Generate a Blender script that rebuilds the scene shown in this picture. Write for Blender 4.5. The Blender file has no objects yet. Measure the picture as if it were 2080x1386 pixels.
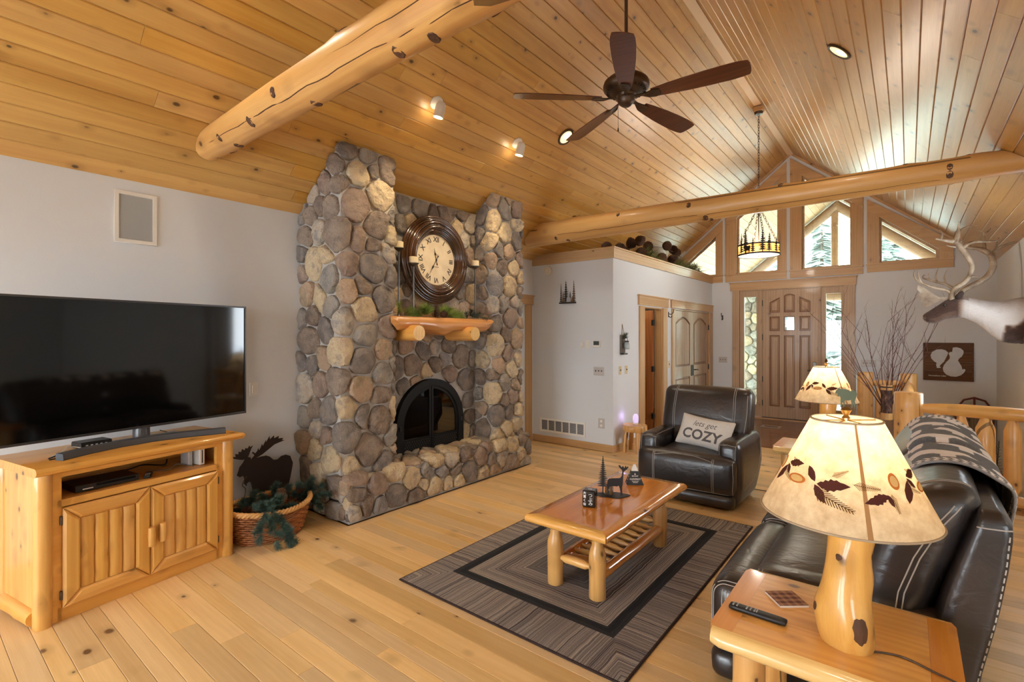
import bpy, bmesh, math, random
from math import sin, cos, pi, radians, sqrt, atan2, hypot
from mathutils import Vector, Matrix, noise
from mathutils.bvhtree import BVHTree
from mathutils.geometry import tessellate_polygon

random.seed(7)
SC = bpy.context.scene
COL = SC.collection

# ------------------------------------------------------------------ camera
cam_d = bpy.data.cameras.new('camera')
cam_d.sensor_width = 36.0
cam_d.lens = 1012.35 / 2080 * 36.0
cam_d.shift_y = -11.6 / 2080
cam_d.clip_start = 0.05
cam_d.clip_end = 200
cam = bpy.data.objects.new('camera', cam_d)
cam.location = (0, 0, 1.585)
cam.rotation_euler = (pi / 2, 0, 0.671857)
COL.objects.link(cam)
SC.camera = cam

# ------------------------------------------------------------------ view + world + big lights
SC.view_settings.view_transform = 'Standard'
SC.view_settings.look = 'None'
SC.view_settings.exposure = 0.0
SC.view_settings.gamma = 1.0
SC.view_settings.use_curve_mapping = False
SC.cycles.use_denoising = True
SC.cycles.max_bounces = 8
SC.cycles.diffuse_bounces = 5
SC.cycles.use_adaptive_sampling = True
SC.cycles.adaptive_threshold = 0.03
SC.cycles.glossy_bounces = 4
SC.cycles.transmission_bounces = 8
SC.cycles.transparent_max_bounces = 8
SC.cycles.caustics_reflective = False
SC.cycles.caustics_refractive = False
SC.cycles.sample_clamp_indirect = 6.0

SKY_STRENGTH = 18.0
W = bpy.data.worlds.new('overcast_sky')
SC.world = W
W.use_nodes = True
bg = W.node_tree.nodes['Background']
bg.inputs['Color'].default_value = (0.86, 0.94, 1.0, 1)
bg.inputs['Strength'].default_value = SKY_STRENGTH


def add_light(name, kind, loc, energy, color=(1, 0.78, 0.52), rot=(0, 0, 0), **kw):
    d = bpy.data.lights.new(name, kind)
    d.energy = energy
    d.color = color
    for k, v in kw.items():
        setattr(d, k, v)
    o = bpy.data.objects.new(name, d)
    o.location = loc
    o.rotation_euler = rot
    COL.objects.link(o)
    return o


# ------------------------------------------------------------------ dimensions (metres)
XL, XR, YB, YG = -4.445, 1.04, -3.2, 10.42      # left wall, right wall, rear wall, gable wall
ZW, SL = 2.71, 0.82                             # wall height, roof slope
RX = (XL + XR) / 2                              # ridge
ZR = ZW + SL * (RX - XL)
XF, YF = -3.112, 6.10                           # closet block: side wall, front wall
def ceil_z(x): return ZW + SL * (min(x, 2 * RX - x) - XL)


# ------------------------------------------------------------------ object helpers
def prop(o, label=None, cat=None, group=None, kind=None):
    if label: o['label'] = label
    if cat: o['category'] = cat
    if group: o['group'] = group
    if kind: o['kind'] = kind
    return o


def thing(name, label, cat, loc=(0, 0, 0), rotz=0.0, group=None, rot=None):
    o = bpy.data.objects.new(name, None)
    COL.objects.link(o)
    o.location = loc
    o.rotation_euler = rot if rot else (0, 0, rotz)
    o.empty_display_size = 0.1
    return prop(o, label, cat, group)


def link(name, me, mat=None, parent=None, loc=None, rot=None):
    if mat is not None and not me.materials:
        for m in (mat if isinstance(mat, (list, tuple)) else [mat]):
            me.materials.append(m)
    o = bpy.data.objects.new(name, me)
    COL.objects.link(o)
    if parent: o.parent = parent
    if loc: o.location = loc
    if rot: o.rotation_euler = rot
    return o


def dup(root, loc=None, rotz=None, label=None, group=None, scale=None):
    r = root.copy()
    COL.objects.link(r)
    if loc is not None: r.location = loc
    if rotz is not None: r.rotation_euler = (0, 0, rotz)
    if scale is not None: r.scale = (scale,) * 3
    if label: r['label'] = label
    if group: r['group'] = group
    for ch in list(root.children):
        c = ch.copy(); COL.objects.link(c); c.parent = r
        for g in ch.children:
            d = g.copy(); COL.objects.link(d); d.parent = c
    return r


class MB:
    """collects shapes; build() links them as ONE mesh object"""
    def __init__(s):
        s.v = []; s.f = []; s.m = []; s.cur = 0; s.M = None

    def add(s, vs, fs):
        o = len(s.v)
        if s.M is not None:
            vs = [s.M @ Vector(v) for v in vs]
        s.v.extend([tuple(v) for v in vs])
        s.f.extend([tuple(i + o for i in f) for f in fs])
        s.m.extend([s.cur] * len(fs))
        return s

    def box(s, c, d, R=None, ch=0.0):
        hx, hy, hz = d[0] / 2, d[1] / 2, d[2] / 2
        if ch <= 0:
            vs = [(x * hx, y * hy, z * hz) for x in (-1, 1) for y in (-1, 1) for z in (-1, 1)]
            fs = [(0, 1, 3, 2), (4, 6, 7, 5), (0, 4, 5, 1), (2, 3, 7, 6), (0, 2, 6, 4), (1, 5, 7, 3)]
        else:
            ch = min(ch, hx * .95, hy * .95, hz * .95)
            vs = []; idx = {}
            for x in (-1, 1):
                for y in (-1, 1):
                    for z in (-1, 1):
                        for a in range(3):
                            p = [x * (hx - ch), y * (hy - ch), z * (hz - ch)]
                            p[a] = (x, y, z)[a] * (hx, hy, hz)[a]
                            idx[(x, y, z, a)] = len(vs); vs.append(tuple(p))
            fs = []
            S = (-1, 1)
            for g in S:
                q = [(g, -1, -1), (g, 1, -1), (g, 1, 1), (g, -1, 1)]
                for a in range(3):
                    r = [tuple(t[(k - a) % 3] for k in range(3)) for t in q]
                    f = [idx[(*t, a)] for t in r]
                    fs.append(tuple(f if g > 0 else f[::-1]))
            for a in range(3):
                b, c2 = (a + 1) % 3, (a + 2) % 3
                for gb in S:
                    for gc in S:
                        t0 = [0, 0, 0]; t0[b] = gb; t0[c2] = gc
                        t1 = list(t0); t0[a] = -1; t1[a] = 1
                        f = (idx[(*t0, b)], idx[(*t1, b)], idx[(*t1, c2)], idx[(*t0, c2)])
                        fs.append(f if gb * gc < 0 else f[::-1])
            for x in S:
                for y in S:
                    for z in S:
                        f = tuple(idx[(x, y, z, a)] for a in range(3))
                        fs.append(f if x * y * z > 0 else f[::-1])
        C = Vector(c)
        if R is not None:
            vs = [R @ Vector(v) + C for v in vs]
        else:
            vs = [Vector(v) + C for v in vs]
        return s.add(vs, fs)

    def tube(s, pts, rad, n=8, cap=True, squash=None, twist=0.0):
        pts = [Vector(p) for p in pts]
        if not isinstance(rad, (list, tuple)): rad = [rad] * len(pts)
        vs = []; fs = []
        t0 = (pts[1] - pts[0]).normalized()
        up = Vector((0, 0, 1)) if abs(t0.z) < .9 else Vector((1, 0, 0))
        a = t0.cross(up).normalized()
        for i, p in enumerate(pts):
            if i == 0: t = pts[1] - pts[0]
            elif i == len(pts) - 1: t = pts[-1] - pts[-2]
            else: t = (pts[i + 1] - pts[i]).normalized() + (pts[i] - pts[i - 1]).normalized()
            if t.length < 1e-9: t = t0
            t = t.normalized()
            a = (a - t * a.dot(t))
            a = a.normalized() if a.length > 1e-6 else t.orthogonal().normalized()
            b = t.cross(a)
            for k in range(n):
                w = 2 * pi * k / n + twist
                q = squash if squash else (1, 1)
                vs.append(p + (a * cos(w) * q[0] + b * sin(w) * q[1]) * rad[i])
        for i in range(len(pts) - 1):
            for k in range(n):
                k2 = (k + 1) % n
                fs.append((i * n + k, i * n + k2, (i + 1) * n + k2, (i + 1) * n + k))
        if cap:
            fs.append(tuple(range(n))[::-1])
            fs.append(tuple((len(pts) - 1) * n + k for k in range(n)))
        return s.add(vs, fs)

    def lathe(s, prof, n=24, c=(0, 0, 0), R=None, closed=False, wob=None):
        vs = []; fs = []
        for (r, z) in prof:
            for k in range(n):
                w = 2 * pi * k / n
                rr = r * (wob(w, z) if wob else 1)
                vs.append(Vector((rr * cos(w), rr * sin(w), z)))
        m = len(prof)
        rows = m if closed else m - 1
        for i in range(rows):
            j = (i + 1) % m
            for k in range(n):
                k2 = (k + 1) % n
                fs.append((i * n + k, i * n + k2, j * n + k2, j * n + k))
        if not closed:
            if prof[0][0] > 1e-6: fs.append(tuple(range(n))[::-1])
            if prof[-1][0] > 1e-6: fs.append(tuple((m - 1) * n + k for k in range(n)))
        C = Vector(c)
        vs = [(R @ v if R is not None else v) + C for v in vs]
        return s.add(vs, fs)

    def prism(s, poly, h0, h1, fn=None):
        """poly: 2D outline (concave allowed); fn(u, v, h) -> 3D"""
        fn = fn or (lambda u, v, h: (u, v, h))
        n = len(poly)
        area = sum(poly[i][0] * poly[(i + 1) % n][1] - poly[(i + 1) % n][0] * poly[i][1] for i in range(n))
        if area < 0: poly = poly[::-1]
        vs = [fn(u, v, h0) for u, v in poly] + [fn(u, v, h1) for u, v in poly]
        tri = tessellate_polygon([[Vector((u, v, 0)) for u, v in poly]])
        fs = []
        for t in tri:
            a = sum(poly[t[i]][0] * poly[t[(i + 1) % 3]][1] - poly[t[(i + 1) % 3]][0] * poly[t[i]][1] for i in range(3))
            t = tuple(t) if a > 0 else tuple(t)[::-1]
            fs.append(t[::-1]); fs.append(tuple(i + n for i in t))
        for i in range(n):
            j = (i + 1) % n
            fs.append((i, j, j + n, i + n))
        return s.add(vs, fs)

    def mesh(s, name='mesh', smooth=None, fix=False):
        me = bpy.data.meshes.new(name)
        me.from_pydata(s.v, [], s.f)
        if fix:
            bm = bmesh.new(); bm.from_mesh(me)
            bmesh.ops.recalc_face_normals(bm, faces=bm.faces)
            bm.to_mesh(me); bm.free()
        if any(s.m):
            me.polygons.foreach_set('material_index', s.m)
        if smooth is not None:
            me.polygons.foreach_set('use_smooth', [True] * len(me.polygons))
            if smooth < 180:
                me.set_sharp_from_angle(angle=radians(smooth))
        me.update()
        return me

    def build(s, name, mat, parent=None, smooth=None, fix=True, loc=None, rot=None):
        return link(name, s.mesh(name, smooth, fix), mat, parent, loc, rot)


def Rz(a): return Matrix.Rotation(a, 3, 'Z')
def Rx(a): return Matrix.Rotation(a, 3, 'X')
def Ry(a): return Matrix.Rotation(a, 3, 'Y')


def curve_flat(polys, thick, bevel=0.0):
    """2D outlines with holes (even-odd) -> mesh, extruded to thickness, centred on z=0"""
    cu = bpy.data.curves.new('flat', 'CURVE')
    cu.dimensions = '2D'; cu.fill_mode = 'BOTH'; cu.extrude = thick / 2; cu.bevel_depth = bevel
    for p in polys:
        sp = cu.splines.new('POLY')
        sp.points.add(len(p) - 1)
        for i, (x, y) in enumerate(p): sp.points[i].co = (x, y, 0, 1)
        sp.use_cyclic_u = True
    ob = bpy.data.objects.new('flat', cu)
    me = bpy.data.meshes.new_from_object(ob)
    bpy.data.objects.remove(ob); bpy.data.curves.remove(cu)
    return me


def text_mesh(txt, size, thick=0.001, shear=0.0, align='CENTER', bold=0.0, spacing=1.0):
    cu = bpy.data.curves.new('lettering', 'FONT')
    cu.body = txt; cu.size = size; cu.extrude = thick / 2; cu.shear = shear
    cu.align_x = align; cu.align_y = 'CENTER'; cu.offset = bold; cu.resolution_u = 3; cu.space_character = spacing
    ob = bpy.data.objects.new('lettering', cu)
    me = bpy.data.meshes.new_from_object(ob)
    bpy.data.objects.remove(ob); bpy.data.curves.remove(cu)
    return me


def xform(me, M):
    me.transform(M if len(M) == 4 else M.to_4x4()); return me


def frame_mat(o, ux, uy, uz):
    """4x4 taking local x,y,z to the given axes at o"""
    M = Matrix.Identity(4)
    for i in range(3):
        M[i][0] = ux[i]; M[i][1] = uy[i]; M[i][2] = uz[i]; M[i][3] = o[i]
    return M


def rbox(c, d, r, n=8, fn=None, bulge=(0, 0, 0)):
    """soft rounded box, n cells per side; bulge puffs each face; fn deforms local points"""
    bm = bmesh.new()
    bmesh.ops.create_cube(bm, size=2)
    bmesh.ops.subdivide_edges(bm, edges=bm.edges, cuts=n - 1, use_grid_fill=True)
    h = [x / 2 for x in d]
    r = min(r, min(h))
    for v in bm.verts:
        p = v.co.copy()
        # denser near the edges
        p = Vector([sin(x * pi / 2) * .45 + x * .55 for x in p])
        q = Vector([p[i] * h[i] for i in range(3)])
        inner = Vector([max(-h[i] + r, min(h[i] - r, q[i])) for i in range(3)])
        dlt = q - inner
        if dlt.length > 1e-7: q = inner + dlt.normalized() * r
        w = [1 - min(1, abs(q[i]) / h[i]) ** 2 for i in range(3)]
        out = q.copy()
        for i in range(3):
            if bulge[i]:
                k = w[(i + 1) % 3] * w[(i + 2) % 3]
                out[i] += bulge[i] * k * (q[i] / h[i])
        if fn: out = Vector(fn(out))
        v.co = out + Vector(c)
    return bm


def bm_obj(name, bms, mat, parent=None, smooth=180):
    me = bpy.data.meshes.new(name)
    if not isinstance(bms, (list, tuple)): bms = [bms]
    base = bmesh.new()
    for b in bms:
        t = bpy.data.meshes.new('t'); b.to_mesh(t); b.free()
        base.from_mesh(t); bpy.data.meshes.remove(t)
    bmesh.ops.recalc_face_normals(base, faces=base.faces)
    base.to_mesh(me); base.free()
    me.polygons.foreach_set('use_smooth', [True] * len(me.polygons))
    if smooth < 180: me.set_sharp_from_angle(angle=radians(smooth))
    return link(name, me, mat, parent)


def bvh_of(objs):
    vs = []; fs = []
    for o in objs:
        n = len(vs)
        vs += [v.co.copy() for v in o.data.vertices]
        fs += [[i + n for i in p.vertices] for p in o.data.polygons]
    return BVHTree.FromPolygons(vs, fs)


def shoot(bvh, p, d, lift=0.0):
    hit = bvh.ray_cast(Vector(p), Vector(d).normalized())
    if hit[0] is None: return None
    nrm = hit[1]
    if nrm.dot(Vector(d)) > 0: nrm = -nrm
    return hit[0] + nrm * lift


def seam(mb, bvh, pts, d, r=0.0022, lift=0.0012, steps=8, n=5):
    """a stitch line thrown onto a soft surface along direction d (d may be a function of the point)"""
    path = []
    for i in range(len(pts) - 1):
        a, b = Vector(pts[i]), Vector(pts[i + 1])
        for k in range(steps + (i == len(pts) - 2)):
            p = a.lerp(b, k / steps)
            q = shoot(bvh, p, d, lift)
            if q is not None: path.append(q)
    if len(path) > 1: mb.tube(path, r, n)


# ------------------------------------------------------------------ materials
def srgb(r, g, b):
    f = lambda c: (c / 255 / 12.92) if c / 255 <= .04045 else ((c / 255 + .055) / 1.055) ** 2.4
    return (f(r), f(g), f(b), 1)


class NT:
    def __init__(s, name):
        s.mat = bpy.data.materials.new(name)
        s.mat.use_nodes = True
        s.t = s.mat.node_tree
        s.b = s.t.nodes['Principled BSDF']
        s.out = s.t.nodes['Material Output']

    def n(s, typ, ins=None, **kw):
        nd = s.t.nodes.new('ShaderNode' + typ)
        for k, v in kw.items(): setattr(nd, k, v)
        for k, v in (ins or {}).items(): s.set(nd.inputs[k], v)
        return nd

    def set(s, sock, v):
        if hasattr(v, 'bl_idname') and hasattr(v, 'outputs'): v = v.outputs[0]
        if isinstance(v, bpy.types.NodeSocket): s.t.links.new(v, sock)
        else: sock.default_value = v

    def p(s, **kw):
        for k, v in kw.items(): s.set(s.b.inputs[k.replace('_', ' ')], v)
        return s

    def math(s, op, a, b=0.0, c=0.0):
        nd = s.n('Math', operation=op)
        s.set(nd.inputs[0], a); s.set(nd.inputs[1], b); s.set(nd.inputs[2], c)
        return nd.outputs[0]

    def vmath(s, op, a, b=(0, 0, 0)):
        nd = s.n('VectorMath', operation=op)
        s.set(nd.inputs[0], a); s.set(nd.inputs[1], b)
        return nd.outputs[0]

    def ramp(s, fac, stops, interp='LINEAR'):
        nd = s.n('ValToRGB'); s.set(nd.inputs[0], fac)
        cr = nd.color_ramp; cr.interpolation = interp
        while len(cr.elements) < len(stops): cr.elements.new(0.5)
        for e, (p, c) in zip(cr.elements, stops): e.position = p; e.color = c
        return nd.outputs[0]

    def mix(s, fac, a, b, mode='MIX'):
        nd = s.n('Mix', data_type='RGBA', blend_type=mode)
        s.set(nd.inputs[0], fac); s.set(nd.inputs[6], a); s.set(nd.inputs[7], b)
        return nd.outputs[2]

    def noise(s, vec, scale, detail=3, rough=.55):
        nd = s.n('TexNoise', {'Vector': vec, 'Scale': scale, 'Detail': detail, 'Roughness': rough})
        return nd.outputs[0]

    def bump(s, h, strength=.2, dist=.01):
        nd = s.n('Bump', {'Height': h, 'Strength': strength, 'Distance': dist})
        s.set(s.b.inputs['Normal'], nd.outputs[0])

    def coords(s, rnd=True):
        tc = s.n('TexCoord').outputs['Object']
        if not rnd: return tc
        oi = s.n('ObjectInfo').outputs['Random']
        off = s.n('CombineXYZ', {0: s.math('MULTIPLY', oi, 37.1), 1: s.math('MULTIPLY', oi, 91.7), 2: s.math('MULTIPLY', oi, 53.3)})
        return s.vmath('ADD', tc, off.outputs[0])


def plain(name, rgb, rough=.5, metal=0.0, spec=.5, coat=0.0, var=0.0, bump=0.0, bscale=200, emit=None, es=0.0):
    t = NT(name)
    t.p(Base_Color=srgb(*rgb), Roughness=rough, Metallic=metal)
    t.b.inputs['Specular IOR Level'].default_value = spec
    t.b.inputs['Coat Weight'].default_value = coat
    if var or bump:
        v = t.coords()
        if var:
            f = t.noise(v, 6, 4)
            c = srgb(*rgb)
            lo = tuple(x * (1 - var) for x in c[:3]) + (1,); hi = tuple(min(1, x * (1 + var)) for x in c[:3]) + (1,)
            t.p(Base_Color=t.ramp(f, [(.3, lo), (.7, hi)]))
        if bump: t.bump(t.noise(v, bscale, 3), bump, .004)
    if emit:
        t.p(Emission_Color=srgb(*emit)); t.b.inputs['Emission Strength'].default_value = es
    return t.mat


def wood(name, light, dark, axis='X', scale=1.0, knots=.5, rough=.4, coat=0.0, coat_rough=.08, rnd=.25, flat=None, knot_rgb=(60, 32, 15), kscale=1.0, ksize=1.0, grain=.5, spec=.4, crack=0.0):
    """grain runs along AXIS of the object; FLAT is the thin axis (knots cut right through it)"""
    t = NT(name)
    v = t.coords()
    ax = 'XYZ'.index(axis)
    def sc(along, across, thin=None):
        q = [across] * 3; q[ax] = along
        if flat and thin is not None: q['XYZ'.index(flat)] = thin
        return t.vmath('MULTIPLY', v, tuple(x * scale for x in q))
    big = t.noise(sc(.9, 9), 1.0, 3, .6)
    wob = t.noise(sc(1.2, 4), 1.0, 2)
    wv = t.n('TexWave', {'Vector': sc(.35, 7), 'Scale': 1.1, 'Distortion': 11.0, 'Detail': 2.0, 'Detail Scale': .9}, wave_type='BANDS', bands_direction='XYZ'[(ax + 1) % 3])
    fine = t.noise(sc(5, 190), 1.0, 2)
    f = t.math('ADD', t.math('MULTIPLY', big, .55), t.math('MULTIPLY', wv.outputs[1], .3 * grain))
    f = t.math('ADD', f, t.math('MULTIPLY', fine, .25))
    col = t.ramp(f, [(.28, srgb(*light)), (.78, srgb(*dark))])
    oi = t.n('ObjectInfo').outputs['Random']
    if rnd:
        r2 = t.math('FRACT', t.math('MULTIPLY', oi, 17.31))
        val = t.math('ADD', t.math('MULTIPLY', r2, rnd), 1 - rnd * .55)
        hsv = t.n('HueSaturation', {'Color': col, 'Value': val, 'Saturation': t.math('ADD', t.math('MULTIPLY', t.math('FRACT', t.math('MULTIPLY', oi, 7.77)), rnd * .5), 1 - rnd * .2)})
        col = hsv.outputs[0]
    if knots > 0:
        vor = t.n('TexVoronoi', {'Vector': sc(4.2 * kscale, 6.2 * kscale, 0.0) if flat else sc(4.2 * kscale, 6.2 * kscale), 'Scale': 1.0}, feature='F1')
        vorw = vor.inputs['Vector'].links[0].from_socket
        dis = t.n('TexNoise', {'Vector': v, 'Scale': 14.0})
        t.set(vor.inputs['Vector'], t.vmath('ADD', vorw, t.vmath('MULTIPLY', dis.outputs[1], (.07, .07, .07))))
        d = vor.outputs['Distance']
        pick = t.n('SeparateColor', {0: vor.outputs['Color']})
        on = t.math('LESS_THAN', pick.outputs[0], knots)
        size = t.math('MULTIPLY', t.math('ADD', t.math('MULTIPLY', pick.outputs[1], .10), .05), ksize)
        core = t.math('MULTIPLY', t.math('SUBTRACT', 1.0, t.n('MapRange', {'Value': d, 'From Min': t.math('MULTIPLY', size, .45), 'From Max': size}, interpolation_type='SMOOTHSTEP').outputs[0]), on)
        halo = t.math('MULTIPLY', t.math('SUBTRACT', 1.0, t.n('MapRange', {'Value': d, 'From Min': size, 'From Max': t.math('MULTIPLY', size, 2.6)}).outputs[0]), on)
        col = t.mix(t.math('MULTIPLY', halo, .35), col, srgb(*[x * .72 for x in dark]))
        col = t.mix(t.math('MULTIPLY', core, .85), col, srgb(*knot_rgb))
    if crack:
        cw = t.n('TexVoronoi', {'Vector': sc(.35, 2.4), 'Scale': 1.0}, feature='DISTANCE_TO_EDGE').outputs['Distance']
        ck = t.math('LESS_THAN', cw, crack)
        ck2 = t.math('MULTIPLY', ck, t.math('GREATER_THAN', t.noise(sc(.8, 2), 1.0, 1), .52))
        col = t.mix(t.math('MULTIPLY', ck2, .75), col, srgb(*[x * .3 for x in dark]))
    t.p(Base_Color=col, Roughness=t.math('ADD', t.math('MULTIPLY', fine, .1), rough - .05))
    t.b.inputs['Specular IOR Level'].default_value = spec
    t.b.inputs['Coat Weight'].default_value = coat
    t.b.inputs['Coat Roughness'].default_value = coat_rough
    t.bump(t.math('ADD', t.math('MULTIPLY', f, .6), t.math('MULTIPLY', fine, .25)), .12, .004)
    return t.mat


def glass_pane(name, tint=(1, 1, 1), refl=.08):
    t = NT(name)
    tr = t.n('BsdfTransparent', {'Color': (*tint, 1)})
    gl = t.n('BsdfGlossy', {'Roughness': .02, 'Color': (1, 1, 1, 1)})
    fr = t.n('Fresnel', {'IOR': 1.45})
    mx = t.n('MixShader', {0: t.math('ADD', t.math('MULTIPLY', fr.outputs[0], .9), refl * .2)})
    t.t.links.new(tr.outputs[0], mx.inputs[1]); t.t.links.new(gl.outputs[0], mx.inputs[2])
    t.t.links.new(mx.outputs[0], t.out.inputs[0])
    return t.mat


M = {}
M['wall'] = plain('painted_plaster', (214, 218, 222), .75, spec=.25, bump=.12, bscale=90)
M['white'] = plain('white_plastic', (226, 224, 218), .4)
M['grille_grey'] = plain('speaker_cloth', (150, 148, 142), .8, bump=.2, bscale=900)
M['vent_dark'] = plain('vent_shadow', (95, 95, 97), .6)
M['ceil'] = wood('pine_ceiling_boards', (206, 160, 88), (170, 118, 54), 'Y', knots=.7, ksize=1.15, knot_rgb=(46, 24, 12), rough=.36, rnd=.22, flat='Z', coat=.5, coat_rough=.32, kscale=1.35)
M['ceil_back'] = plain('board_shadow_gap', (96, 56, 22), .8)
M['floor'] = wood('hickory_floor_boards', (230, 196, 142), (200, 158, 102), 'X', knots=.4, ksize=1.25, rough=.3, rnd=.34, flat='Z', coat=.25, grain=.2, knot_rgb=(58, 32, 18))
M['floor_sub'] = plain('floor_joint', (120, 82, 44), .8)
M['foyer'] = wood('dark_walnut_tile', (132, 88, 58), (74, 44, 27), 'X', knots=.1, rough=.25, rnd=.5, flat='Z', coat=.3)
M['trim'] = wood('knotty_pine_trim', (196, 160, 114), (168, 126, 80), 'X', knots=.4, rough=.4, rnd=.12, coat=.1)
M['trim_z'] = wood('knotty_pine_trim_upright', (196, 160, 114), (168, 126, 80), 'Z', knots=.4, rough=.4, rnd=.12, coat=.1)
M['trim_y'] = wood('knotty_pine_trim_long', (196, 160, 114), (168, 126, 80), 'Y', knots=.4, rough=.4, rnd=.12, coat=.1)
M['door'] = wood('knotty_alder_door', (188, 156, 118), (150, 116, 82), 'Z', knots=.35, rough=.42, rnd=.1, coat=.1)
M['door_panel'] = wood('knotty_alder_panel', (184, 152, 116), (146, 112, 80), 'Z', knots=.3, rough=.42, rnd=.16, coat=.1)
M['door_dark'] = wood('orange_pine_door', (188, 116, 52), (150, 82, 32), 'Z', knots=.5, rough=.4, coat=.1)
M['log'] = wood('peeled_log', (214, 168, 104), (184, 130, 70), 'X', knots=.85, rough=.42, coat=.1, kscale=.9, crack=.02, rnd=.1, scale=.8)
M['log_z'] = wood('peeled_log_post', (222, 174, 108), (196, 140, 76), 'Z', knots=.8, rough=.36, coat=.2, kscale=1.5, ksize=1.4, rnd=.12, crack=.008)
M['log_y'] = wood('peeled_log_rail', (222, 172, 104), (194, 134, 68), 'Y', knots=.5, rough=.36, coat=.2, rnd=.12, kscale=1.5, ksize=1.5)
M['log_x'] = wood('peeled_log_spindle', (222, 174, 106), (192, 136, 70), 'X', knots=.5, rough=.36, coat=.2, rnd=.12, kscale=1.5, ksize=1.5)
M['honey_x'] = wood('honey_pine', (222, 168, 90), (194, 132, 56), 'X', knots=.6, rough=.32, coat=.4, rnd=.1, kscale=1.5, ksize=1.5)
M['honey_y'] = wood('honey_pine_long', (222, 168, 90), (194, 132, 56), 'Y', knots=.6, rough=.32, coat=.4, rnd=.1, kscale=1.5, ksize=1.5)
M['honey_z'] = wood('honey_pine_upright', (224, 174, 96), (196, 138, 62), 'Z', knots=.75, rough=.34, coat=.4, rnd=.14, kscale=1.5, ksize=1.5)
M['gloss_y'] = wood('varnished_table_top', (236, 160, 70), (208, 126, 42), 'Y', knots=.35, rough=.12, coat=1.0, rnd=.1)
M['black_metal'] = plain('black_iron', (28, 26, 25), .45, spec=.4)
M['bronze'] = plain('oiled_bronze', (84, 68, 56), .38, metal=.75)
M['brass'] = plain('aged_brass', (170, 130, 70), .35, metal=.9)
M['steel'] = plain('grey_steel', (110, 108, 106), .35, metal=.8)
M['glass'] = glass_pane('window_glass', (.90, .99, .90))
M['honey_end'] = wood('honey_end_board', (216, 150, 72), (186, 112, 42), 'Y', knots=.3, rough=.3, coat=.4, rnd=.1, kscale=1.5, ksize=1.5)
M['pale_edge'] = wood('pale_log_edge', (232, 200, 136), (208, 162, 94), 'X', knots=.5, rough=.28, coat=.5, rnd=.1, kscale=1.5, ksize=1.5)
M['knot'] = plain('dark_knot', (84, 54, 32), .7, var=.4)
M['crack'] = plain('drying_crack', (74, 46, 26), .9)
M['cream'] = plain('cream_wax', (238, 224, 186), .5)
M['gold_strip'] = plain('painted_ridge_strip', (222, 190, 150), .5)
# ================================================================== STRUCTURE
TH = math.atan(SL)
CW = 0.1255
rnd = random.Random(11)


def board_x(poly, y0, y1):
    """outline in (x, z), extruded along y"""
    return MB().prism(poly, y0, y1, lambda u, v, h: (u, h, v))


def board_y(poly, x0, x1):
    """outline in (y, z), extruded along x"""
    return MB().prism(poly, x0, x1, lambda u, v, h: (h, u, v))


def rect(a0, b0, a1, b1): return [(a0, b0), (a1, b0), (a1, b1), (a0, b1)]


# ---------- floor
fl = MB()
for (x0, y0, x1, y1) in ((XL, YB, 5.2, 6.2), (XL, 6.2, .06, YG + .1)):
    fl.box(((x0 + x1) / 2, (y0 + y1) / 2, -.062), (x1 - x0, y1 - y0, .1))
floor = fl.build('floor', M['floor_sub'])
prop(floor, kind='structure')
HX, HY0, HY1 = -3.64, 2.392, 4.955       # hearth front and ends


def plank_bar(L, w, th=.012, ch=.0018):
    """a board along x, top at z=0"""
    a, b = w / 2, w / 2 - ch
    sec = [(-a, -th), (a, -th), (a, -ch), (b, 0), (-b, 0), (-a, -ch)]
    m = MB()
    vs = [(x, u, v) for x in (0, L) for u, v in sec]
    fs = [(i, (i + 1) % 6, (i + 1) % 6 + 6, i + 6) for i in range(6)] + [(5, 4, 3, 2, 1, 0), tuple(range(6, 12))]
    return m.add(vs, fs)


def lay_row(parent, mat, xa, xb, y, w, lens, gap=.0013):
    x = xa - rnd.random() * lens[1] * .7
    while x < xb - .02:
        L = rnd.uniform(*lens)
        if xb - (x + L) < .3: L = xb - x
        a, b = max(x, xa), min(x + L, xb)
        if b - a > .02:
            plank_bar(b - a - gap, w - gap).build('plank', mat, parent, loc=(a, y, 0))
        x += L


y = -.02
while y < 7.74:
    w = rnd.choice((.083, .105, .127, .127))
    if y + w > 7.74: w = 7.75 - y
    for e in (HY0 - .09, HY1 + .09):
        if y < e - .004 and y + w > e - .05: w = e - y; break
    yc = y + w / 2
    xa = HX + .09 if HY0 - .09 < yc < HY1 + .09 else XL
    if 6.1 < yc < YG: xa = max(xa, XF)
    xb = XR if yc < 6.2 else .06
    if w > .015: lay_row(floor, M['floor'], xa, xb, yc, w, (1.3, 3.0))
    y += w
# border boards round the hearth
plank_bar(HY1 - HY0 + .09, .09).build('plank', M['floor'], floor, loc=(HX + .045, HY0 - .09, 0), rot=(0, 0, pi / 2))
plank_bar(HX - XL + .0, .09).build('plank', M['floor'], floor, loc=(XL, HY0 - .045, 0))
plank_bar(HX - XL + .09, .09).build('plank', M['floor'], floor, loc=(XL, HY1 + .045, 0))

fo = MB().box(((XF + .06) / 2, (7.75 + YG) / 2, -.016), (.06 - XF, YG - 7.75, .006)).build('floor_entry', M['floor_sub'])
prop(fo, kind='structure')
for i in range(18):
    yy = 7.75 + (i + .5) * .1483
    lay_row(fo, M['foyer'], XF, .06, yy, .148, (.5, 1.1), .002)
plank_bar(.06 - XF, .05).build('transition_strip', M['foyer'], fo, loc=(XF, 7.75, .006))
# rear + kitchen floor finish (one sheet, outside the picture)
k = MB().box((( XL + 5.2) / 2, (YB - .02) / 2, -.006), (5.2 - XL, -.02 - YB, .012))
k.box(((XR + 5.2) / 2, 3.1, -.006), (5.2 - XR, 6.24, .012))
prop(k.build('floor_kitchen', M['floor']), kind='structure')

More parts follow.
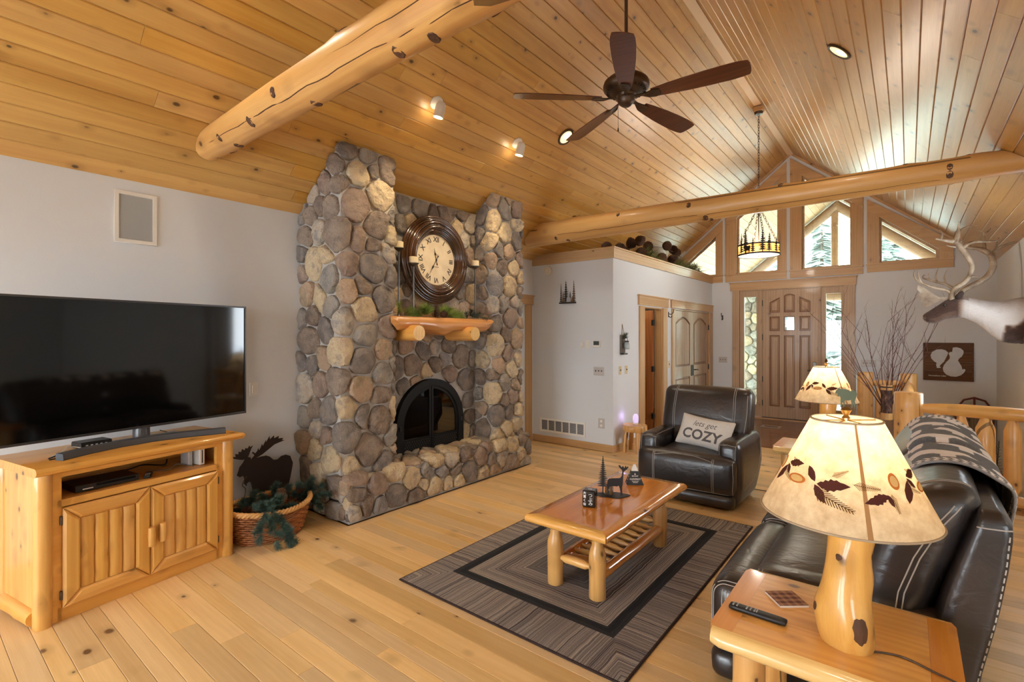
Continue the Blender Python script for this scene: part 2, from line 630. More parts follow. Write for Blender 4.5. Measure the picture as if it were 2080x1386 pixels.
# stair landing below the foyer
lm = MB().box(((.06 + XR) / 2, 8.3, -.51), (XR - .06, 4.3, .1))
lm.box((.05, 8.3, -.3), (.02, 4.24, .5)); lm.box(((.06 + XR) / 2, 6.19, -.3), (XR - .06, .02, .5))
prop(lm.build('floor_landing', M['floor']), kind='structure')

# ---------- ceiling
cb = MB()
YC0 = -.2
nL = Vector((-sin(TH), 0, cos(TH)))


def slope_sheet(mb, side, y0, y1, off, th, x_eave=None):
    a = Vector((XL, 0, ZW)) if side < 0 else Vector((XR, 0, ZW))
    b = Vector((RX, 0, ZR))
    n = Vector((side * sin(TH), 0, cos(TH)))
    p = [a + n * off, b + n * off, b + n * (off + th), a + n * (off + th)]
    mb.prism([(q.x, q.z) for q in p], y0, y1, lambda u, v, h: (u, h, v))


cb.cur = 0
for sd in (-1, 1): slope_sheet(cb, sd, YC0, YG + .1, .0185, .06)
cb.cur = 1
for sd in (-1, 1): slope_sheet(cb, sd, YB - .1, YC0, 0, .08)
ceiling = cb.build('ceiling', [M['ceil_back'], M['ceil']])
prop(ceiling, kind='structure')


def ceil_plank(L, w):
    a, b = w / 2 - .0007, w / 2 - .0065
    sec = [(-b, 0), (b, 0), (a, .006), (a, .018), (-a, .018), (-a, .006)]
    m = MB()
    vs = [(u, t, v) for t in (0, L) for u, v in sec]
    return m.add(vs, [(i, (i + 1) % 6, (i + 1) % 6 + 6, i + 6) for i in range(6)] + [(5, 4, 3, 2, 1, 0), tuple(range(6, 12))])


NR = 28
SLEN = (RX - XL) / cos(TH)
cw = SLEN / NR
for sd in (-1, 1):
    for r in range(NR):
        d = (r + .5) * cw
        x = XL + d * cos(TH) if sd < 0 else XR - d * cos(TH)
        z = ZW + d * sin(TH)
        yy = YC0 - rnd.random() * 1.5
        while yy < YG - .02:
            L = rnd.uniform(2.4, 4.8)
            if YG - (yy + L) < .6: L = YG - yy
            a, b = max(yy, YC0), min(yy + L, YG)
            if b - a > .03:
                ceil_plank(b - a - .0015, cw).build('plank', M['ceil'], ceiling, loc=(x, a, z), rot=(0, sd * TH, 0))
            yy += L
rs = MB().prism([(RX - .05, ZR - .047), (RX + .05, ZR - .047), (RX + .012, ZR - .004), (RX - .012, ZR - .004)], 3.2, YG - .02, lambda u, v, h: (u, h, v))
prop(rs.build('trim_ridge', M['gold_strip']), kind='structure')

# kitchen ceiling and outer shell (outside the picture)
prop(MB().box(((XR + 5.2) / 2, 1.4, ZW + .05), (5.2 - XR, 9.3, .1)).build('ceiling_kitchen', M['wall']), kind='structure')
prop(MB().box((5.26, 1.4, 1.355), (.12, 9.3, 2.71)).build('wall_kitchen', M['wall']), kind='structure')
prop(MB().box(((XR + 5.2) / 2 + .06, 6.06, 1.355), (5.2 - XR - .1, .12, 2.71)).build('wall_kitchen_end', M['wall']), kind='structure')

# ---------- walls
prop(MB().box((XL - .06, (YB + YG) / 2, 1.335), (.12, YG - YB, 2.91)).build('wall_left', M['wall']), kind='structure')
me = curve_flat([rect(6.12, -.51, YG, ZW + .08), rect(6.55, .95, 7.55, 2.25)], .12)
xform(me, frame_mat((XR + .06, 0, 0), (0, 1, 0), (0, 0, 1), (1, 0, 0)))
prop(link('wall_right', me, M['wall']), kind='structure')       # unseen window opening added by the stairs to brighten the entry
prop(MB().box(((XL + XF) / 2, YF + .06, 1.35), (XF - XL, .12, 2.70)).build('wall_closet_front', M['wall']), kind='structure')
cs = MB()
O2, O3 = (7.088, 7.806, 2.02), (8.337, 10.217, 2.035)
ys = [YF + .12, O2[0], O2[1], O3[0], O3[1], YG]
for i in (0, 2, 4): cs.box((XF - .06, (ys[i] + ys[i + 1]) / 2, 1.35), (.12, ys[i + 1] - ys[i], 2.70))
for o in (O2, O3): cs.box((XF - .06, (o[0] + o[1]) / 2, (o[2] + 2.70) / 2), (.12, o[1] - o[0], 2.70 - o[2]))
prop(cs.build('wall_closet_side', M['wall']), kind='structure')
prop(MB().box(((XL + XF) / 2, (YF + YG) / 2, 2.71), (XF - XL, YG - YF, .02)).build('wall_closet_top', M['wall']), kind='structure')

OFF = .30
def gz(x, off=OFF): return ceil_z(x) - off
G_WIN = {   # glass outlines in the gable, (x, z)
    1: [(-3.98, 2.79), (-3.035, 2.79), (-3.035, gz(-3.035))],
    2: [(-2.64, 2.79), (-1.91, 2.79), (-1.91, gz(-1.91)), (-2.64, gz(-2.64))],
    3: [(-1.52, 2.795), (-.768, 2.795), (-.768, gz(-.768)), (-1.52, gz(-1.52))],
    4: [(-.381, 2.805), (.373, 2.805), (.373, gz(.373)), (-.381, gz(-.381))],
}
DR = (-2.60, -.865, 2.46)


def grow(poly, d):
    """offset a convex polygon outwards by d"""
    n = len(poly); A = sum(poly[i][0] * poly[(i + 1) % n][1] - poly[(i + 1) % n][0] * poly[i][1] for i in range(n))
    if A < 0: poly = poly[::-1]
    L = []
    for i in range(n):
        (x0, y0), (x1, y1) = poly[i], poly[(i + 1) % n]
        l = hypot(x1 - x0, y1 - y0); nx, ny = (y1 - y0) / l, -(x1 - x0) / l
        L.append((nx, ny, nx * x0 + ny * y0 + d))
    out = []
    for i in range(n):
        a, b = L[i - 1], L[i]
        D = a[0] * b[1] - a[1] * b[0]
        out.append(((a[2] * b[1] - a[1] * b[2]) / D, (a[0] * b[2] - a[2] * b[0]) / D))
    return out


outer = [(XL - .1, -.5), (XR + .1, -.5), (XR + .1, ceil_z(XR + .1) + .02), (RX, ZR + .02), (XL - .1, ceil_z(XL - .1) + .02)]
holes = [grow(p, .045) for p in G_WIN.values()] + [rect(DR[0], 0, DR[1], DR[2])]
me = curve_flat([outer] + holes, .15)
xform(me, frame_mat((0, YG + .075, 0), (1, 0, 0), (0, 0, 1), (0, -1, 0)))
gw = link('wall_gable', me, M['wall']); prop(gw, kind='structure')

# rear wall: tall window wall that lets the daylight in (behind the camera)
me = curve_flat([[(XL - .1, 0), (XR + .0, 0), (XR, ZW), (RX, ZR + .02), (XL - .1, ZW)],
                 rect(-4.1, .5, -3.0, 2.3), rect(-2.7, .1, -1.3, 2.2)], .12)
xform(me, frame_mat((0, YB - .06, 0), (1, 0, 0), (0, 0, 1), (0, -1, 0)))
prop(link('wall_rear', me, M['wall']), kind='structure')
me = curve_flat([rect(XR, 0, 5.3, ZW + .1), rect(2.0, 1.0, 3.8, 2.1)], .12)
xform(me, frame_mat((0, YB - .06, 0), (1, 0, 0), (0, 0, 1), (0, -1, 0)))
prop(link('wall_kitchen_rear', me, M['wall']), kind='structure')

# ---------- gable windows
CY0, CY1 = YG - .024, YG - .0005
for i, g in G_WIN.items():
    jam = curve_flat([grow(g, .044), grow(g, .004)], .14)
    xform(jam, frame_mat((0, YG + .075, 0), (1, 0, 0), (0, 0, 1), (0, -1, 0)))
    win = link('window_%d' % i, jam, M['trim']); prop(win, kind='structure')
    sash = curve_flat([grow(g, .0035), grow(g, -.03)], .035)
    xform(sash, frame_mat((0, YG + .09, 0), (1, 0, 0), (0, 0, 1), (0, -1, 0)))
    link('sash', sash, M['trim'], win)
    board_x(grow(g, -.0305), YG + .088, YG + .092).build('glass_pane', M['glass'], win)
    xs = [p[0] for p in g]; x0, x1 = min(xs), max(xs)
    lw, rw = {1: (0, .13), 2: (.205, .14), 3: (.19, .16), 4: (.17, .18)}[i]
    lw_, rw_ = min(lw, .15), min(rw, .15)
    zb = 2.785 if i < 4 else 2.80
    if lw:
        board_x([(x0 - lw, zb), (x0 - .004, zb), (x0 - .004, gz(x0 - .004, OFF)), (x0 - lw, gz(x0 - lw, OFF - .004))], CY0, CY1).build('casing', M['trim_z'], win)
    board_x([(x1 + .004, zb), (x1 + rw, zb), (x1 + rw, gz(x1 + rw, OFF)), (x1 + .004, gz(x1 + .004, OFF))], CY0 , CY1).build('casing', M['trim_z'], win)
    xa = x0 - lw if lw else x0 - .02
    xb = x1 + rw
    if i == 4:
        board_x([(xa, gz(xa, .30)), (xb, gz(xb, .30)), (xb, gz(xb, .045)), (xa, gz(xa, .12))], CY0 - .004, CY1).build('head_casing', M['trim'], win)
    else:
        board_x([(xa, gz(xa, .30)), (xb, gz(xb, .30)), (xb, gz(xb, .10)), (xa, gz(xa, .10))], CY0 - .004, CY1).build('head_casing', M['trim'], win)
    if i == 1: xa = -3.10
    ap = 2.64 if i < 4 else 2.655
    board_x(rect(xa, ap, xb, zb - .022), CY0, CY1).build('apron', M['trim'], win)
    board_x(rect(xa - .012, zb - .022, xb + .012, zb), CY0 - .022, CY1).build('sill', M['trim'], win)
# rake mouldings against the roof boards
for sd, (xa, xb) in ((-1, (XL + .8, RX)), (1, (RX, XR - .42))):
    board_x([(xa, gz(xa, .0)), (xb, gz(xb, .0)), (xb, gz(xb, .04)), (xa, gz(xa, .04))], YG - .03, CY1).build('trim_rake', M['trim']) ['kind'] = 'structure'

# ---------- entry door with sidelights
dr = MB()
dr.box(((-2.716 - 2.587) / 2, YG - .013, 1.23), (.129, .026, 2.46)); dr.box(((-.877 - .72) / 2, YG - .013, 1.23), (.157, .026, 2.46))
door1 = dr.build('door_1', M['door']); prop(door1, kind='structure')
board_x(rect(-2.755, 2.46, -.70, 2.595), YG - .032, YG - .0005).build('header', M['trim'], door1)
board_x(rect(-2.77, 2.595, -.685, 2.617), YG - .05, YG - .0005).build('header_cap', M['trim'], door1)
for (a, b) in ((-2.60, -2.587), (-2.21, -2.187), (-1.263, -1.223), (-.877, -.865)):
    board_x(rect(a, 0, b, 2.46), YG - .012, YG + .12).build('jamb', M['door'], door1)
board_x(rect(-2.6, 2.445, -.865, 2.46), YG - .01, YG + .12).build('jamb', M['door'], door1)
for (a, b, ga, gb) in ((-2.587, -2.21, -2.507, -2.287), (-1.223, -.877, -1.149, -.923)):
    fr = curve_flat([rect(a, .03, b, 2.445), rect(ga, .26, gb, 2.327)], .05)
    xform(fr, frame_mat((0, YG + .04, 0), (1, 0, 0), (0, 0, 1), (0, -1, 0)))
    sl = link('sidelight', fr, M['door'], door1)
    board_x(rect(ga, .26, gb, 2.327), YG + .038, YG + .042).build('glass_pane', M['glass'], sl)
board_x(rect(-2.6, 0, -.865, .022), YG - .05, YG + .14).build('threshold', M['trim'], door1)
board_x(rect(-2.2, .022, -1.25, .034), YG - .0, YG + .1).build('door_sweep', M['black_metal'], door1)
cols = ((-2.057, -1.89), (-1.81, -1.641), (-1.562, -1.392))
pan = []
for ci, (a, b) in enumerate(cols):
    if ci == 1:
        top = [(a, 2.015), (b, 2.015), (b, 2.325)] + [(a + (b - a) * (1 - k / 6), 2.325 + .028 * sin(pi * k / 6)) for k in range(1, 6)] + [(a, 2.325)]
    elif ci == 0: top = [(a, 2.015), (b, 2.015), (b, 2.295), (a, 2.205)]
    else: top = [(a, 2.015), (b, 2.015), (b, 2.205), (a, 2.295)]
    pan += [top, rect(a, 1.67, b, 1.934), rect(a, .252, b, 1.584)]
slab = curve_flat([rect(-2.185, .034, -1.265, 2.443)] + pan, .05)
xform(slab, frame_mat((0, YG + .04, 0), (1, 0, 0), (0, 0, 1), (0, -1, 0)))
leaf = link('door_leaf', slab, M['door'], door1)


def raised_panel(poly, place, mat, parent, d=.018):
    """recessed ground, moulding and raised field; place(u, v, h) with h outwards"""
    m = MB()
    m.prism(grow(poly, .002), -.02, -.012, place)
    cin = grow(poly, -.022)
    n = len(cin); cf = grow(poly, -.038)
    A = sum(cin[i][0] * cin[(i + 1) % n][1] - cin[(i + 1) % n][0] * cin[i][1] for i in range(n))
    vs = [place(u, v, -.012) for u, v in cin] + [place(u, v, .004) for u, v in cf]
    m.add(vs, [(i, (i + 1) % n, (i + 1) % n + n, i + n) for i in range(n)] + [tuple(range(n, 2 * n))])
    return m.build('panel', mat, parent)


def moulding(poly, place, mat, parent):
    o, i2 = grow(poly, .0), grow(poly, -.014)
    n = len(o)
    vs = [place(u, v, .008) for u, v in grow(poly, .006)] + [place(u, v, .008) for u, v in grow(poly, -.004)] + [place(u, v, -.013) for u, v in i2]
    fs = []
    for i in range(n):
        j = (i + 1) % n
        fs += [(i, j, j + n, i + n), (i + n, j + n, j + 2 * n, i + 2 * n)]
    return MB().add(vs, fs).build('moulding', mat, parent)


pl1 = lambda u, v, h: (u, YG + .015 - h, v)
M['door_mould'] = plain('stained_moulding', (128, 82, 42), .4, coat=.2)
for k, p in enumerate(pan):
    if k == 4:
        board_x(p, YG + .035, YG + .041).build('glass_pane', M['glass'], leaf)
    else:
        raised_panel(p, pl1, M['door_panel'], leaf)
    moulding(p, pl1, M['door_mould'], leaf)
for z in (2.2, 1.55, .75, .3):
    MB().box((-2.187, YG + .006, z), (.022, .02, .11)).build('hinge', M['black_metal'], leaf)
MB().box((-1.323, YG + .004, 1.065), (.06, .025, .075), ch=.006).build('lock', M['steel'], leaf)
lk = MB().tube([(-1.323, YG - .04, .95), (-1.323, YG + .02, .95)], .02, 12).tube([(-1.323, YG - .04, .95), (-1.43, YG - .045, .95)], .009, 8)
lk.build('door_handle', M['black_metal'], leaf)

# ---------- inner doors in the closet wall
def plc(u, v, h): return (XF + h, u, v)


def cased_opening(name, o, cas, header, hdr):
    m = MB()
    m.box((XF + .012, (cas[0] + o[0]) / 2, o[2] / 2), (.024, o[0] - cas[0], o[2])); m.box((XF + .012, (o[1] + cas[1]) / 2, o[2] / 2), (.024, cas[1] - o[1], o[2]))
    d = m.build(name, M['trim_z']); prop(d, kind='structure')
    board_y(rect(header[0], hdr[0], header[1], hdr[1]), XF, XF + .03).build('header', M['trim_y'], d)
    board_y(rect(header[0] - .012, hdr[1], min(header[1] + .012, YG - .03), hdr[1] + .018), XF, XF + .045).build('header_cap', M['trim_y'], d)
    for yy, s in ((o[0], 1), (o[1], -1)):
        MB().box((XF - .06, yy + s * .009, o[2] / 2), (.122, .018, o[2])).build('jamb', M['trim_z'], d)
    MB().box((XF - .06, (o[0] + o[1]) / 2, o[2] - .009), (.122, o[1] - o[0] - .036, .018)).build('jamb', M['trim_y'], d)
    return d


door2 = cased_opening('door_2', O2, (6.916, 7.983), (6.88, 8.017), (2.035, 2.17))
lf = MB()
lv = curve_flat([rect(-3.96, .01, -3.245, 1.99), rect(-3.86, 1.05, -3.345, 1.86), rect(-3.86, .2, -3.345, .9)], .036)
xform(lv, frame_mat((0, 7.765, 0), (1, 0, 0), (0, 0, 1), (0, -1, 0)))
leaf2 = link('door_leaf', lv, M['door_dark'], door2)
for p in (rect(-3.86, 1.05, -3.345, 1.86), rect(-3.86, .2, -3.345, .9)):
    raised_panel(p, lambda u, v, h: (u, 7.747 - h, v), M['door_dark'], leaf2)
for z in (1.79, 1.04, .276):
    MB().box((-3.237, 7.74, z), (.05, .045, .095), ch=.008).build('hinge', M['black_metal'], leaf2)

door3 = cased_opening('door_3', O3, (8.197, 10.40), (8.162, 10.40), (2.045, 2.165))
for li, (a, b, pa, pb) in enumerate(((8.357, 9.263, 8.43, 9.13), (9.267, 10.197, 9.36, 10.06))):
    n = 10
    up = [(pa, 1.037), (pb, 1.037), (pb, 1.80)] + [(pa + (pb - pa) * (1 - k / n), 1.80 + .11 * sin(pi * k / n)) for k in range(1, n)] + [(pa, 1.80)]
    lo = rect(pa, .2, pb, .839)
    lv = curve_flat([rect(a, .015, b, 2.012), up, lo], .036)
    xform(lv, frame_mat((XF - .028, 0, 0), (0, 1, 0), (0, 0, 1), (1, 0, 0)))
    lf3 = link('door_leaf', lv, M['door'], door3)
    pf = lambda u, v, h: (XF - .012 + h, u, v)
    for p in (up, lo):
        raised_panel(p, pf, M['door_panel'], lf3); moulding(p, pf, M['door_mould'], lf3)
    yh = 9.225 if li == 0 else 9.305
    h = MB().box((XF - .004, yh, .94), (.012, .045, .2), ch=.005)
    if li: h.tube([(XF + .01, yh, .95), (XF + .05, yh, .95), (XF + .055, yh + .06, .955), (XF + .05, yh + .11, .94)], .009, 8)
    h.build('door_handle', M['black_metal'], lf3)
    for z in (1.74, .96, .25):
        MB().box((XF - .004, 10.205 if li else 8.35, z), (.02, .03, .1)).build('hinge', M['black_metal'], lf3)

# casing of the doorway hidden by the chimney
cz = MB().box((XL + .012, 5.97, 1.02), (.024, .15, 2.04)).build('trim_doorway', M['trim_z']); prop(cz, kind='structure')
board_y(rect(5.1, 2.045, 6.075, 2.165), XL, XL + .03).build('header', M['trim_y'], cz)
board_y(rect(5.08, 2.165, 6.087, 2.185), XL, XL + .045).build('header_cap', M['trim_y'], cz)

# ledge boards on top of the closet block
t1 = board_x(rect(XL, 2.628, XF + .026, 2.76), YF - .024, YF).build('trim_ledge_front', M['trim']); prop(t1, kind='structure')
board_x(rect(XL, 2.76, XF + .04, 2.78), YF - .04, YF + .09).build('ledge_cap', M['trim'], t1)
t2 = board_y(rect(YF, 2.628, YG - .025, 2.76), XF, XF + .026).build('trim_ledge_side', M['trim_y']); prop(t2, kind='structure')
board_y(rect(YF + .09, 2.76, YG - .046, 2.78), XF - .09, XF + .04).build('ledge_cap', M['trim_y'], t2)

# baseboards
for nm, bx in (('baseboard_left', ((XL + .007, (YB + 2.36) / 2, .05), (.014, 2.36 - YB, .1))),
               ('baseboard_closet_front', (((XL + XF) / 2 + .007, YF - .007, .05), (XF - XL + .014, .014, .1))),
               ('baseboard_closet_side', ((XF + .007, (YF + 6.916) / 2, .05), (.014, 6.916 - YF, .1))),
               ('baseboard_gable', (((-.72 + .06) / 2, YG - .007, .05), (.78, .014, .1))),
               ('baseboard_right', ((XR - .007, 8.3, -.41), (.014, 4.2, .1)))):
    prop(MB().box(*bx, ch=.004).build(nm, M['trim_y'] if bx[1][1] > bx[1][0] else M['trim']), kind='structure')

# ---------- log tie beams
def log_beam(name, label, y, z, x0, x1, r0, r1, seed, mat, cracks=()):
    """x0/x1 are the axis ends at the roof; the ends follow the slope"""
    rr = random.Random(seed)
    n, m = 20, 46
    vs = []; fs = []
    knots = [(rr.uniform(.05, .95), rr.uniform(0, 2 * pi), rr.uniform(.008, .02)) for _ in range(26)]
    for i in range(m + 1):
        t = i / m
        for k in range(n):
            w = 2 * pi * k / n
            r = r0 + (r1 - r0) * t
            r *= 1 + .03 * noise.noise(Vector((t * 9, cos(w) * .8, sin(w) * .8 + seed)))
            for (kt, kw, kh) in knots:
                dw = (w - kw + pi) % (2 * pi) - pi
                d2 = ((t - kt) * abs(x1 - x0) / .07) ** 2 + (dw * r / .05) ** 2
                if d2 < 6: r += kh * math.exp(-d2)
            oy, oz = r * cos(w), r * sin(w)
            xs = x0 + (x1 - x0) * t
            # ends cut along the roof plane
            if i <= 2: xs = max(xs, XL + (z + oz + .004 - ZW) / SL + (.0, .02, .05)[i] )
            if i >= m - 2: xs = min(xs, XR - (z + oz + .004 - ZW) / SL - (.05, .02, .0)[i - m + 2])
            vs.append((xs, y + oy + .02 * sin(t * 3 + seed), z + oz))
    for i in range(m):
        for k in range(n):
            k2 = (k + 1) % n
            fs.append((i * n + k, i * n + k2, (i + 1) * n + k2, (i + 1) * n + k))
    fs += [tuple(range(n)), tuple(m * n + k for k in range(n))]
    o = MB().add(vs, fs).build(name, mat, smooth=50)
    prop(o, label, 'beam')
    def surf(t, w, lift=0.0):
        i = min(m - 1, int(t * m)); f = t * m - i
        q = []
        for ii in (i, i + 1):
            k = (w / (2 * pi) * n) % n; k0 = int(k); g = k - k0
            a, b = Vector(vs[ii * n + k0]), Vector(vs[ii * n + (k0 + 1) % n])
            q.append(a.lerp(b, g))
        p = q[0].lerp(q[1], f)
        c = Vector((p.x, y, z))
        return p + (p - c).normalized() * lift
    for (kt, kw, kh) in knots:
        if .06 < kt < .94:
            c = surf(kt, kw, -.001); d = (c - Vector((c.x, y, z))).normalized()
            R = d.to_track_quat('Z', 'X').to_matrix()
            MB().lathe([(.026, -.004), (.022, .003), (.012, .001), (0, .004)], 10, c, R, wob=lambda a, zz: (1 + .35 * cos(a) ** 2) * (.6 + kh * 26)).build('knot', M['knot'], o)
    for (ta, tb, w0, dr) in cracks:
        pts = [surf(ta + (tb - ta) * k / 26, w0 + dr * k / 26 + .10 * noise.noise(Vector((k * .45, seed, w0))), -.002) for k in range(27)]
        MB().tube(pts, [.0008 + .0032 * abs(sin(pi * k / 26)) ** .5 for k in range(27)], 6).build('crack', M['crack'], o)
    return o


log_beam('log_beam', 'thick peeled log tie beam nearest the camera, crossing above the fireplace', 1.52, 3.02, -4.15, .7, .108, .135, 3, M['log'], ((.03, .55, 3.75, .35), (.35, .95, 3.3, .5), (.5, .98, 4.25, -.3)))
log_beam('log_beam.001', 'long tapered log tie beam spanning in front of the gable windows', 5.66, 2.985, -4.2, .76, .16, .1, 8, M['log'], ((.05, .5, 3.55, .25), (.4, .93, 3.75, .3)))

# ================================================================== OUTSIDE
M['snow'] = plain('snow', (236, 240, 246), .7)
M['porch'] = wood('porch_roof_boards', (160, 128, 92), (128, 96, 64), 'Y', knots=.3, rough=.5, rnd=.2, flat='Z')
M['porch_log'] = wood('weathered_porch_log', (132, 96, 66), (92, 62, 42), 'X', knots=.3, rough=.6, kscale=.6)
prop(MB().box((0, 45, -.35), (120, 68.5, .2)).build('ground_snow', M['snow']), kind='structure')
prop(MB().box((0, -30, -.6), (120, 52, .2)).build('ground_yard', M['snow']), kind='structure')
prop(MB().box((-1.3, 13.3, -.14), (5.6, 5.4, .2)).build('ground_porch', plain('porch_concrete', (170, 168, 165), .8, var=.1)), kind='structure')
PX, PZ = -1.47, 5.2
pr = thing('porch_roof', 'gabled board roof of the porch, seen through the gable windows', 'roof', (0, 0, 0))
pb = MB()
for sd in (-1, 1):
    pts = [(PX, PZ), (PX + sd * 3.2, PZ - .82 * 3.2), (PX + sd * 3.2, PZ - .82 * 3.2 + .1), (PX, PZ + .1)]
    pb.prism(pts, YG + .16, 16.1, lambda u, v, h: (u, h, v))
pb.build('roof_deck', M['ceil_back'], pr)
for sd in (-1, 1):
    for r in range(26):
        d = (r + .5) * .155
        x = PX + sd * d * cos(TH); z = PZ - d * sin(TH) - .02
        ceil_plank(5.6, .155).build('plank', M['porch'], pr, loc=(x, YG + .17, z), rot=(0, sd * TH, 0))
pt = thing('porch_truss', 'dark log truss with king post at the porch front', 'truss', (0, 0, 0))
for sd in (-1, 1):
    MB().tube([(PX - sd * .05, 15.6, PZ - .2 + .04), (PX + sd * 3.1, 15.6, PZ - .20 - .82 * 3.1)], .12, 12).build('rafter', M['porch_log'], pt, smooth=60)
MB().tube([(PX - .05, 15.6, 2.6), (PX - .05, 15.6, PZ - .2)], .085, 12).build('king_post', M['porch_log'], pt, smooth=60)
MB().tube([(PX - 2.9, 15.6, 2.62), (PX + 2.9, 15.6, 2.62)], .12, 12).build('tie_log', M['porch_log'], pt, smooth=60)

# conifers under snow
M['needles'] = plain('snowy_spruce_needles', (128, 134, 130), .8, var=.3)
M['bark'] = plain('spruce_bark', (110, 92, 80), .9)
def spruce(loc, h, seed):
    rr = random.Random(seed)
    t = thing('spruce', 'snow dusted spruce standing beyond the porch', 'tree', loc, group='spruces beyond the porch')
    MB().tube([(0, 0, 0), (0, 0, h)], [h * .018, .01], 6).build('trunk', M['bark'], t)
    m = MB(); sn = MB()
    for i in range(int(h * 14)):
        f = i / (h * 14); z = h * (.08 + .92 * f); L = h * .2 * (1 - f) + .12
        for q in range(5):
            a = rr.random() * 6.283
            d = Vector((cos(a), sin(a), -.25 - .2 * rr.random())); s = Vector((-sin(a), cos(a), 0)) * L * .24
            l = L * rr.uniform(.7, 1.1)
            p = Vector((0, 0, z))
            (sn if rr.random() < .35 else m).add([p, p + d * l * .55 + s, p + d * l, p + d * l * .55 - s], [(0, 1, 2), (0, 2, 3)])
    f = m.build('foliage', M['needles'], t, fix=False); f['kind'] = 'stuff'
    f = sn.build('snow_load', M['snow'], t, fix=False); f['kind'] = 'stuff'
    return t
for i, (x, y, h) in enumerate(((-7.5, 25, 9), (-3.6, 31, 10), (-1.0, 25, 9), (1.6, 31, 10), (4.2, 26, 9), (-10, 33, 10), (7.6, 33, 10), (-6.6, 38, 11), (4.8, 39, 11), (-1.0, 39, 12), (-13, 40, 11), (10.4, 39, 11))):
    spruce((x, y, -.25), h, i)

# small log cabin far across the snow
cab = thing('log_cabin', 'small log cabin with snowy roof, far off behind the right sidelight', 'cabin', (-5.2, 46, -.25))
for k in range(11):
    MB().tube([(-2.2, 0, .12 + k * .2), (1.0, 0, .12 + k * .2)], .105, 8).build('log_course', M['log'], cab, smooth=60)
MB().box((-.6, 2, 1.1), (3.0, 3.8, 2.2)).build('wall', M['porch_log'], cab)
MB().prism([(-2.6, 2.2), (1.4, 2.2), (-.6, 3.5)], -.5, 4.2, lambda u, v, h: (u, h, v)).build('roof', M['snow'], cab)
cwn = MB().box((.1, -.13, 1.35), (.8, .06, .8)).build('window', M['trim'], cab)
MB().box((.1, -.165, 1.35), (.66, .02, .66)).build('pane', plain('dark_glass', (40, 50, 60), .1), cwn)
# ================================================================== FIREPLACE
M['mortar'] = plain('grey_mortar', (178, 172, 164), .9, var=.12, bump=.5, bscale=120)


def stone_mat():
    t = NT('river_stone')
    v = t.coords()
    oi = t.n('ObjectInfo').outputs['Random']
    base = t.ramp(oi, [(0, srgb(220, 210, 188)), (.13, srgb(178, 175, 170)), (.25, srgb(198, 180, 154)), (.37, srgb(166, 152, 140)), (.48, srgb(206, 202, 194)),
                       (.58, srgb(152, 147, 144)), (.69, srgb(176, 156, 144)), (.78, srgb(220, 208, 182)), (.87, srgb(144, 131, 122)), (.94, srgb(172, 170, 170))], 'CONSTANT')
    n1 = t.noise(v, 9, 4, .6)
    n2 = t.noise(v, 45, 4, .65)
    c = t.mix(t.math('MULTIPLY', t.n('MapRange', {'Value': n1, 'From Min': .42, 'From Max': .7}).outputs[0], .55), base, srgb(196, 178, 156))
    c = t.mix(t.math('MULTIPLY', t.n('MapRange', {'Value': n1, 'From Min': .5, 'From Max': .3}).outputs[0], .45), c, srgb(104, 92, 86))
    c = t.mix(t.math('MULTIPLY', n2, .75), c, srgb(96, 90, 86), 'OVERLAY')
    c = t.mix(.35, c, t.ramp(n2, [(.3, srgb(120, 112, 104)), (.7, srgb(214, 204, 190))]), 'SOFT_LIGHT')
    t.p(Base_Color=c, Roughness=.82)
    t.b.inputs['Specular IOR Level'].default_value = .25
    fc = t.n('TexVoronoi', {'Vector': v, 'Scale': 16.0}).outputs['Distance']
    t.bump(t.math('ADD', t.math('ADD', t.math('MULTIPLY', n1, .9), t.math('MULTIPLY', n2, .7)), t.math('MULTIPLY', fc, .6)), 1.0, .03)
    return t.mat


M['stone'] = stone_mat()


class Fold:
    """unfolds a bent wall into a strip: s along the path, t along the fold line"""
    def __init__(s, pts, put, rho=.03):
        s.p = [Vector(q) for q in pts]; s.put = put; s.rho = rho
        s.L = [0]
        for a, b in zip(s.p, s.p[1:]): s.L.append(s.L[-1] + (b - a).length)

    def at(s, u):
        n = len(s.p) - 1
        i = 0
        while i < n - 1 and u > s.L[i + 1]: i += 1
        d = (s.p[i + 1] - s.p[i]).normalized()
        pos = s.p[i] + d * (u - s.L[i]); nr = Vector((d.y, -d.x))
        for j in range(1, n):
            w = (u - s.L[j]) / s.rho
            if abs(w) < 1:
                d0 = (s.p[j] - s.p[j - 1]).normalized(); d1 = (s.p[j + 1] - s.p[j]).normalized()
                k = (w + 1) / 2
                A = s.p[j] - d0 * s.rho; B = s.p[j] + d1 * s.rho
                pos = A * (1 - k) ** 2 + s.p[j] * 2 * k * (1 - k) + B * k * k
                dd = (d0 * (1 - k) + d1 * k).normalized(); nr = Vector((dd.y, -dd.x))
        return pos, nr

    def map(s, u, t, h):
        p, nr = s.at(u)
        q = p + nr * h
        return s.put(q.x, q.y, t)


def clip(poly, nx, ny, c):
    out = []
    for i in range(len(poly)):
        a, b = poly[i], poly[(i + 1) % len(poly)]
        da, db = nx * a[0] + ny * a[1] - c, nx * b[0] + ny * b[1] - c
        if da <= 0: out.append(a)
        if (da < 0 < db) or (db < 0 < da):
            k = da / (da - db)
            out.append((a[0] + (b[0] - a[0]) * k, a[1] + (b[1] - a[1]) * k))
    return out


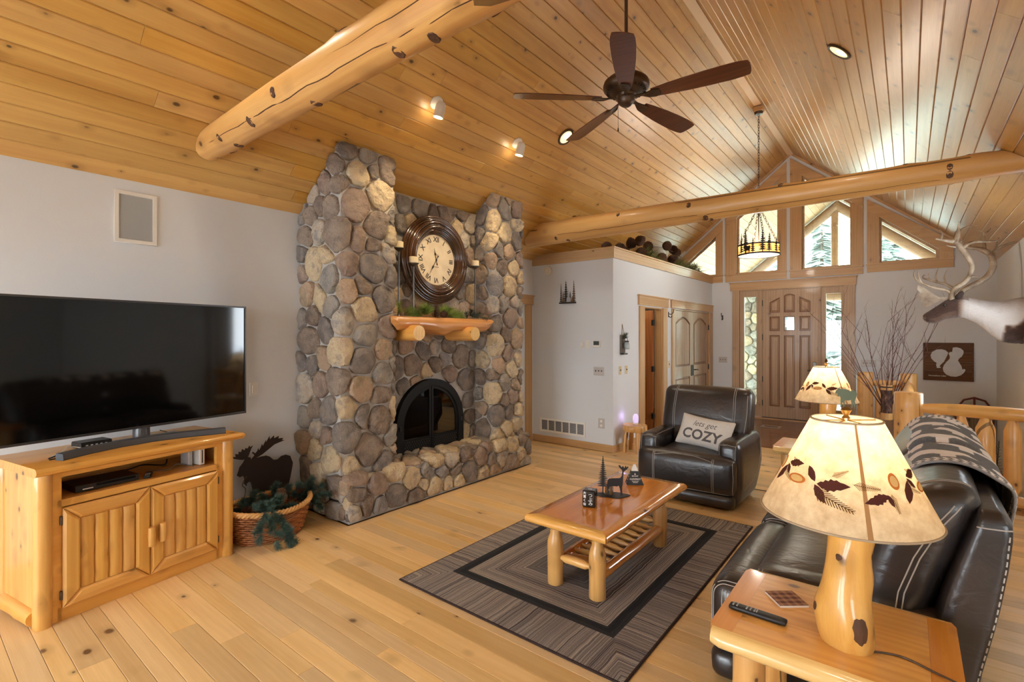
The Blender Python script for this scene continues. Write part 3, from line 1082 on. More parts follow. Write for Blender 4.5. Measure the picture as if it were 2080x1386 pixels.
def cells(poly, spacing, seed, keep=None, aniso=1.0, iters=2):
    rr = random.Random(seed)
    xs = [p[0] for p in poly]; ys_ = [p[1] for p in poly]
    x0, x1, y0, y1 = min(xs), max(xs), min(ys_), max(ys_)
    def inside(p):
        A = 0
        for i in range(len(poly)):
            a, b = poly[i], poly[(i + 1) % len(poly)]
            if (b[0] - a[0]) * (p[1] - a[1]) - (b[1] - a[1]) * (p[0] - a[0]) < 0: return False
        return True
    S = []
    fails = 0
    while fails < 900:
        p = (rr.uniform(x0, x1), rr.uniform(y0, y1))
        r = spacing * rr.uniform(.62, 1.18)
        if inside(p) and all(hypot(p[0] - q[0], (p[1] - q[1]) * aniso) > (r + q[2]) / 2 for q in S):
            S.append((p[0], p[1], r)); fails = 0
        else: fails += 1
    def vor():
        out = []
        for i, p in enumerate(S):
            c = poly
            for j, q in enumerate(S):
                if i != j and hypot(p[0] - q[0], p[1] - q[1]) < spacing * 3.2:
                    nx, ny = q[0] - p[0], (q[1] - p[1])
                    # power diagram: larger seeds take more room
                    w = (p[2] ** 2 - q[2] ** 2) * .35
                    cc = (q[0] ** 2 + q[1] ** 2 - p[0] ** 2 - p[1] ** 2 + w) / 2
                    c = clip(c, nx, ny, cc)
                    if len(c) < 3: break
            out.append(c if len(c) >= 3 else None)
        return out
    for _ in range(iters):
        V = vor(); T = []
        for p, c in zip(S, V):
            if not c: continue
            cx_ = sum(a[0] for a in c) / len(c); cy_ = sum(a[1] for a in c) / len(c)
            T.append((p[0] * .45 + cx_ * .55, p[1] * .45 + cy_ * .55, p[2]))
        S = T
    return [c for p, c in zip(S, vor()) if c and (keep is None or keep(sum(a[0] for a in c) / len(c), sum(a[1] for a in c) / len(c)))]


def stone(poly, fold, T, gap, seed, parent, push=None):
    rr = random.Random(seed)
    g = grow(poly, -gap)
    A = lambda q: sum(q[i][0] * q[(i + 1) % len(q)][1] - q[(i + 1) % len(q)][0] * q[i][1] for i in range(len(q))) / 2
    if len(g) < 3 or A(g) < .0012: return
    # reject inverted insets
    cx_ = sum(a[0] for a in poly) / len(poly); cy_ = sum(a[1] for a in poly) / len(poly)
    g = [p for p in poly]
    g2 = []
    n = len(g)
    for it in range(2):
        q = []
        for i in range(len(g)):
            a, b = g[i], g[(i + 1) % len(g)]
            k = .17 if it == 0 else .25
            q.append((a[0] + (b[0] - a[0]) * k, a[1] + (b[1] - a[1]) * k)); q.append((b[0] + (a[0] - b[0]) * k, b[1] + (a[1] - b[1]) * k))
        g = q
    per = [0]
    for i in range(len(g)): per.append(per[-1] + hypot(g[(i + 1) % len(g)][0] - g[i][0], g[(i + 1) % len(g)][1] - g[i][1]))
    N = 18; R = []
    j = 0
    for k in range(N):
        d = per[-1] * k / N
        while per[j + 1] < d: j += 1
        f = (d - per[j]) / max(1e-9, per[j + 1] - per[j])
        a, b = g[j], g[(j + 1) % len(g)]
        R.append((a[0] + (b[0] - a[0]) * f, a[1] + (b[1] - a[1]) * f))
    R2 = []
    for (u, v) in R:
        l = hypot(u - cx_, v - cy_)
        k = max(.3, (l - gap * rr.uniform(.7, 1.5)) / l)
        u, v = cx_ + (u - cx_) * k, cy_ + (v - cy_) * k
        if push: u, v = push(u, v)
        R2.append((u, v))
    size = sqrt(abs(A(R2)))
    T = T * min(1.15, .6 + size / .3) * rr.uniform(.8, 1.2)
    tx, ty = rr.uniform(-.16, .16), rr.uniform(-.16, .16)
    ph = rr.random() * 50
    prof = [(1.0, -.022), (1.0, .22), (.955, .68), (.85, .93), (.52, 1.05), (.0, 1.06)]
    if rr.random() < .55: prof = [(1.0, -.022), (1.0, .35), (.975, .8), (.90, .98), (.55, 1.0), (.0, .97)]
    vs = []; fs = []
    for (k, hh) in prof:
        for (u, v) in (R2 if k else [(cx_, cy_)]):
            uu, vv = cx_ + (u - cx_) * k, cy_ + (v - cy_) * k
            if hh < 0: h = hh
            else:
                nz = noise.noise(Vector((uu * 11 + ph, vv * 11, ph)))
                h = hh * T * (1 + .42 * nz + .25 * noise.noise(Vector((uu * 26, vv * 26 + ph, ph)))) + (tx * (uu - cx_) + ty * (vv - cy_)) * min(1, hh)
                h = max(h, .002)
            vs.append(fold.map(uu, vv, h))
    for i in range(4):
        for k in range(N):
            k2 = (k + 1) % N
            fs.append((i * N + k, i * N + k2, (i + 1) * N + k2, (i + 1) * N + k))
    c = 5 * N
    for k in range(N): fs.append((4 * N + k, 4 * N + (k + 1) % N, c))
    return MB().add(vs, fs).build('stone', M['stone'], parent, smooth=70, fix=True)


FP = thing('fireplace', 'floor to ceiling river stone fireplace with raised hearth and arched firebox', 'fireplace', (0, 0, 0))
IN = .022                               # mortar face lies this far behind the stone faces
CX, RXB = -3.764, -4.03                 # column front, recess back
cx_, rb = CX - IN, RXB - IN
def core(poly_xz, y0, y1, name):
    return board_x(poly_xz, y0, y1).build(name, M['mortar'], FP)
cz_ = lambda x: ceil_z(x) - .004
left = core([(XL, 0), (cx_, 0), (cx_, cz_(cx_)), (XL, cz_(XL))], 2.392 + IN, 2.989 - IN, 'left_column')
right = core([(XL, 0), (cx_, 0), (cx_, cz_(cx_)), (XL, cz_(XL))], 4.364 + IN, 4.955 - IN, 'right_column')
yc, zs, ra = 3.65, .64, .462            # firebox arch
arch = [(yc - ra, .385)] + [(yc - ra * cos(pi * k / 24), zs + ra * sin(pi * k / 24)) for k in range(25)] + [(yc + ra, .385)]
rl = curve_flat([[(2.96, .2), (4.39, .2), (4.39, cz_(rb)), (2.96, cz_(rb))], arch], .06)
xform(rl, frame_mat((rb - .03, 0, 0), (0, 1, 0), (0, 0, 1), (1, 0, 0)))
recess = link('recess_wall', rl, M['mortar'], FP)
hz = .355
hearth = core([(XL + .02, 0), (HX - IN, 0), (HX - IN, hz), (XL + .02, hz)], HY0 + IN, HY1 - IN, 'hearth')

# left column: side, front and inner face unfolded
wS, wF, wI = CX - XL, 2.989 - 2.392, CX - RXB
fA = Fold([(XL, 2.392 + IN), (cx_, 2.392 + IN), (cx_, 2.989 - IN), (rb, 2.989 - IN)], lambda a, b, t: (a, b, t))
eA = fA.L
pA = [(0, 0), (eA[3] - .01, 0), (eA[3] - .01, cz_(rb)), (eA[2], cz_(cx_)), (eA[1], cz_(cx_)), (0, cz_(XL))]
n_st = 0
for i, c in enumerate(cells(pA, .222, 21, lambda u, v: not (v < .36 and u > eA[1] + .1))):
    stone(c, fA, .036, .007, 100 + i, left)
# right column: inner, front (its far side turns away from the room)
fC = Fold([(rb, 4.364 + IN), (cx_, 4.364 + IN), (cx_, 4.955 - IN), (XL, 4.955 - IN)], lambda a, b, t: (a, b, t))
eC = fC.L
pC = [(.01, .30), (eC[2] + .16, .30), (eC[2] + .16, cz_(cx_ - .16)), (eC[2], cz_(cx_)), (eC[1], cz_(cx_)), (.01, cz_(rb))]
for i, c in enumerate(cells(pC, .205, 33)):
    stone(c, fC, .036, .007, 400 + i, right)
# recess wall
fB = Fold([(rb, 2.97), (rb, 4.40)], lambda a, b, t: (a, b, t))
pB = [(.02, .36), (1.40, .36), (1.40, cz_(rb)), (.02, cz_(rb))]
ac = (yc - 2.97, zs)
def in_arch(u, v, m):
    return (hypot(u - ac[0], v - ac[1]) < ra + m) if v > zs else abs(u - ac[0]) < ra + m
def push(u, v):
    m = .03
    if not in_arch(u, v, m): return u, v
    if v > zs:
        l = hypot(u - ac[0], v - ac[1]); k = (ra + m) / max(l, .05)
        return ac[0] + (u - ac[0]) * k, ac[1] + (v - ac[1]) * k
    return (ac[0] + (ra + m) * (1 if u > ac[0] else -1)), v
for i, c in enumerate(cells(pB, .205, 55, lambda u, v: not in_arch(u, v, .0))):
    stone(c, fB, .032, .007, 700 + i, recess, push)
# hearth: riser, nosing and top
fD = Fold([(HX - IN, 0), (HX - IN, hz), (XL, hz)], lambda a, b, t: (a, t, b))
eD = fD.L
pD = [(.012, HY0 - .005), (eD[1] + .40, HY0 - .005), (eD[1] + .40, HY1 + .005), (.012, HY1 + .005)]
def keepD(u, v):
    if u < eD[1] + .07: return True
    return 3.02 < v < 4.33
for i, c in enumerate(cells(pD, .185, 77, keepD)):
    stone(c, fD, .036, .006, 1000 + i, hearth)
# left end of the projecting hearth
fE = Fold([(cx_, HY0 + IN), (HX - IN, HY0 + IN)], lambda a, b, t: (a, b, t))
for i, c in enumerate(cells([(0, .01), (.15, .01), (.15, .37), (0, .37)], .15, 91)):
    stone(c, fE, .03, .008, 1300 + i, hearth)

# firebox
M['soot'] = plain('firebrick_soot', (38, 30, 26), .95)
fb = MB()
x0, x1 = XL + .03, rb - .03
fb.box(((x0 + x1) / 2, yc, .375), (x1 - x0, 1.0, .02)); fb.box((x0 - .005, yc, .75), (.01, 1.0, .78))
for s in (-1, 1): fb.box(((x0 + x1) / 2, yc + s * .49, .75), (x1 - x0, .02, .78))
fb.box(((x0 + x1) / 2, yc, 1.13), (x1 - x0, 1.0, .02))
fbo = fb.build('firebox', M['soot'], FP)
for (y, x, r, a) in ((3.55, -4.25, .05, .15), (3.75, -4.2, .045, -.2), (3.62, -4.22, .04, .5)):
    zz = .435 if a < .4 else .53
    MB().tube([(x - .05 * a, y - .25, zz), (x, y, zz + .01), (x + .05 * a, y + .25, zz + a * .05)], [r, r * 1.05, r * .9], 9).build('fire_log', M['bark'], fbo, smooth=60)
def archp(r, b): return [(yc - r, b)] + [(yc - r * cos(pi * k / 24), zs + r * sin(pi * k / 24)) for k in range(25)] + [(yc + r, b)]
fr = curve_flat([archp(.475, .378), archp(.405, .385)], .05, .004)
xform(fr, frame_mat((RXB + .01, 0, 0), (0, 1, 0), (0, 0, 1), (1, 0, 0)))
M['fire_iron'] = plain('matte_black_iron', (16, 15, 15), .55, spec=.25)
link('firebox_frame', fr, M['fire_iron'], FP)
for s in (-1, 1):
    def half(r, b, g):
        pts = [(yc + s * g, b)] + [(yc + s * g, zs + sqrt(max(0, r * r - g * g)))] + [(yc + s * r * sin(pi / 2 * k / 12), zs + r * cos(pi / 2 * k / 12)) for k in range(1, 13) if r * sin(pi / 2 * k / 12) > g + .004] + [(yc + s * r, b)]
        return pts
    fd = curve_flat([half(.404, .388, .004), half(.372, .515, .03)], .022)
    xform(fd, frame_mat((RXB + .012, 0, 0), (0, 1, 0), (0, 0, 1), (1, 0, 0)))
    dd = link('firebox_door', fd, M['fire_iron'], FP)
    board_y(half(.372, .515, .03), RXB + .008, RXB + .012).build('glass_pane', glass_pane('smoked_glass', (.45, .42, .4), .3), dd)
    lt = MB()
    for i in range(11):
        for j in range(4):
            yy = yc + s * (.04 + i * .031 + (j % 2) * .015); zz = .41 + j * .024
            lt.lathe([(.007, 0), (.011, .004), (.007, .006)], 6, (RXB + .022, yy, zz), Ry(pi / 2))
    lt.build('lattice', M['black_metal'], dd)['kind'] = 'stuff'
    MB().tube([(RXB + .045, yc + s * .44, .62), (RXB + .045, yc + s * .44, .66)], .012, 8).build('latch', M['black_metal'], dd)

# ---------- mantel
mt = thing('mantel', 'live edge half log mantel shelf on two log corbels, between the stone columns', 'mantel', (0, 0, 0))
prof_m = [(2.905, 1.70), (2.98, 1.632), (3.06, 1.64), (3.2, 1.645), (3.30, 1.636), (3.36, 1.628), (3.46, 1.612), (3.52, 1.590), (3.57, 1.582), (3.63, 1.602), (3.70, 1.626), (3.82, 1.636), (3.95, 1.640), (4.08, 1.616), (4.2, 1.63), (4.27, 1.66), (4.318, 1.71)]
vs = []; fs = []
fine = []
for a, b in zip(prof_m, prof_m[1:]):
    for k in range(3): fine.append((a[0] + (b[0] - a[0]) * k / 3, a[1] + (b[1] - a[1]) * k / 3))
fine.append(prof_m[-1])
for (y, zb) in fine:
    xb = -3.742 if y < 3.0 else -3.985
    w = .008 * noise.noise(Vector((y * 6, 0, 3)))
    sec = [(xb, 1.765), (-3.735, 1.765), (-3.718 + w, 1.756), (-3.695 + w, 1.765 - (1.765 - zb) * .45), (-3.71 + w, zb + .02), (-3.735, zb), (xb, zb + .012)]
    vs += [(x, y, z) for x, z in sec]
n = 7; m = len(fine)
for i in range(m - 1):
    for k in range(n):
        fs.append((i * n + k, i * n + (k + 1) % n, (i + 1) * n + (k + 1) % n, (i + 1) * n + k))
fs += [tuple(range(n)), tuple((m - 1) * n + k for k in range(n))]
M['mantel'] = wood('live_edge_mantel', (206, 148, 84), (166, 106, 52), 'Y', knots=.25, rough=.35, coat=.3, kscale=.6)
MB().add(vs, fs).build('shelf', M['mantel'], mt, smooth=45)
M['log_end'] = wood('sawn_log_end', (244, 212, 150), (222, 178, 112), 'X', knots=0, rough=.55)
for (y, z) in ((3.13, 1.607), (3.905, 1.600)):
    b = MB().tube([(RXB + .03, y, z), (-3.9, y, z), (-3.62, y, z), (-3.605, y, z)], [.075, .077, .076, .072], 18)
    c = b.build('corbel', M['honey_x'], mt, smooth=50)
    MB().lathe([(.069, -.002), (.069, .003), (.05, .004), (.048, .003), (.03, .004), (.028, .003), (0, .004)], 18, (-3.605, y, z), Ry(pi / 2)).build('cut_face', M['log_end'], c)

# ---------- clock
M['clock_wood'] = wood('dark_clock_wood', (84, 52, 26), (26, 17, 12), 'Z', knots=0, rough=.2, coat=.8, scale=.5)
ck = thing('wall_clock', 'large round wall clock with stepped dark wood frame above the mantel', 'clock', (-3.985, 3.665, 2.39))
pr_ = [(.0, 0), (.462, 0)]
for (ra_, rb_, ha_, hb_) in ((.472, .448, .03, .045), (.446, .432, .046, .052), (.430, .410, .056, .068), (.408, .372, .074, .078), (.370, .358, .082, .086), (.356, .330, .088, .088), (.328, .318, .082, .078), (.316, .300, .072, .066), (.298, .288, .060, .054), (.286, .272, .046, .036)):
    for q in range(7):
        a = pi * q / 6
        m_ = (ra_ + rb_) / 2; w_ = (ra_ - rb_) / 2
        pr_.append((m_ + w_ * cos(a), ha_ + (hb_ - ha_) * q / 6 + w_ * .8 * sin(a)))
pr_ += [(.268, .03), (0, .03)]
R90 = Ry(pi / 2)
MB().lathe(pr_, 72, (0, 0, 0), R90).build('frame', M['clock_wood'], ck, smooth=55)
dial = NT('clock_dial'); v_ = dial.coords(False)
dial.p(Base_Color=dial.ramp(dial.noise(v_, 9, 4, .6), [(.3, srgb(214, 196, 164)), (.62, srgb(228, 214, 184))]), Roughness=.5)
MB().lathe([(.268, 0), (.268, .004), (0, .004)], 48, (.031, 0, 0), R90).build('dial', dial.mat, ck)
ink = plain('black_ink', (24, 20, 18), .6)
for k, tx in enumerate(('XII', 'I', 'II', 'III', 'IV', 'V', 'VI', 'VII', 'VIII', 'IX', 'X', 'XI')):
    a = pi / 2 - k * pi / 6
    me = text_mesh(tx, .078, .001, bold=.0006, spacing=.92)
    Mx = frame_mat((.0362, .215 * cos(a), .215 * sin(a)), (0, sin(a), -cos(a)), (0, cos(a), sin(a)), (1, 0, 0))
    link('numeral', xform(me, Mx), ink, ck)
for nm, ang, L, w in (('hour_hand', pi / 2 + .24, .125, .016), ('minute_hand', pi / 2 - 2 * pi * 35.3 / 60, .19, .014)):
    p = [(-.06, 0), (-.05, .008), (-.03, .003), (L * .35, .003), (L * .5, w * .8), (L * .66, .003), (L, 0)]
    po = p + [(a, -b) for a, b in p[::-1] if b > 0]
    MB().prism(po, .0375, .0395, lambda u, v, h: (h, u * cos(ang) - v * sin(ang), u * sin(ang) + v * cos(ang))).build(nm, ink, ck)
MB().lathe([(.009, 0), (.009, .006), (0, .008)], 12, (.036, 0, 0), R90).build('hub', ink, ck)
for yy, w in ((.055, .05), (-.075, .07)):
    MB().box((.0362, 0, yy), (.0006, w, .008)).build('faded_band', plain('faded_ink', (150, 132, 108), .7), ck)

# ---------- candlesticks on the mantel
M['cream'].node_tree.nodes['Principled BSDF'].inputs['Subsurface Weight'].default_value = .1
def candlestick(label, x, y, top):
    t = thing('candlestick', label, 'candlestick', (x, y, 1.765), group='metal candlesticks on the mantel')
    h = top - 1.765 - .065
    MB().lathe([(.0, 0), (.05, 0), (.05, .006), (.014, .012), (.009, .02)], 16).build('base', M['steel'], t, smooth=40)
    MB().box((0, 0, h / 2), (.014, .014, h), ch=.002).build('stem', M['steel'], t)
    MB().lathe([(.008, h - .03), (.03, h - .012), (.052, h - .004), (.055, h + .004), (.0, h + .004)], 18).build('cup', M['steel'], t, smooth=40)
    c = MB().lathe([(0, h + .004), (.045, h + .004), (.045, h + .063), (.04, h + .066), (0, h + .06)], 20).build('candle', M['cream'], t, smooth=40)
    MB().tube([(0, 0, h + .06), (.002, 0, h + .075)], .0015, 5).build('wick', ink, c)
    return t
candlestick('tall candlestick with cream candle, standing in front of the clock', -3.83, 3.25, 2.36)
candlestick('candlestick with cream candle left of the clock, against the left stone column', -3.90, 3.125, 2.50)
candlestick('candlestick with cream candle right of the clock, beside the right stone column', -3.87, 4.19, 2.435)

# ---------- pine cones and sprigs
M['cone'] = plain('pine_cone_scales', (92, 62, 42), .8, var=.4)
M['cone_dark'] = plain('dark_cone_scales', (84, 56, 40), .85, var=.4)
M['needle_g'] = plain('green_pine_needles', (122, 142, 62), .7, var=.5)
M['needle_d'] = plain('dark_fir_needles', (46, 66, 54), .75, var=.5)
M['needle_o'] = plain('olive_pine_needles', (104, 106, 56), .75, var=.4)
M['twig'] = plain('brown_twig', (84, 58, 40), .85)


def cone_mesh(h, r, rows=11, per=9):
    m = MB()
    m.lathe([(0, 0), (r * .35, h * .08), (r * .4, h * .4), (r * .2, h * .85), (0, h)], 8)
    for i in range(rows):
        f = i / (rows - 1)
        rad = r * 1.25 * (sin(pi * (.18 + .72 * f)) ** .8) * (1 - .25 * f)
        z = h * (.04 + .9 * f)
        for k in range(per):
            a = 2 * pi * (k + .5 * (i % 2)) / per + i * .05
            d = Vector((cos(a), sin(a), 0)); s = Vector((-sin(a), cos(a), 0)) * rad * .42
            o = Vector((0, 0, z))
            tip = o + d * rad * 1.1 + Vector((0, 0, h * .06))
            b = o + d * rad * .3
            m.add([b, o + d * rad * .8 + s, tip, o + d * rad * .8 - s, o + d * rad * .85 + Vector((0, 0, h * .05))], [(0, 1, 4), (1, 2, 4), (2, 3, 4), (3, 0, 4), (0, 3, 2, 1)])
    return m.mesh('pine_cone', fix=False)


def pine_cone(label, loc, rot, h=.12, r=.04, group=None, mat=None):
    o = link('pine_cone', cone_mesh(h, r), mat or M['cone'], loc=loc, rot=rot)
    return prop(o, label, 'pine cone', group)


def sprig_mesh(m, o, d, L, nl, count, rr, droop=.2, spread=1.0):
    """needles round a twig"""
    o = Vector(o); d = Vector(d).normalized()
    s1 = d.orthogonal().normalized(); s2 = d.cross(s1)
    for i in range(count):
        f = rr.random()
        p = o + d * L * f + Vector((0, 0, -droop * L * f * f))
        a = rr.random() * 6.283
        q = (d * rr.uniform(.3, .9) + (s1 * cos(a) + s2 * sin(a)) * spread).normalized() * nl * rr.uniform(.7, 1.2)
        w = q.cross(Vector((rr.random() - .5, rr.random() - .5, rr.random() - .5))).normalized() * nl * .03
        m.add([p - w, p + w, p + q], [(0, 1, 2)])


def sprig(name, label, loc, stems, mat, seed, nl=.06, count=110, group=None, cat='greenery', tw=.003):
    rr = random.Random(seed)
    t = thing(name, label, cat, loc, group=group)
    a = MB(); b = MB()
    for (o, d, L) in stems:
        dd = Vector(d).normalized()
        a.tube([Vector(o), Vector(o) + dd * L * .5 + Vector((0, 0, -.05 * L)), Vector(o) + dd * L + Vector((0, 0, -.2 * L))], [tw, tw * .8, tw * .4], 5)
        sprig_mesh(b, o, d, L, nl, count, rr)
    a.build('twig', M['twig'], t)
    b.build('needles', mat, t, fix=False)['kind'] = 'stuff'
    return t


pine_cone('big brown pine cone standing upright at the middle of the mantel', (-3.80, 3.515, 1.767), (0, .1, 0), .135, .042)
pine_cone('pine cone lying on its side at the middle of the mantel', (-3.775, 3.58, 1.797), (-1.4, 0, .3), .10, .034)
zm = 1.775
sprig('pine_sprig', 'bright green long needled pine sprig left of the mantel pine cones', (-3.82, 3.42, zm), [((0, 0, .02), (.1, -.6, .9), .09), ((0, -.02, .02), (.3, -.3, .7), .09), ((0, -.1, .01), (.2, -.9, .25), .12), ((.0, -.04, .02), (.3, .2, .8), .07)], M['needle_g'], 3,   .085, 300, 'pine sprigs on the mantel')
sprig('pine_sprig', 'yellow green pine sprig right of the mantel pine cones', (-3.82, 3.68, zm), [((0, 0, .02), (.2, .3, .8), .09), ((0, .04, .01), (.3, .8, .3), .14), ((0, -.02, .02), (.2, -.4, .8), .08), ((0, .1, .01), (.4, .6, .2), .1)], M['needle_g'], 4,   .085, 300, 'pine sprigs on the mantel')
sprig('pine_sprig', 'olive pine sprig at the left end of the mantel', (-3.84, 3.09, zm), [((0, 0, .02), (.1, -.2, .9), .13), ((0, .05, .01), (.3, .4, .5), .12), ((0, .1, .01), (.3, .9, .2), .12)], M['needle_g'], 5, .06, 150, 'pine sprigs on the mantel')
sprig('fir_sprig', 'dark green fir sprig with cones at the right end of the mantel', (-3.80, 4.03, zm), [((0, 0, .02), (.2, .1, .9), .09), ((0, .03, .01), (.4, .6, .5), .12), ((0, -.04, .01), (.4, -.6, .5), .11), ((.02, .06, .01), (.5, .8, .1), .15), ((.02, 0, .02), (.6, -.1, .3), .08)], M['needle_d'], 6, .045, 190)

# stone porch pillar seen through the left sidelight
pp = thing('porch_pillar', 'stone porch pillar close outside the left sidelight', 'pillar', (0, 0, 0))
px0, px1, py0, py1 = -3.12, -2.62, 12.2, 12.7
MB().box(((px0 + px1) / 2, (py0 + py1) / 2, 1.3), (px1 - px0 - .04, py1 - py0 - .04, 2.7)).build('core', M['mortar'], pp)
fQ = Fold([(px0, py1), (px0, py0), (px1, py0), (px1, py1)], lambda a, b, t: (a, b, t))
for i, c in enumerate(cells([(.1, 0), (1.5, 0), (1.5, 2.65), (.1, 2.65)], .21, 5)):
    stone(c, fQ, .04, .008, 1500 + i, pp)
# ================================================================== TV CORNER
CR = atan2(.983, -.181)
con = thing('tv_console', 'honey pine log media console with two half log doors, standing under the television', 'media console', (-3.641, .529, 0), CR)
def log_post(x, y, z0, z1, r, seed, n=14, m=14, taper=0.0, lump=.05, axis=2):
    rr = random.Random(seed)
    kn = [(rr.uniform(.08, .92), rr.uniform(0, 6.28), rr.uniform(.06, .14)) for _ in range(3)]
    vs = []; fs = []
    for i in range(m + 1):
        t = i / m
        for k in range(n):
            w = 2 * pi * k / n
            q = r * (1 - taper * t) * (1 + lump * noise.noise(Vector((t * 3 + seed, cos(w), sin(w)))))
            for kt, kw, kh in kn:
                dw = (w - kw + pi) % (2 * pi) - pi
                q += r * kh * math.exp(-(((t - kt) * (z1 - z0) / .03) ** 2 + (dw / .4) ** 2))
            if i in (0, m): q *= .93
            zz = z0 + (z1 - z0) * t
            if i == 1: zz = z0 + min(.01, (z1 - z0) * .05)
            if i == m - 1: zz = z1 - min(.01, (z1 - z0) * .05)
            p = (q * cos(w), q * sin(w), zz)
            p = {2: (x + p[0], y + p[1], p[2]), 0: (p[2], x + p[0], y + p[1]), 1: (x + p[0], p[2], y + p[1])}[axis]
            vs.append(p)
    for i in range(m):
        for k in range(n):
            fs.append((i * n + k, i * n + (k + 1) % n, (i + 1) * n + (k + 1) % n, (i + 1) * n + k))
    fs += [tuple(range(n))[::-1], tuple(m * n + k for k in range(n))]
    return MB().add(vs, fs)


CD = .50
for i, (x, y) in enumerate(((.005, .03), (1.028, .03), (.005, CD), (1.028, CD))):
    log_post(x, y, 0, .832, .041, 40 + i).build('post', M['honey_z'], con, smooth=60)
# top with rounded log edge
sec = [(-.06, .846), (-.066, .857), (-.06, .870), (-.045, .88), (.54, .88), (.54, .832), (-.02, .832), (-.045, .835)]
vs = [(x, y, z) for x in (-.05, 1.09) for y, z in sec]
tp = MB().add(vs, [(i, (i + 1) % 8, (i + 1) % 8 + 8, i + 8) for i in range(8)] + [tuple(range(8))[::-1], tuple(range(8, 16))])
tp.lathe([(0, 0), (.0238, .0), (.02, .018), (.012, .028), (0, .032)], 10, (1.09, -.04, .856), Ry(pi / 2))
tp.build('top', M['honey_x'], con, smooth=50)
b = MB()
b.box((.062, .035, .416), (.045, .03, .83)); b.box((.972, .035, .416), (.045, .03, .83))
b.box((.517, .035, .815), (.9, .03, .034)); b.box((.517, .035, .652), (.9, .03, .04)); b.box((.517, .035, .037), (.9, .03, .074))
b.box((.517, .03, .35), (.012, .02, .56))
b.build('face_frame', M['honey_x'], con)
MB().box((.517, .27, .664), (.98, .46, .018)).build('shelf', M['honey_x'], con)
MB().box((.517, .505, .42), (.98, .012, .8)).build('back_panel', M['honey_x'], con)
for x in (-.005, 1.038):
    MB().box((x, .265, .44), (.022, .42, .78)).build('side_panel', M['honey_z'], con)
    log_post(x - .012 if x < 0 else x + .012, .055, .055, .475, .042, 60, axis=1).build('bottom_rail', M['honey_y'], con, smooth=60)
def console_door(xa, xb, za, zb, seed, hx, hz0, hz1, hinge_x):
    d = MB().box(((xa + xb) / 2, .022, (za + zb) / 2), (xb - xa - .1, .012, zb - za - .1)).build('door', M['honey_z'], con)
    fw = .078
    O = [(xa, za), (xb, za), (xb, zb), (xa, zb)]; I = [(xa + fw, za + fw), (xb - fw, za + fw), (xb - fw, zb - fw), (xa + fw, zb - fw)]
    for k in range(4):
        j = (k + 1) % 4
        e = .0008
        q = [O[k], O[j], I[j], I[k]]
        c = (sum(p[0] for p in q) / 4, sum(p[1] for p in q) / 4)
        q = [(c[0] + (p[0] - c[0]) * (1 - e * 8), c[1] + (p[1] - c[1]) * (1 - e * 8)) for p in q]
        vs = [(u, .02, v) for u, v in q] + [(u, .004, v) for u, v in q]
        q2 = grow(q, -.012)
        A0 = sum(q[i][0] * q[(i + 1) % 4][1] - q[(i + 1) % 4][0] * q[i][1] for i in range(4))
        vs += [(u, -.008, v) for u, v in (q2 if A0 > 0 else q2[::-1])]
        fs = [(i, (i + 1) % 4, (i + 1) % 4 + 4, i + 4) for i in range(4)] + [(i + 4, (i + 1) % 4 + 4, (i + 1) % 4 + 8, i + 8) for i in range(4)] + [(8, 9, 10, 11), (3, 2, 1, 0)]
        MB().add(vs, fs).build('stile' if k % 2 else 'rail', M['honey_z'] if k % 2 else M['honey_x'], d)
    rr = random.Random(seed)
    w = (xb - xa - 2 * fw) / 4
    for k in range(4):
        cx0 = xa + fw + w * (k + .5)
        vs = []; fs = []; n = 9; m = 12
        for i in range(m + 1):
            t = i / m; z = za + fw + .002 + (zb - za - 2 * fw - .004) * t
            wob = .004 * noise.noise(Vector((t * 4, k * 3.3 + seed, 0)))
            pr2 = 1 if 0 < i < m else .75
            for q in range(n):
                a = pi * q / (n - 1)
                bump = .004 * max(0, noise.noise(Vector((t * 6, q * .6, k * 9 + seed))))
                vs.append((cx0 + wob - (w * .485) * cos(a), .018 - (.019 * pr2 + bump) * sin(a) ** .7, z))
        for i in range(m):
            for q in range(n - 1): fs.append((i * n + q, i * n + q + 1, (i + 1) * n + q + 1, (i + 1) * n + q))
        fs += [tuple(range(n)), tuple(m * n + q for q in range(n))]
        MB().add(vs, fs).build('slat', M['honey_z'], d, smooth=60)
    MB().tube([(hx, -.028, hz0), (hx, -.03, (hz0 + hz1) / 2), (hx, -.028, hz1)], [.019, .021, .019], 12).build('handle', M['honey_z'], d, smooth=50)
    for z in (za + .07, zb - .07):
        MB().box((hinge_x, .014, z), (.012, .02, .05), ch=.003).build('hinge', M['bronze'], d)
console_door(.085, .519, .073, .628, 1, .512, .266, .383, .081)
console_door(.523, .951, .073, .628, 2, .576, .277, .391, .955)

def C2W(x, y, z): return (-3.641 - .181 * x - .983 * y, .529 + .983 * x - .181 * y, z)

# ---------- television
M['screen'] = plain('tv_glass', (6, 6, 7), .06, spec=.6)
M['bezel'] = plain('tv_bezel', (70, 68, 68), .3, metal=.6)
tv = thing('television', 'large flat black television with thin grey bezel, standing on the pine console', 'television', C2W(.61, .30, .88), CR)
b = MB()
for (c, d) in (((0, -.02, .934 - .006), (1.455, .03, .012)), ((0, -.02, .091), (1.455, .03, .014)), ((-.7225, -.02, .51), (.01, .03, .84)), ((.7225, -.02, .51), (.01, .03, .84))): b.box(c, d)
b.build('bezel', M['bezel'], tv)
MB().box((0, -.016, .51), (1.436, .022, .83)).build('screen', M['screen'], tv)
MB().box((0, .025, .48), (1.3, .06, .66), ch=.02).build('back_housing', M['black_metal'], tv)
s = MB().lathe([(.055, .012), (.05, .02), (.048, .085)], 20, wob=lambda w, z: 1.0)
s.box((0, .02, .006), (.5, .12, .012), ch=.004)
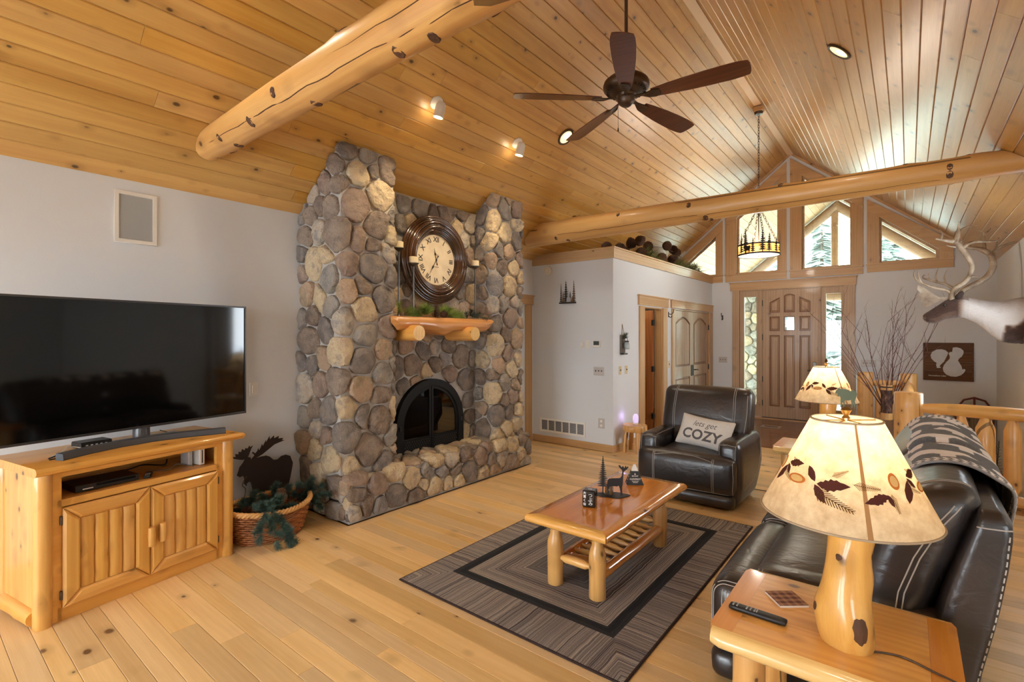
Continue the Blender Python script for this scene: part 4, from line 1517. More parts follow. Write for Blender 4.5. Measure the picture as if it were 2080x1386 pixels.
s.build('stand', M['bezel'], tv, smooth=40)

sbp = [(.095, .075), (.25, .135), (.42, .175), (.6, .18), (.78, .14), (.92, .075), (1.02, .03)]
sb = MB()
P = [Vector((x, y, 0)) for x, y in sbp]
vs = []; fs = []
for i, p in enumerate(P):
    d = ((P[min(i + 1, len(P) - 1)] - P[max(i - 1, 0)])).normalized(); nn = Vector((-d.y, d.x, 0))
    for (o, z) in ((-.022, .0), (-.026, .006), (-.022, .036), (.022, .04), (.026, .03), (.024, 0)):
        vs.append(p + nn * o + Vector((0, 0, .8805 + z)))
for i in range(len(P) - 1):
    for k in range(6): fs.append((i * 6 + k, i * 6 + (k + 1) % 6, (i + 1) * 6 + (k + 1) % 6, (i + 1) * 6 + k))
fs += [tuple(range(6)), tuple((len(P) - 1) * 6 + k for k in range(6))]
sbo = MB().add([Vector(C2W(*v)) for v in vs], fs).build('soundbar', plain('soundbar_cloth', (66, 68, 72), .7), smooth=40)
prop(sbo, 'long curved charcoal soundbar lying on the console in front of the television', 'soundbar')
bx = thing('set_top_box', 'small black set top box on the console behind the soundbar', 'box', C2W(.36, .36, .88), CR)
MB().box((0, 0, .02), (.17, .12, .04), ch=.006).build('body', M['black_metal'], bx)
lt = MB()
for k in range(5): lt.box((-.05 + k * .025, -.0605, .02), (.012, .002, .006))
lt.build('indicator_lights', plain('white_led', (210, 220, 230), .4), bx)['kind'] = 'stuff'
def cable(label, pts, r, mat, name='cable', cat='cable', group=None):
    pts = [Vector(p) for p in pts]
    out = []
    for i in range(len(pts) - 1):
        p0, p1, p2, p3 = pts[max(i - 1, 0)], pts[i], pts[i + 1], pts[min(i + 2, len(pts) - 1)]
        for k in range(6):
            t = k / 6
            out.append(.5 * ((2 * p1) + (p2 - p0) * t + (2 * p0 - 5 * p1 + 4 * p2 - p3) * t * t + (3 * p1 - p0 - 3 * p2 + p3) * t ** 3))
    out.append(pts[-1])
    o = MB().tube(out, r, 6).build(name, mat, smooth=80)
    return prop(o, label, cat, group)
cw_ = plain('white_cable', (205, 205, 200), .5)
cable('thin black cable looping on the console top near the soundbar end', [C2W(.07, .13, .884), C2W(.14, .15, .884), C2W(.2, .2, .9), C2W(.26, .25, .893), C2W(.3, .33, .886)], .004, M['black_metal'])
cable('black cable trailing across the console towards the soundbar tip', [C2W(.08, .17, .884), C2W(.15, .2, .89), C2W(.22, .18, .885), C2W(.3, .25, .888)], .004, M['black_metal'])
cable('white cable coiled on the console behind the soundbar', [C2W(.1, .2, .884), C2W(.17, .24, .9), C2W(.22, .3, .91), C2W(.28, .27, .89), C2W(.22, .22, .885)], .003, cw_)
cable('dark cord running from the television over the right end of the console top', [C2W(.8, .2, .884), C2W(.82, .33, .884), C2W(.8, .45, .9)], .003, M['black_metal'])

# ---------- things on the console shelf
dv = thing('dvd_player', 'slim black disc player lying on the console shelf', 'disc player', C2W(.33, .17, .6735), CR - .04)
MB().box((0, 0, .022), (.32, .2, .038), ch=.003).build('body', M['black_metal'], dv)
MB().box((.04, -.101, .028), (.2, .002, .014)).build('front_panel', M['screen'], dv)
MB().box((-.1, -.1008, .016), (.05, .0008, .006)).build('emblem', M['white'], dv)
def remote(label, loc, rz, L=.16, w=.042, hgt=.02, tilt=0.0, group=None):
    t = thing('remote_control', label, 'remote', loc, rz)
    bm_obj('body', rbox((0, 0, hgt / 2), (L, w, hgt), .008, 6, fn=lambda p: (p.x, p.y, p.z + .004 * (p.x / (L / 2)) ** 2 * 0)), M['black_metal'], t)
    k = MB()
    for i in range(5):
        for j in (-1, 0, 1): k.box((-L * .42 + i * L * .07 + (L * .1 if i > 1 else 0), j * w * .24, hgt + .0005), (.005, .005, .002))
    k.box((L * .0, 0, hgt + .001), (.004, w * .6, .003))
    k.build('buttons', plain('grey_buttons', (150, 150, 150), .5), t)['kind'] = 'stuff'
    return t
remote('short black remote lying on the console shelf beside the disc player', C2W(.555, .10, .6735), CR + 1.0, .12, .04, .02)
gc = thing('game_console', 'white upright game console at the right end of the console shelf', 'game console', C2W(.885, .16, .6735), CR)
MB().box((0, 0, .058), (.038, .16, .11), ch=.004).build('body', M['white'], gc)
MB().box((.0, -.081, .06), (.006, .003, .09)).build('disc_slot', M['black_metal'], gc)
gp = MB().box((-.05, .02, .05), (.03, .1, .1), ch=.006).build('power_pack', plain('pale_grey_plastic', (190, 190, 188), .5), gc)
cable('grey cable lying across the console shelf in front of the game console', [C2W(.62, .25, .677), C2W(.7, .14, .68), C2W(.78, .2, .69), C2W(.84, .1, .677)], .004, plain('grey_cable', (120, 112, 104), .6))
cable('black cords tangled at the back of the console shelf', [C2W(.45, .36, .677), C2W(.55, .3, .7), C2W(.66, .38, .69), C2W(.75, .3, .68), C2W(.8, .36, .70)], .005, M['black_metal'])

# ---------- moose cutout
moose_o = [(0.02, .60), (.0, .545), (.03, .52), (.075, .525), (.085, .49), (.085, .45), (.075, .43), (.095, .425), (.10, .405), (.11, .40), (.115, .43), (.145, .445), (.165, .42), (.18, .35), (.175, .25), (.18, .18), (.165, .02), (.21, .02), (.225, .17), (.24, .2), (.26, .18), (.265, .02), (.305, .02), (.305, .24), (.33, .29), (.43, .285), (.50, .32), (.515, .22), (.52, .15), (.50, .02), (.545, .02), (.565, .16), (.585, .21), (.60, .15), (.60, .02), (.64, .02), (.64, .2), (.625, .27), (.655, .38), (.685, .52), (.69, .565), (.675, .60), (.655, .655), (.60, .68), (.54, .675), (.49, .64), (.44, .645), (.39, .695), (.35, .715), (.28, .715), (.235, .71), (.20, .71),
           (.165, .7), (.16, .725), (.14, .735), (.115, .74), (.10, .735), (.09, .72), (.07, .68), (.03, .635)]
ant_r = [(.17, .705), (.205, .745), (.175, .78), (.185, .79), (.215, .765), (.24, .79), (.25, .82), (.26, .79), (.285, .83), (.295, .865), (.305, .835), (.325, .87), (.345, .905), (.345, .875), (.37, .915), (.39, .945), (.39, .905), (.42, .925), (.445, .945), (.445, .91), (.475, .92), (.505, .93), (.50, .90), (.53, .90), (.565, .895), (.545, .875), (.58, .868), (.53, .855), (.45, .835), (.38, .79), (.30, .74), (.24, .715)]
ant_l = [(.12, .73), (.14, .765), (.165, .83), (.185, .865), (.155, .85), (.145, .87), (.125, .84), (.1, .85), (.09, .825), (.06, .845), (.05, .81), (.02, .82), (.02, .79), (-.02, .80), (-.01, .765), (-.06, .77), (-.03, .745), (.03, .725), (.07, .715)]
ms = thing('moose_cutout', 'dark metal moose silhouette standing behind the greenery basket', 'moose figure', (-4.30, 1.79, .0), pi / 2)
mm = plain('rusted_dark_steel', (46, 34, 30), .6, metal=.3)
MS = .70
for nm, pl in (('body', moose_o), ('antler', ant_r), ('antler', ant_l)):
    me = curve_flat([[(x * MS * 0.98, z * MS + .055) for x, z in pl]], .006)
    link(nm, xform(me, frame_mat((0, 0, 0), (1, 0, 0), (0, 0, 1), (0, -1, 0))), mm, ms)
MB().box((.22, 0, .035), (.5, .12, .07)).build('base', mm, ms)

# ---------- basket of greenery
bk = thing('basket', 'oval woven wicker basket of greenery on the floor between console and hearth', 'basket', (-3.99, 1.90, 0), radians(98))
M['wicker'] = plain('wicker_cane', (150, 92, 48), .6, var=.35)
M['wicker_l'] = plain('pale_wicker_rim', (200, 152, 92), .6, var=.25)
BA, BB, BH = .33, .27, .24
def bas(a, z, off=0):
    k = .74 + .26 * (z / BH) ** .7
    return Vector(((BA * k + off) * cos(a), (BB * k + off) * sin(a), z + .025 * (cos(a) ** 2) * (z / BH)))
nst = 44
wv_ = MB()
for r in range(13):
    z = .012 + r * .0172
    pts = [bas(2 * pi * i / (nst * 3), z, .006 * cos(pi * (i / 3 + r))) for i in range(nst * 3 + 1)]
    wv_.tube(pts, .0085, 5, cap=False)
wv_.build('weave', M['wicker'], bk, smooth=80)['kind'] = 'stuff'
st = MB()
for i in range(nst): st.tube([bas(2 * pi * i / nst, z) for z in (.005, .08, .16, BH)], .004, 5)
st.build('stakes', M['wicker'], bk, smooth=80)['kind'] = 'stuff'
rm = MB()
for q in range(3):
    pts = []
    for i in range(121):
        a = 2 * pi * i / 120
        pts.append(bas(a, BH, .012 * cos(a * 22 + q * 2.1)) + Vector((0, 0, .012 * sin(a * 22 + q * 2.1))))
    rm.tube(pts, .011, 6, cap=False)
rm.build('rim', M['wicker_l'], bk, smooth=80)
MB().lathe([(0, .004), (.235, .004), (.235, .012), (0, .012)], 28, wob=lambda w, z: sqrt((cos(w) * 1.0) ** 2 + (sin(w) * .82) ** 2)).build('bottom', M['wicker'], bk)
M['fir'] = plain('blue_green_fir', (62, 88, 80), .75, var=.5)
def bough(label, loc, stems, seed, mat, nl=.042, cnt=330, group='fir boughs in the basket'):
    rr = random.Random(seed)
    S = []
    for (o, d, L) in stems:
        L *= .95
        S.append((o, d, L))
        for k in range(int(L / .035)):
            f = (k + .5) / (L / .045)
            p = Vector(o) + Vector(d).normalized() * L * f + Vector((0, 0, -.2 * L * f * f))
            q = (Vector(d).normalized() * .8 + Vector((rr.uniform(-1, 1), rr.uniform(-1, 1), rr.uniform(-.5, .7))) * .8)
            S.append((tuple(p), tuple(q), L * .33))
    return sprig('fir_bough', label, loc, S, mat, seed, nl, cnt, group, 'greenery')
bough('fir bough heaped at the back left of the basket', (-4.10, 1.76, .2), [((0, 0, 0), (0, .2, 1), .11), ((0, .03, 0), (.3, -.4, .9), .12), ((.0, -.02, 0), (.5, .2, .7), .2), ((0, 0, 0), (.3, -.9, .4), .14)], 1, M['fir'])
bough('fir bough rising at the back right of the basket, before the moose legs', (-4.08, 1.98, .2), [((0, 0, 0), (.0, .1, 1), .17), ((0, .03, 0), (.3, .5, .8), .17), ((0, -.03, 0), (.1, -.4, .8), .14), ((0, 0, 0), (.5, .1, .6), .17)], 2, M['fir'])
bough('fir bough leaning out over the right end of the basket near the stones', (-3.98, 2.13, .21), [((0, 0, 0), (.1, .5, .9), .2), ((0, 0, 0), (.3, .8, .6), .2), ((.02, .02, 0), (.5, .6, .3), .2), ((0, -.03, .02), (.4, .1, .9), .16), ((.05, .04, .02), (.7, .7, -.3), .14)], 3, M['fir'])
bough('dense fir bough filling the middle of the basket', (-3.93, 1.86, .2), [((0, 0, 0), (.5, .2, .6), .2), ((0, 0, 0), (.4, -.5, .6), .2), ((0, .05, 0), (.6, .5, .3), .18), ((.02, -.06, 0), (.8, -.2, .3), .16)], 4, M['fir'])
bough('long fir bough trailing over the front of the basket to the floor', (-3.76, 1.80, .25), [((-.06, 0, .02), (.8, -.1, .5), .13), ((.02, .0, .04), (.55, -.1, -.75), .19), ((.03, .05, .02), (.5, .2, -.9), .2), ((.03, -.05, .03), (.5, -.4, -.6), .17), ((.09, .05, -.1), (.35, .1, -.5), .14)], 5, M['fir'])
for i, (x, y, z, rx, ry, lb) in enumerate(((-3.97, 2.02, .30, .9, .6, 'brown pine cone in the basket below the right moose leg'), (-3.90, 1.98, .295, 1.2, -.4, 'pine cone nearest the basket rim, right of the middle'), (-3.93, 2.10, .30, .5, 1.1, 'pine cone in the basket closest to the hearth stones'), (-3.90, 1.66, .24, 1.0, .3, 'pine cone at the left edge of the basket beside the console post'))):
    pine_cone(lb, (x, y, z), (rx, ry, i), .08, .03, 'pine cones in the basket')
cable('bare curly twig rising from the left of the basket under the moose chin', [(-4.12, 1.76, .25), (-4.14, 1.79, .35), (-4.13, 1.76, .40), (-4.14, 1.80, .46)], .003, M['twig'], 'curly_twig', 'twig')

# ================================================================== RUG
def rug_mat():
    t = NT('striped_wool_rug')
    sx = t.n('SeparateXYZ', {0: t.coords(False)})
    X, Y = sx.outputs[0], sx.outputs[1]
    Wd, Ld = 1.58, 2.39
    nz = t.n('TexNoise', {'Vector': t.coords(False), 'Scale': 7.0, 'Detail': 3.0})
    w = t.math('MULTIPLY', t.math('SUBTRACT', nz.outputs[0], .5), .03)
    ex = t.math('SUBTRACT', Wd / 2, t.math('ABSOLUTE', X))
    ey = t.math('SUBTRACT', Ld / 2, t.math('ABSOLUTE', Y))
    a, b = .2, .29
    inn = t.math('MULTIPLY', t.math('GREATER_THAN', ex, a), t.math('GREATER_THAN', ey, b))
    d = t.math('MINIMUM', t.math('SUBTRACT', ex, a), t.math('SUBTRACT', ey, b))
    o = t.math('MAXIMUM', t.math('MULTIPLY', ex, b / a), ey)
    sg = t.math('ADD', t.math('MULTIPLY', t.math('SIGN', X), 3.7), t.math('MULTIPLY', t.math('SIGN', Y), 9.1))
    s = t.math('ADD', t.math('ADD', t.math('MULTIPLY', inn, d), t.math('MULTIPLY', t.math('SUBTRACT', 1, inn), t.math('ADD', o, sg))), w)
    line = t.n('TexNoise', {'W': t.math('MULTIPLY', s, 62), 'Scale': 1.0, 'Detail': 2.0, 'Roughness': .7}, noise_dimensions='1D').outputs[0]
    band = t.n('TexNoise', {'W': t.math('MULTIPLY', s, 17), 'Scale': 1.0, 'Detail': 1.0}, noise_dimensions='1D').outputs[0]
    f = t.math('ADD', t.math('MULTIPLY', line, .75), t.math('MULTIPLY', band, .35))
    col = t.ramp(f, [(.34, srgb(44, 43, 50)), (.43, srgb(116, 110, 112)), (.49, srgb(168, 160, 152)), (.55, srgb(80, 76, 84)), (.61, srgb(192, 182, 168)), (.68, srgb(70, 66, 76))])
    blk = t.ramp(line, [(.35, srgb(34, 36, 40)), (.6, srgb(60, 62, 66)), (.75, srgb(44, 46, 50))])
    isb = t.math('MULTIPLY', inn, t.math('LESS_THAN', t.math('ADD', d, t.math('MULTIPLY', w, .2)), .075))
    col = t.mix(isb, col, blk)
    gr = t.math('MULTIPLY', t.math('GREATER_THAN', d, .36), inn)
    col = t.mix(t.math('MULTIPLY', gr, .6), col, srgb(96, 96, 98))
    edge = t.math('LESS_THAN', t.math('MINIMUM', ex, ey), .012)
    col = t.mix(edge, col, srgb(62, 50, 48))
    pile = t.noise(t.coords(False), 260, 2)
    col = t.mix(.3, col, t.ramp(pile, [(.3, srgb(60, 60, 60)), (.7, srgb(200, 200, 200))]), 'SOFT_LIGHT')
    t.p(Base_Color=col, Roughness=.95)
    t.b.inputs['Specular IOR Level'].default_value = .1
    t.bump(t.math('ADD', t.math('MULTIPLY', line, 1.0), t.math('MULTIPLY', pile, .3)), .6, .006)
    return t.mat
rug = MB()
rug.box((0, 0, .005), (1.58, 2.39, .010), ch=.004)
rg = rug.build('area_rug', rug_mat(), loc=(-1.79, 3.26, .0005))
prop(rg, 'brown and charcoal striped area rug with a black inner border under the coffee table', 'rug')

# ================================================================== COFFEE TABLE
TX0, TX1, TY0, TY1, TZ = -1.885, -1.318, 2.50, 3.775, .462
ct = thing('coffee_table', 'varnished log coffee table with slatted lower shelf, standing on the rug', 'coffee table', ((TX0 + TX1) / 2, (TY0 + TY1) / 2, .0105))
ox, oy, oz = (TX0 + TX1) / 2, (TY0 + TY1) / 2, .0105
hw, hl, zt = (TX1 - TX0) / 2, (TY1 - TY0) / 2, TZ - oz
fw = .072
M['gloss_edge_x'] = wood('varnished_edge_short', (236, 184, 100), (206, 140, 62), 'X', knots=.3, rough=.15, coat=1.0, rnd=.1)
M['gloss_edge_y'] = wood('varnished_edge_long', (220, 150, 66), (190, 112, 40), 'Y', knots=.3, rough=.15, coat=1.0, rnd=.1)
for k in range(5):
    wv = (2 * hw - 2 * fw) / 5
    MB().box((-hw + fw + wv * (k + .5), 0, zt - .017), (wv - .0006, 2 * hl - 2 * fw - .001, .034)).build('board', M['gloss_y'], ct)
def log_edge(a, b, inward, mat):
    """half log border, mitred: a, b outer corners; inward unit vector"""
    a, b, iv = Vector(a), Vector(b), Vector(inward); d = (b - a).normalized()
    m = 16
    sec = [(fw, 0), (.012, 0), (.002, -.008), (-.006, -.022), (-.004, -.038), (.012, -.052), (fw, -.052)]
    vs = []; fs = []
    for i in range(m + 1):
        t = i / m
        for (u, z) in sec:
            s0 = a + d * max(u, 0) + iv * u; s1 = b - d * max(u, 0) + iv * u
            p = s0.lerp(s1, t)
            if u < .02 and z < -.001: p = p + iv * (-.006 * noise.noise(p * 9)) + Vector((0, 0, .004 * noise.noise(p * 13)))
            vs.append(p + Vector((0, 0, zt + z + .0)))
    n = len(sec)
    for i in range(m):
        for k in range(n): fs.append((i * n + k, i * n + (k + 1) % n, (i + 1) * n + (k + 1) % n, (i + 1) * n + k))
    fs += [tuple(range(n)), tuple(m * n + k for k in range(n))]
    return MB().add(vs, fs).build('edge_log', mat, ct, smooth=50)
log_edge((-hw, -hl, 0), (hw, -hl, 0), (0, 1, 0), M['gloss_edge_x'])
log_edge((hw, hl, 0), (-hw, hl, 0), (0, -1, 0), M['gloss_edge_x'])
log_edge((hw, -hl, 0), (hw, hl, 0), (-1, 0, 0), M['gloss_edge_y'])
log_edge((-hw, hl, 0), (-hw, -hl, 0), (1, 0, 0), M['gloss_edge_y'])
LEG = [(.0, 0), (.044, 0), (.05, .006), (.05, .12), (.052, .235), (.05, .27), (.042, .295), (.034, .315), (.032, .36), (.033, .41), (0, .41)]
LX, LY = (-.155, .145), (-.485, .475)
for i, x in enumerate(LX):
    for j, y in enumerate(LY):
        ph = i * 2.1 + j
        MB().lathe(LEG, 16, (x, y, 0), wob=lambda w, z: 1 + .04 * noise.noise(Vector((z * 9 + ph, cos(w), sin(w))))).build('leg', M['log_z'], ct, smooth=50)
for i, x in enumerate(LX):
    log_post(x, .128, LY[0] + .035, LY[1] - .035, .037, 70 + i, axis=1, m=24, lump=.16).build('shelf_rail', M['gloss_edge_y'], ct, smooth=60)
def spindle(x0, x1, y, z, r, seed):
    rr = random.Random(seed)
    L = x1 - x0
    pts = [(x0, y, z), (x0 + L * .12, y, z), (x0 + L * .2, y, z), (x0 + L * .5, y, z + .004 * rr.random()), (x0 + L * .8, y, z), (x0 + L * .88, y, z), (x1, y, z)]
    q = [.55, .6, .95, 1.0 + .1 * rr.random(), .95, .6, .55]
    return MB().tube(pts, [r * k for k in q], 10)
for k in range(9):
    y = LY[0] + .11 + k * (LY[1] - LY[0] - .2) / 8
    spindle(LX[0] + .02, LX[1] - .02, y, .148, .023, k).build('shelf_spindle', M['log_x'], ct, smooth=60)
for y in LY:
    spindle(LX[0] + .03, LX[1] - .03, y, .175, .028, 30).build('stretcher', M['log_x'], ct, smooth=60)

# ---------- on the coffee table
tin = thing('tin_box', 'square black tin with white characters at the near end of the coffee table', 'tin', (-1.640, 2.885, TZ + .0005), .32)
MB().box((0, 0, .055), (.085, .075, .11), ch=.006).build('body', plain('gloss_black_tin', (22, 20, 19), .2, coat=.6), tin)
for (tx, s, x, z) in (('大', .02, -.027, .093), ('富', .02, -.027, .07), ('く', .022, -.027, .045), ('缶', .02, -.027, .02)):
    link('lettering', xform(text_mesh(tx, s, .0008, bold=.0004), frame_mat((x, -.038, z), (1, 0, 0), (0, 0, 1), (0, -1, 0))), M['white'], tin)
for (tx, s, x, z) in (('つ', .03, .010, .078), ('ぶ', .03, .010, .05), ('み', .03, .012, .026)):
    link('lettering', xform(text_mesh(tx, s, .0008), frame_mat((x, -.038, z), (1, 0, 0), (0, 0, 1), (0, -1, 0))), M['white'], tin)
link('lettering', xform(text_mesh('つ', .035, .0008), frame_mat((0, 0, .1102), (1, 0, 0), (0, 1, 0), (0, 0, 1))), M['white'], tin)

dh = thing('candle_holder', 'dark metal deer and pine tree tealight holder on the coffee table', 'candle holder', (-1.622, 3.17, TZ + .0005), .55)
base = [(.12 * cos(2 * pi * k / 28) * (1 + .12 * sin(3 * 2 * pi * k / 28)), .06 * sin(2 * pi * k / 28) * (1 + .15 * cos(5 * 2 * pi * k / 28))) for k in range(28)]
MB().prism(base, 0, .004).build('base', M['black_metal'], dh)
def tree_outline(h, w, tiers, trunk=.06, jag=.5, seed=0):
    rr = random.Random(seed)
    R = []; L = []
    for i in range(tiers):
        f = i / tiers
        z = h * (1 - (1 - trunk) * f); hw2 = w / 2 * (f ** .9) + w * .02
        z2 = h * (1 - (1 - trunk) * (f + .75 / tiers)); o = w / 2 * ((f + 1 / tiers) ** .9) * rr.uniform(.85, 1.1)
        R += [(hw2 * .16, z), (o, z2)]
        L += [(-hw2 * .16, z), (-o * rr.uniform(.85, 1.1), z2)]
    R += [(w * .05, h * trunk), (w * .05, 0)]; L += [(-w * .05, h * trunk), (-w * .05, 0)]
    return [(0, h * 1.02)] + R + L[::-1]
me = curve_flat([tree_outline(.27, .085, 16, .2)], .003)
link('pine_tree', xform(me, frame_mat((-.065, .012, .003), (1, 0, 0), (0, 0, 1), (0, -1, 0))), M['black_metal'], dh)
deer = [(-.055, .105), (-.06, .07), (-.055, .004), (-.045, .004), (-.042, .06), (-.025, .068), (.01, .066), (.022, .072), (.03, .05), (.036, .004), (.046, .004), (.045, .06), (.05, .09), (.052, .13), (.056, .17), (.075, .185), (.088, .2), (.085, .21), (.075, .2), (.07, .215), (.06, .195), (.052, .21), (.04, .2), (.03, .215), (.018, .212), (.03, .195), (.042, .183), (.046, .17), (.042, .14), (.03, .125), (-.02, .122), (-.045, .118)]
me = curve_flat([deer], .003)
link('deer', xform(me, frame_mat((.02, -.015, .003), (1, 0, 0), (0, 0, 1), (0, -1, 0))), M['black_metal'], dh)
gv = plain('mottled_votive_glass', (120, 96, 70), .15, var=.6)
MB().lathe([(.0, .004), (.022, .004), (.028, .02), (.03, .045), (.026, .065), (.024, .065), (.027, .045), (.024, .02), (0, .01)], 18, (-.022, .012, 0), wob=lambda w, z: 1 + .04 * sin(w * 7 + z * 200)).build('votive_cup', gv, dh, smooth=50)

pyb = thing('game_box', 'black mountain shaped game box with white peak and lettering on the coffee table', 'game box', (-1.623, 3.53, TZ + .0005), .62)
def pyr(k0, k1): return [(x * .062 * k, y * .042 * k, .165 * (1 - k)) for k in (k0, k1) for x, y in ((-1, -1), (1, -1), (1, 1), (-1, 1))]
MB().add(pyr(1, .40), [(0, 1, 5, 4), (1, 2, 6, 5), (2, 3, 7, 6), (3, 0, 4, 7), (3, 2, 1, 0), (4, 5, 6, 7)]).build('box', plain('matte_black_card', (24, 26, 30), .45), pyb)
MB().add(pyr(.40, .12), [(0, 1, 5, 4), (1, 2, 6, 5), (2, 3, 7, 6), (3, 0, 4, 7), (4, 5, 6, 7)]).build('peak', M['white'], pyb)
nf = Vector((0, -.165, .042)).normalized(); upf = Vector((0, .042, .165)).normalized()
for (tx, s, k) in (('MOUNT', .013, .62), ('CLEVEREST', .0165, .75)):
    me = text_mesh(tx, s, .0006, bold=.0003)
    link('lettering', xform(me, frame_mat(Vector((0, -.042 * k, .165 * (1 - k))) + nf * .0006, (1, 0, 0), upf, nf)), M['white'], pyb)
for k, w in ((.84, .05), (.89, .036)):
    c_ = Vector((0, -.042 * k, .165 * (1 - k))) + nf * .0006
    me = curve_flat([rect(-w / 2, -.0018, w / 2, .0018)], .0006)
    link('band', xform(me, frame_mat(c_, (1, 0, 0), upf, nf)), M['white'], pyb)
me = curve_flat([[(-.006, 0), (.006, 0), (0, .014)]], .0006)
link('emblem', xform(me, frame_mat(Vector((0, -.042 * .56, .165 * .44)) + nf * .0006, (1, 0, 0), upf, nf)), M['white'], pyb)
ns = Vector((-.165, 0, .062)).normalized(); ups = Vector((.062, 0, .165)).normalized()
for k in (.55, .68, .81, .94):
    me = curve_flat([[(-.008, -.006), (.008, -.006), (.006, .002), (.003, .007), (-.003, .007), (-.006, .002)]], .0006)
    link('emblem', xform(me, frame_mat(Vector((-.062 * k, 0, .165 * (1 - k))) + ns * .0006, (0, -1, 0), ups, ns)), M['white'], pyb)
# ================================================================== LEATHER SEATING
def leather(name, rgb, rough=.34):
    t = NT(name)
    v = t.coords()
    n1 = t.noise(v, 3.5, 4, .6); n2 = t.noise(v, 240, 2)
    wr = t.n('TexNoise', {'Vector': t.vmath('MULTIPLY', v, (1.0, 2.2, 1.4)), 'Scale': 9.0, 'Detail': 3.0, 'Distortion': 1.2}).outputs[0]
    c = srgb(*rgb)
    hi = srgb(rgb[0] + 18, rgb[1] + 11, rgb[2] + 6)
    t.p(Base_Color=t.ramp(n1, [(.35, c), (.72, hi)]), Roughness=t.math('ADD', t.math('MULTIPLY', n1, .16), rough - .08))
    t.b.inputs['Specular IOR Level'].default_value = .75
    t.bump(t.math('ADD', t.math('MULTIPLY', wr, .8), t.math('MULTIPLY', n2, .05)), .22, .02)
    return t.mat
M['leather'] = leather('black_leather', (34, 32, 34), .32)
M['stitch'] = plain('pale_stitching', (176, 172, 166), .7)

rc = thing('recliner', 'black leather recliner with pale stitching, facing the camera by the closet wall', 'recliner', (-1.665, 4.70, 0))
Lm = M['leather']
def o2(c, d, r, n=8, fn=None, bulge=(0, 0, 0)): return rbox(c, d, r, n, fn, bulge)
base_ = bm_obj('base', o2((0, .50, .17), (.80, .80, .28), .04, 6), Lm, rc)
seat = bm_obj('seat', o2((0, .36, .385), (.58, .62, .17), .06, 10, bulge=(0, 0, .03)), Lm, rc)
foot = bm_obj('footrest', o2((0, .055, .305), (.93, .19, .345), .075, 12, bulge=(.0, .02, .012), fn=lambda p: (p.x, p.y + .0 * p.x, p.z)), Lm, rc)
roll = bm_obj('footrest_roll', o2((0, .04, .082), (.90, .13, .135), .055, 10, bulge=(0, .006, .0)), Lm, rc)
arms = []
for s in (-1, 1):
    def armfn(p, s=s):
        q = Vector(p)
        # lower rear corner swept forwards, outer side bowed
        if q.y > .1 and q.z < 0: q.y -= .18 * min(1, (q.y - .1) / .3) * min(1, -q.z / .25)
        q.x += s * .025 * (1 - (q.z / .3) ** 2) * (1 if q.x * s > 0 else 0)
        return q
    a = bm_obj('arm', o2((s * .375, .49, .315), (.185, .86, .585), .06, 12, armfn, (0, .01, .012)), Lm, rc)
    arms.append(a)
def backfn(p):
    q = Vector(p); q.y += q.z * .28
    return q
bk1 = bm_obj('back', o2((0, .70, .80), (.89, .21, .47), .075, 14, backfn, (.0, .035, .012)), Lm, rc)
bl = bm_obj('lumbar_cushion', o2((0, .57, .535), (.60, .2, .2), .07, 10, lambda p: (p.x, p.y + p.z * .2, p.z), (0, .02, .01)), Lm, rc)
bk2 = bm_obj('back_shell', o2((0, .83, .56), (.84, .16, .86), .05, 10, lambda p: (p.x, p.y + p.z * .22, p.z)), Lm, rc)
# stitching
st = MB(); bv = bvh_of([bk1])
for x in (-.305, -.288, .285, .302):
    seam(st, bv, [(x * 1.0, -.5, .56), (x * 1.03, -.5, .8), (x * 1.0, -.5, 1.035)], (0, 1, .0), steps=12)
seam(st, bv, [(.40, -.5, .62), (.415, -.5, .8), (.41, -.5, .98)], (0, 1, 0), steps=10)
st.build('stitching', M['stitch'], bk1)['kind'] = 'stuff'
st = MB(); bv = bvh_of([foot])
for x in (-.285, -.27, .27, .285): seam(st, bv, [(x, -.5, .15), (x, -.5, .30), (x, -.5, .455)], (0, 1, 0), steps=12)
seam(st, bv, [(-.27, -.04, .9), (-.1, -.02, .9), (.1, -.02, .9), (.27, -.04, .9)], (0, 0, -1), steps=8)
seam(st, bv, [(-.44, -.5, .155), (0, -.5, .15), (.44, -.5, .155)], (0, 1, 0), steps=12)
seam(st, bv, [(.44, -.5, .16), (.447, -.5, .3), (.44, -.5, .44)], (0, 1, 0), steps=10)
seam(st, bv, [(-.44, -.5, .16), (-.447, -.5, .3), (-.44, -.5, .44)], (0, 1, 0), steps=10)
st.build('stitching', M['stitch'], foot)['kind'] = 'stuff'
for s, a in ((-1, arms[0]), (1, arms[1])):
    st = MB(); bv = bvh_of([a])
    for x in (.305, .445):
        seam(st, bv, [(s * x, .1, 1), (s * x, .5, 1), (s * x, .86, 1)], (0, 0, -1), steps=10)
        seam(st, bv, [(s * x, -.5, .58), (s * x, -.5, .45)], (0, 1, 0), steps=6)
    seam(st, bv, [(s * .305, -.5, .575), (s * .375, -.5, .585), (s * .445, -.5, .575)], (0, 1, 0), steps=5)
    seam(st, bv, [(s * 1, .84, .52), (s * 1, .82, .40), (s * 1, .70, .26), (s * 1, .5, .18), (s * 1, .2, .16)], (-s, 0, 0), steps=8)
    st.build('stitching', M['stitch'], a)['kind'] = 'stuff'
MB().box((-.284, .28, .53), (.004, .07, .04), ch=.001).build('control_panel', M['bronze'], rc)
MB().tube([(.42, .8, .02), (.55, .86, .006), (.62, .62, .005), (.6, .4, .005)], .004, 6).build('power_cord', M['black_metal'], rc)

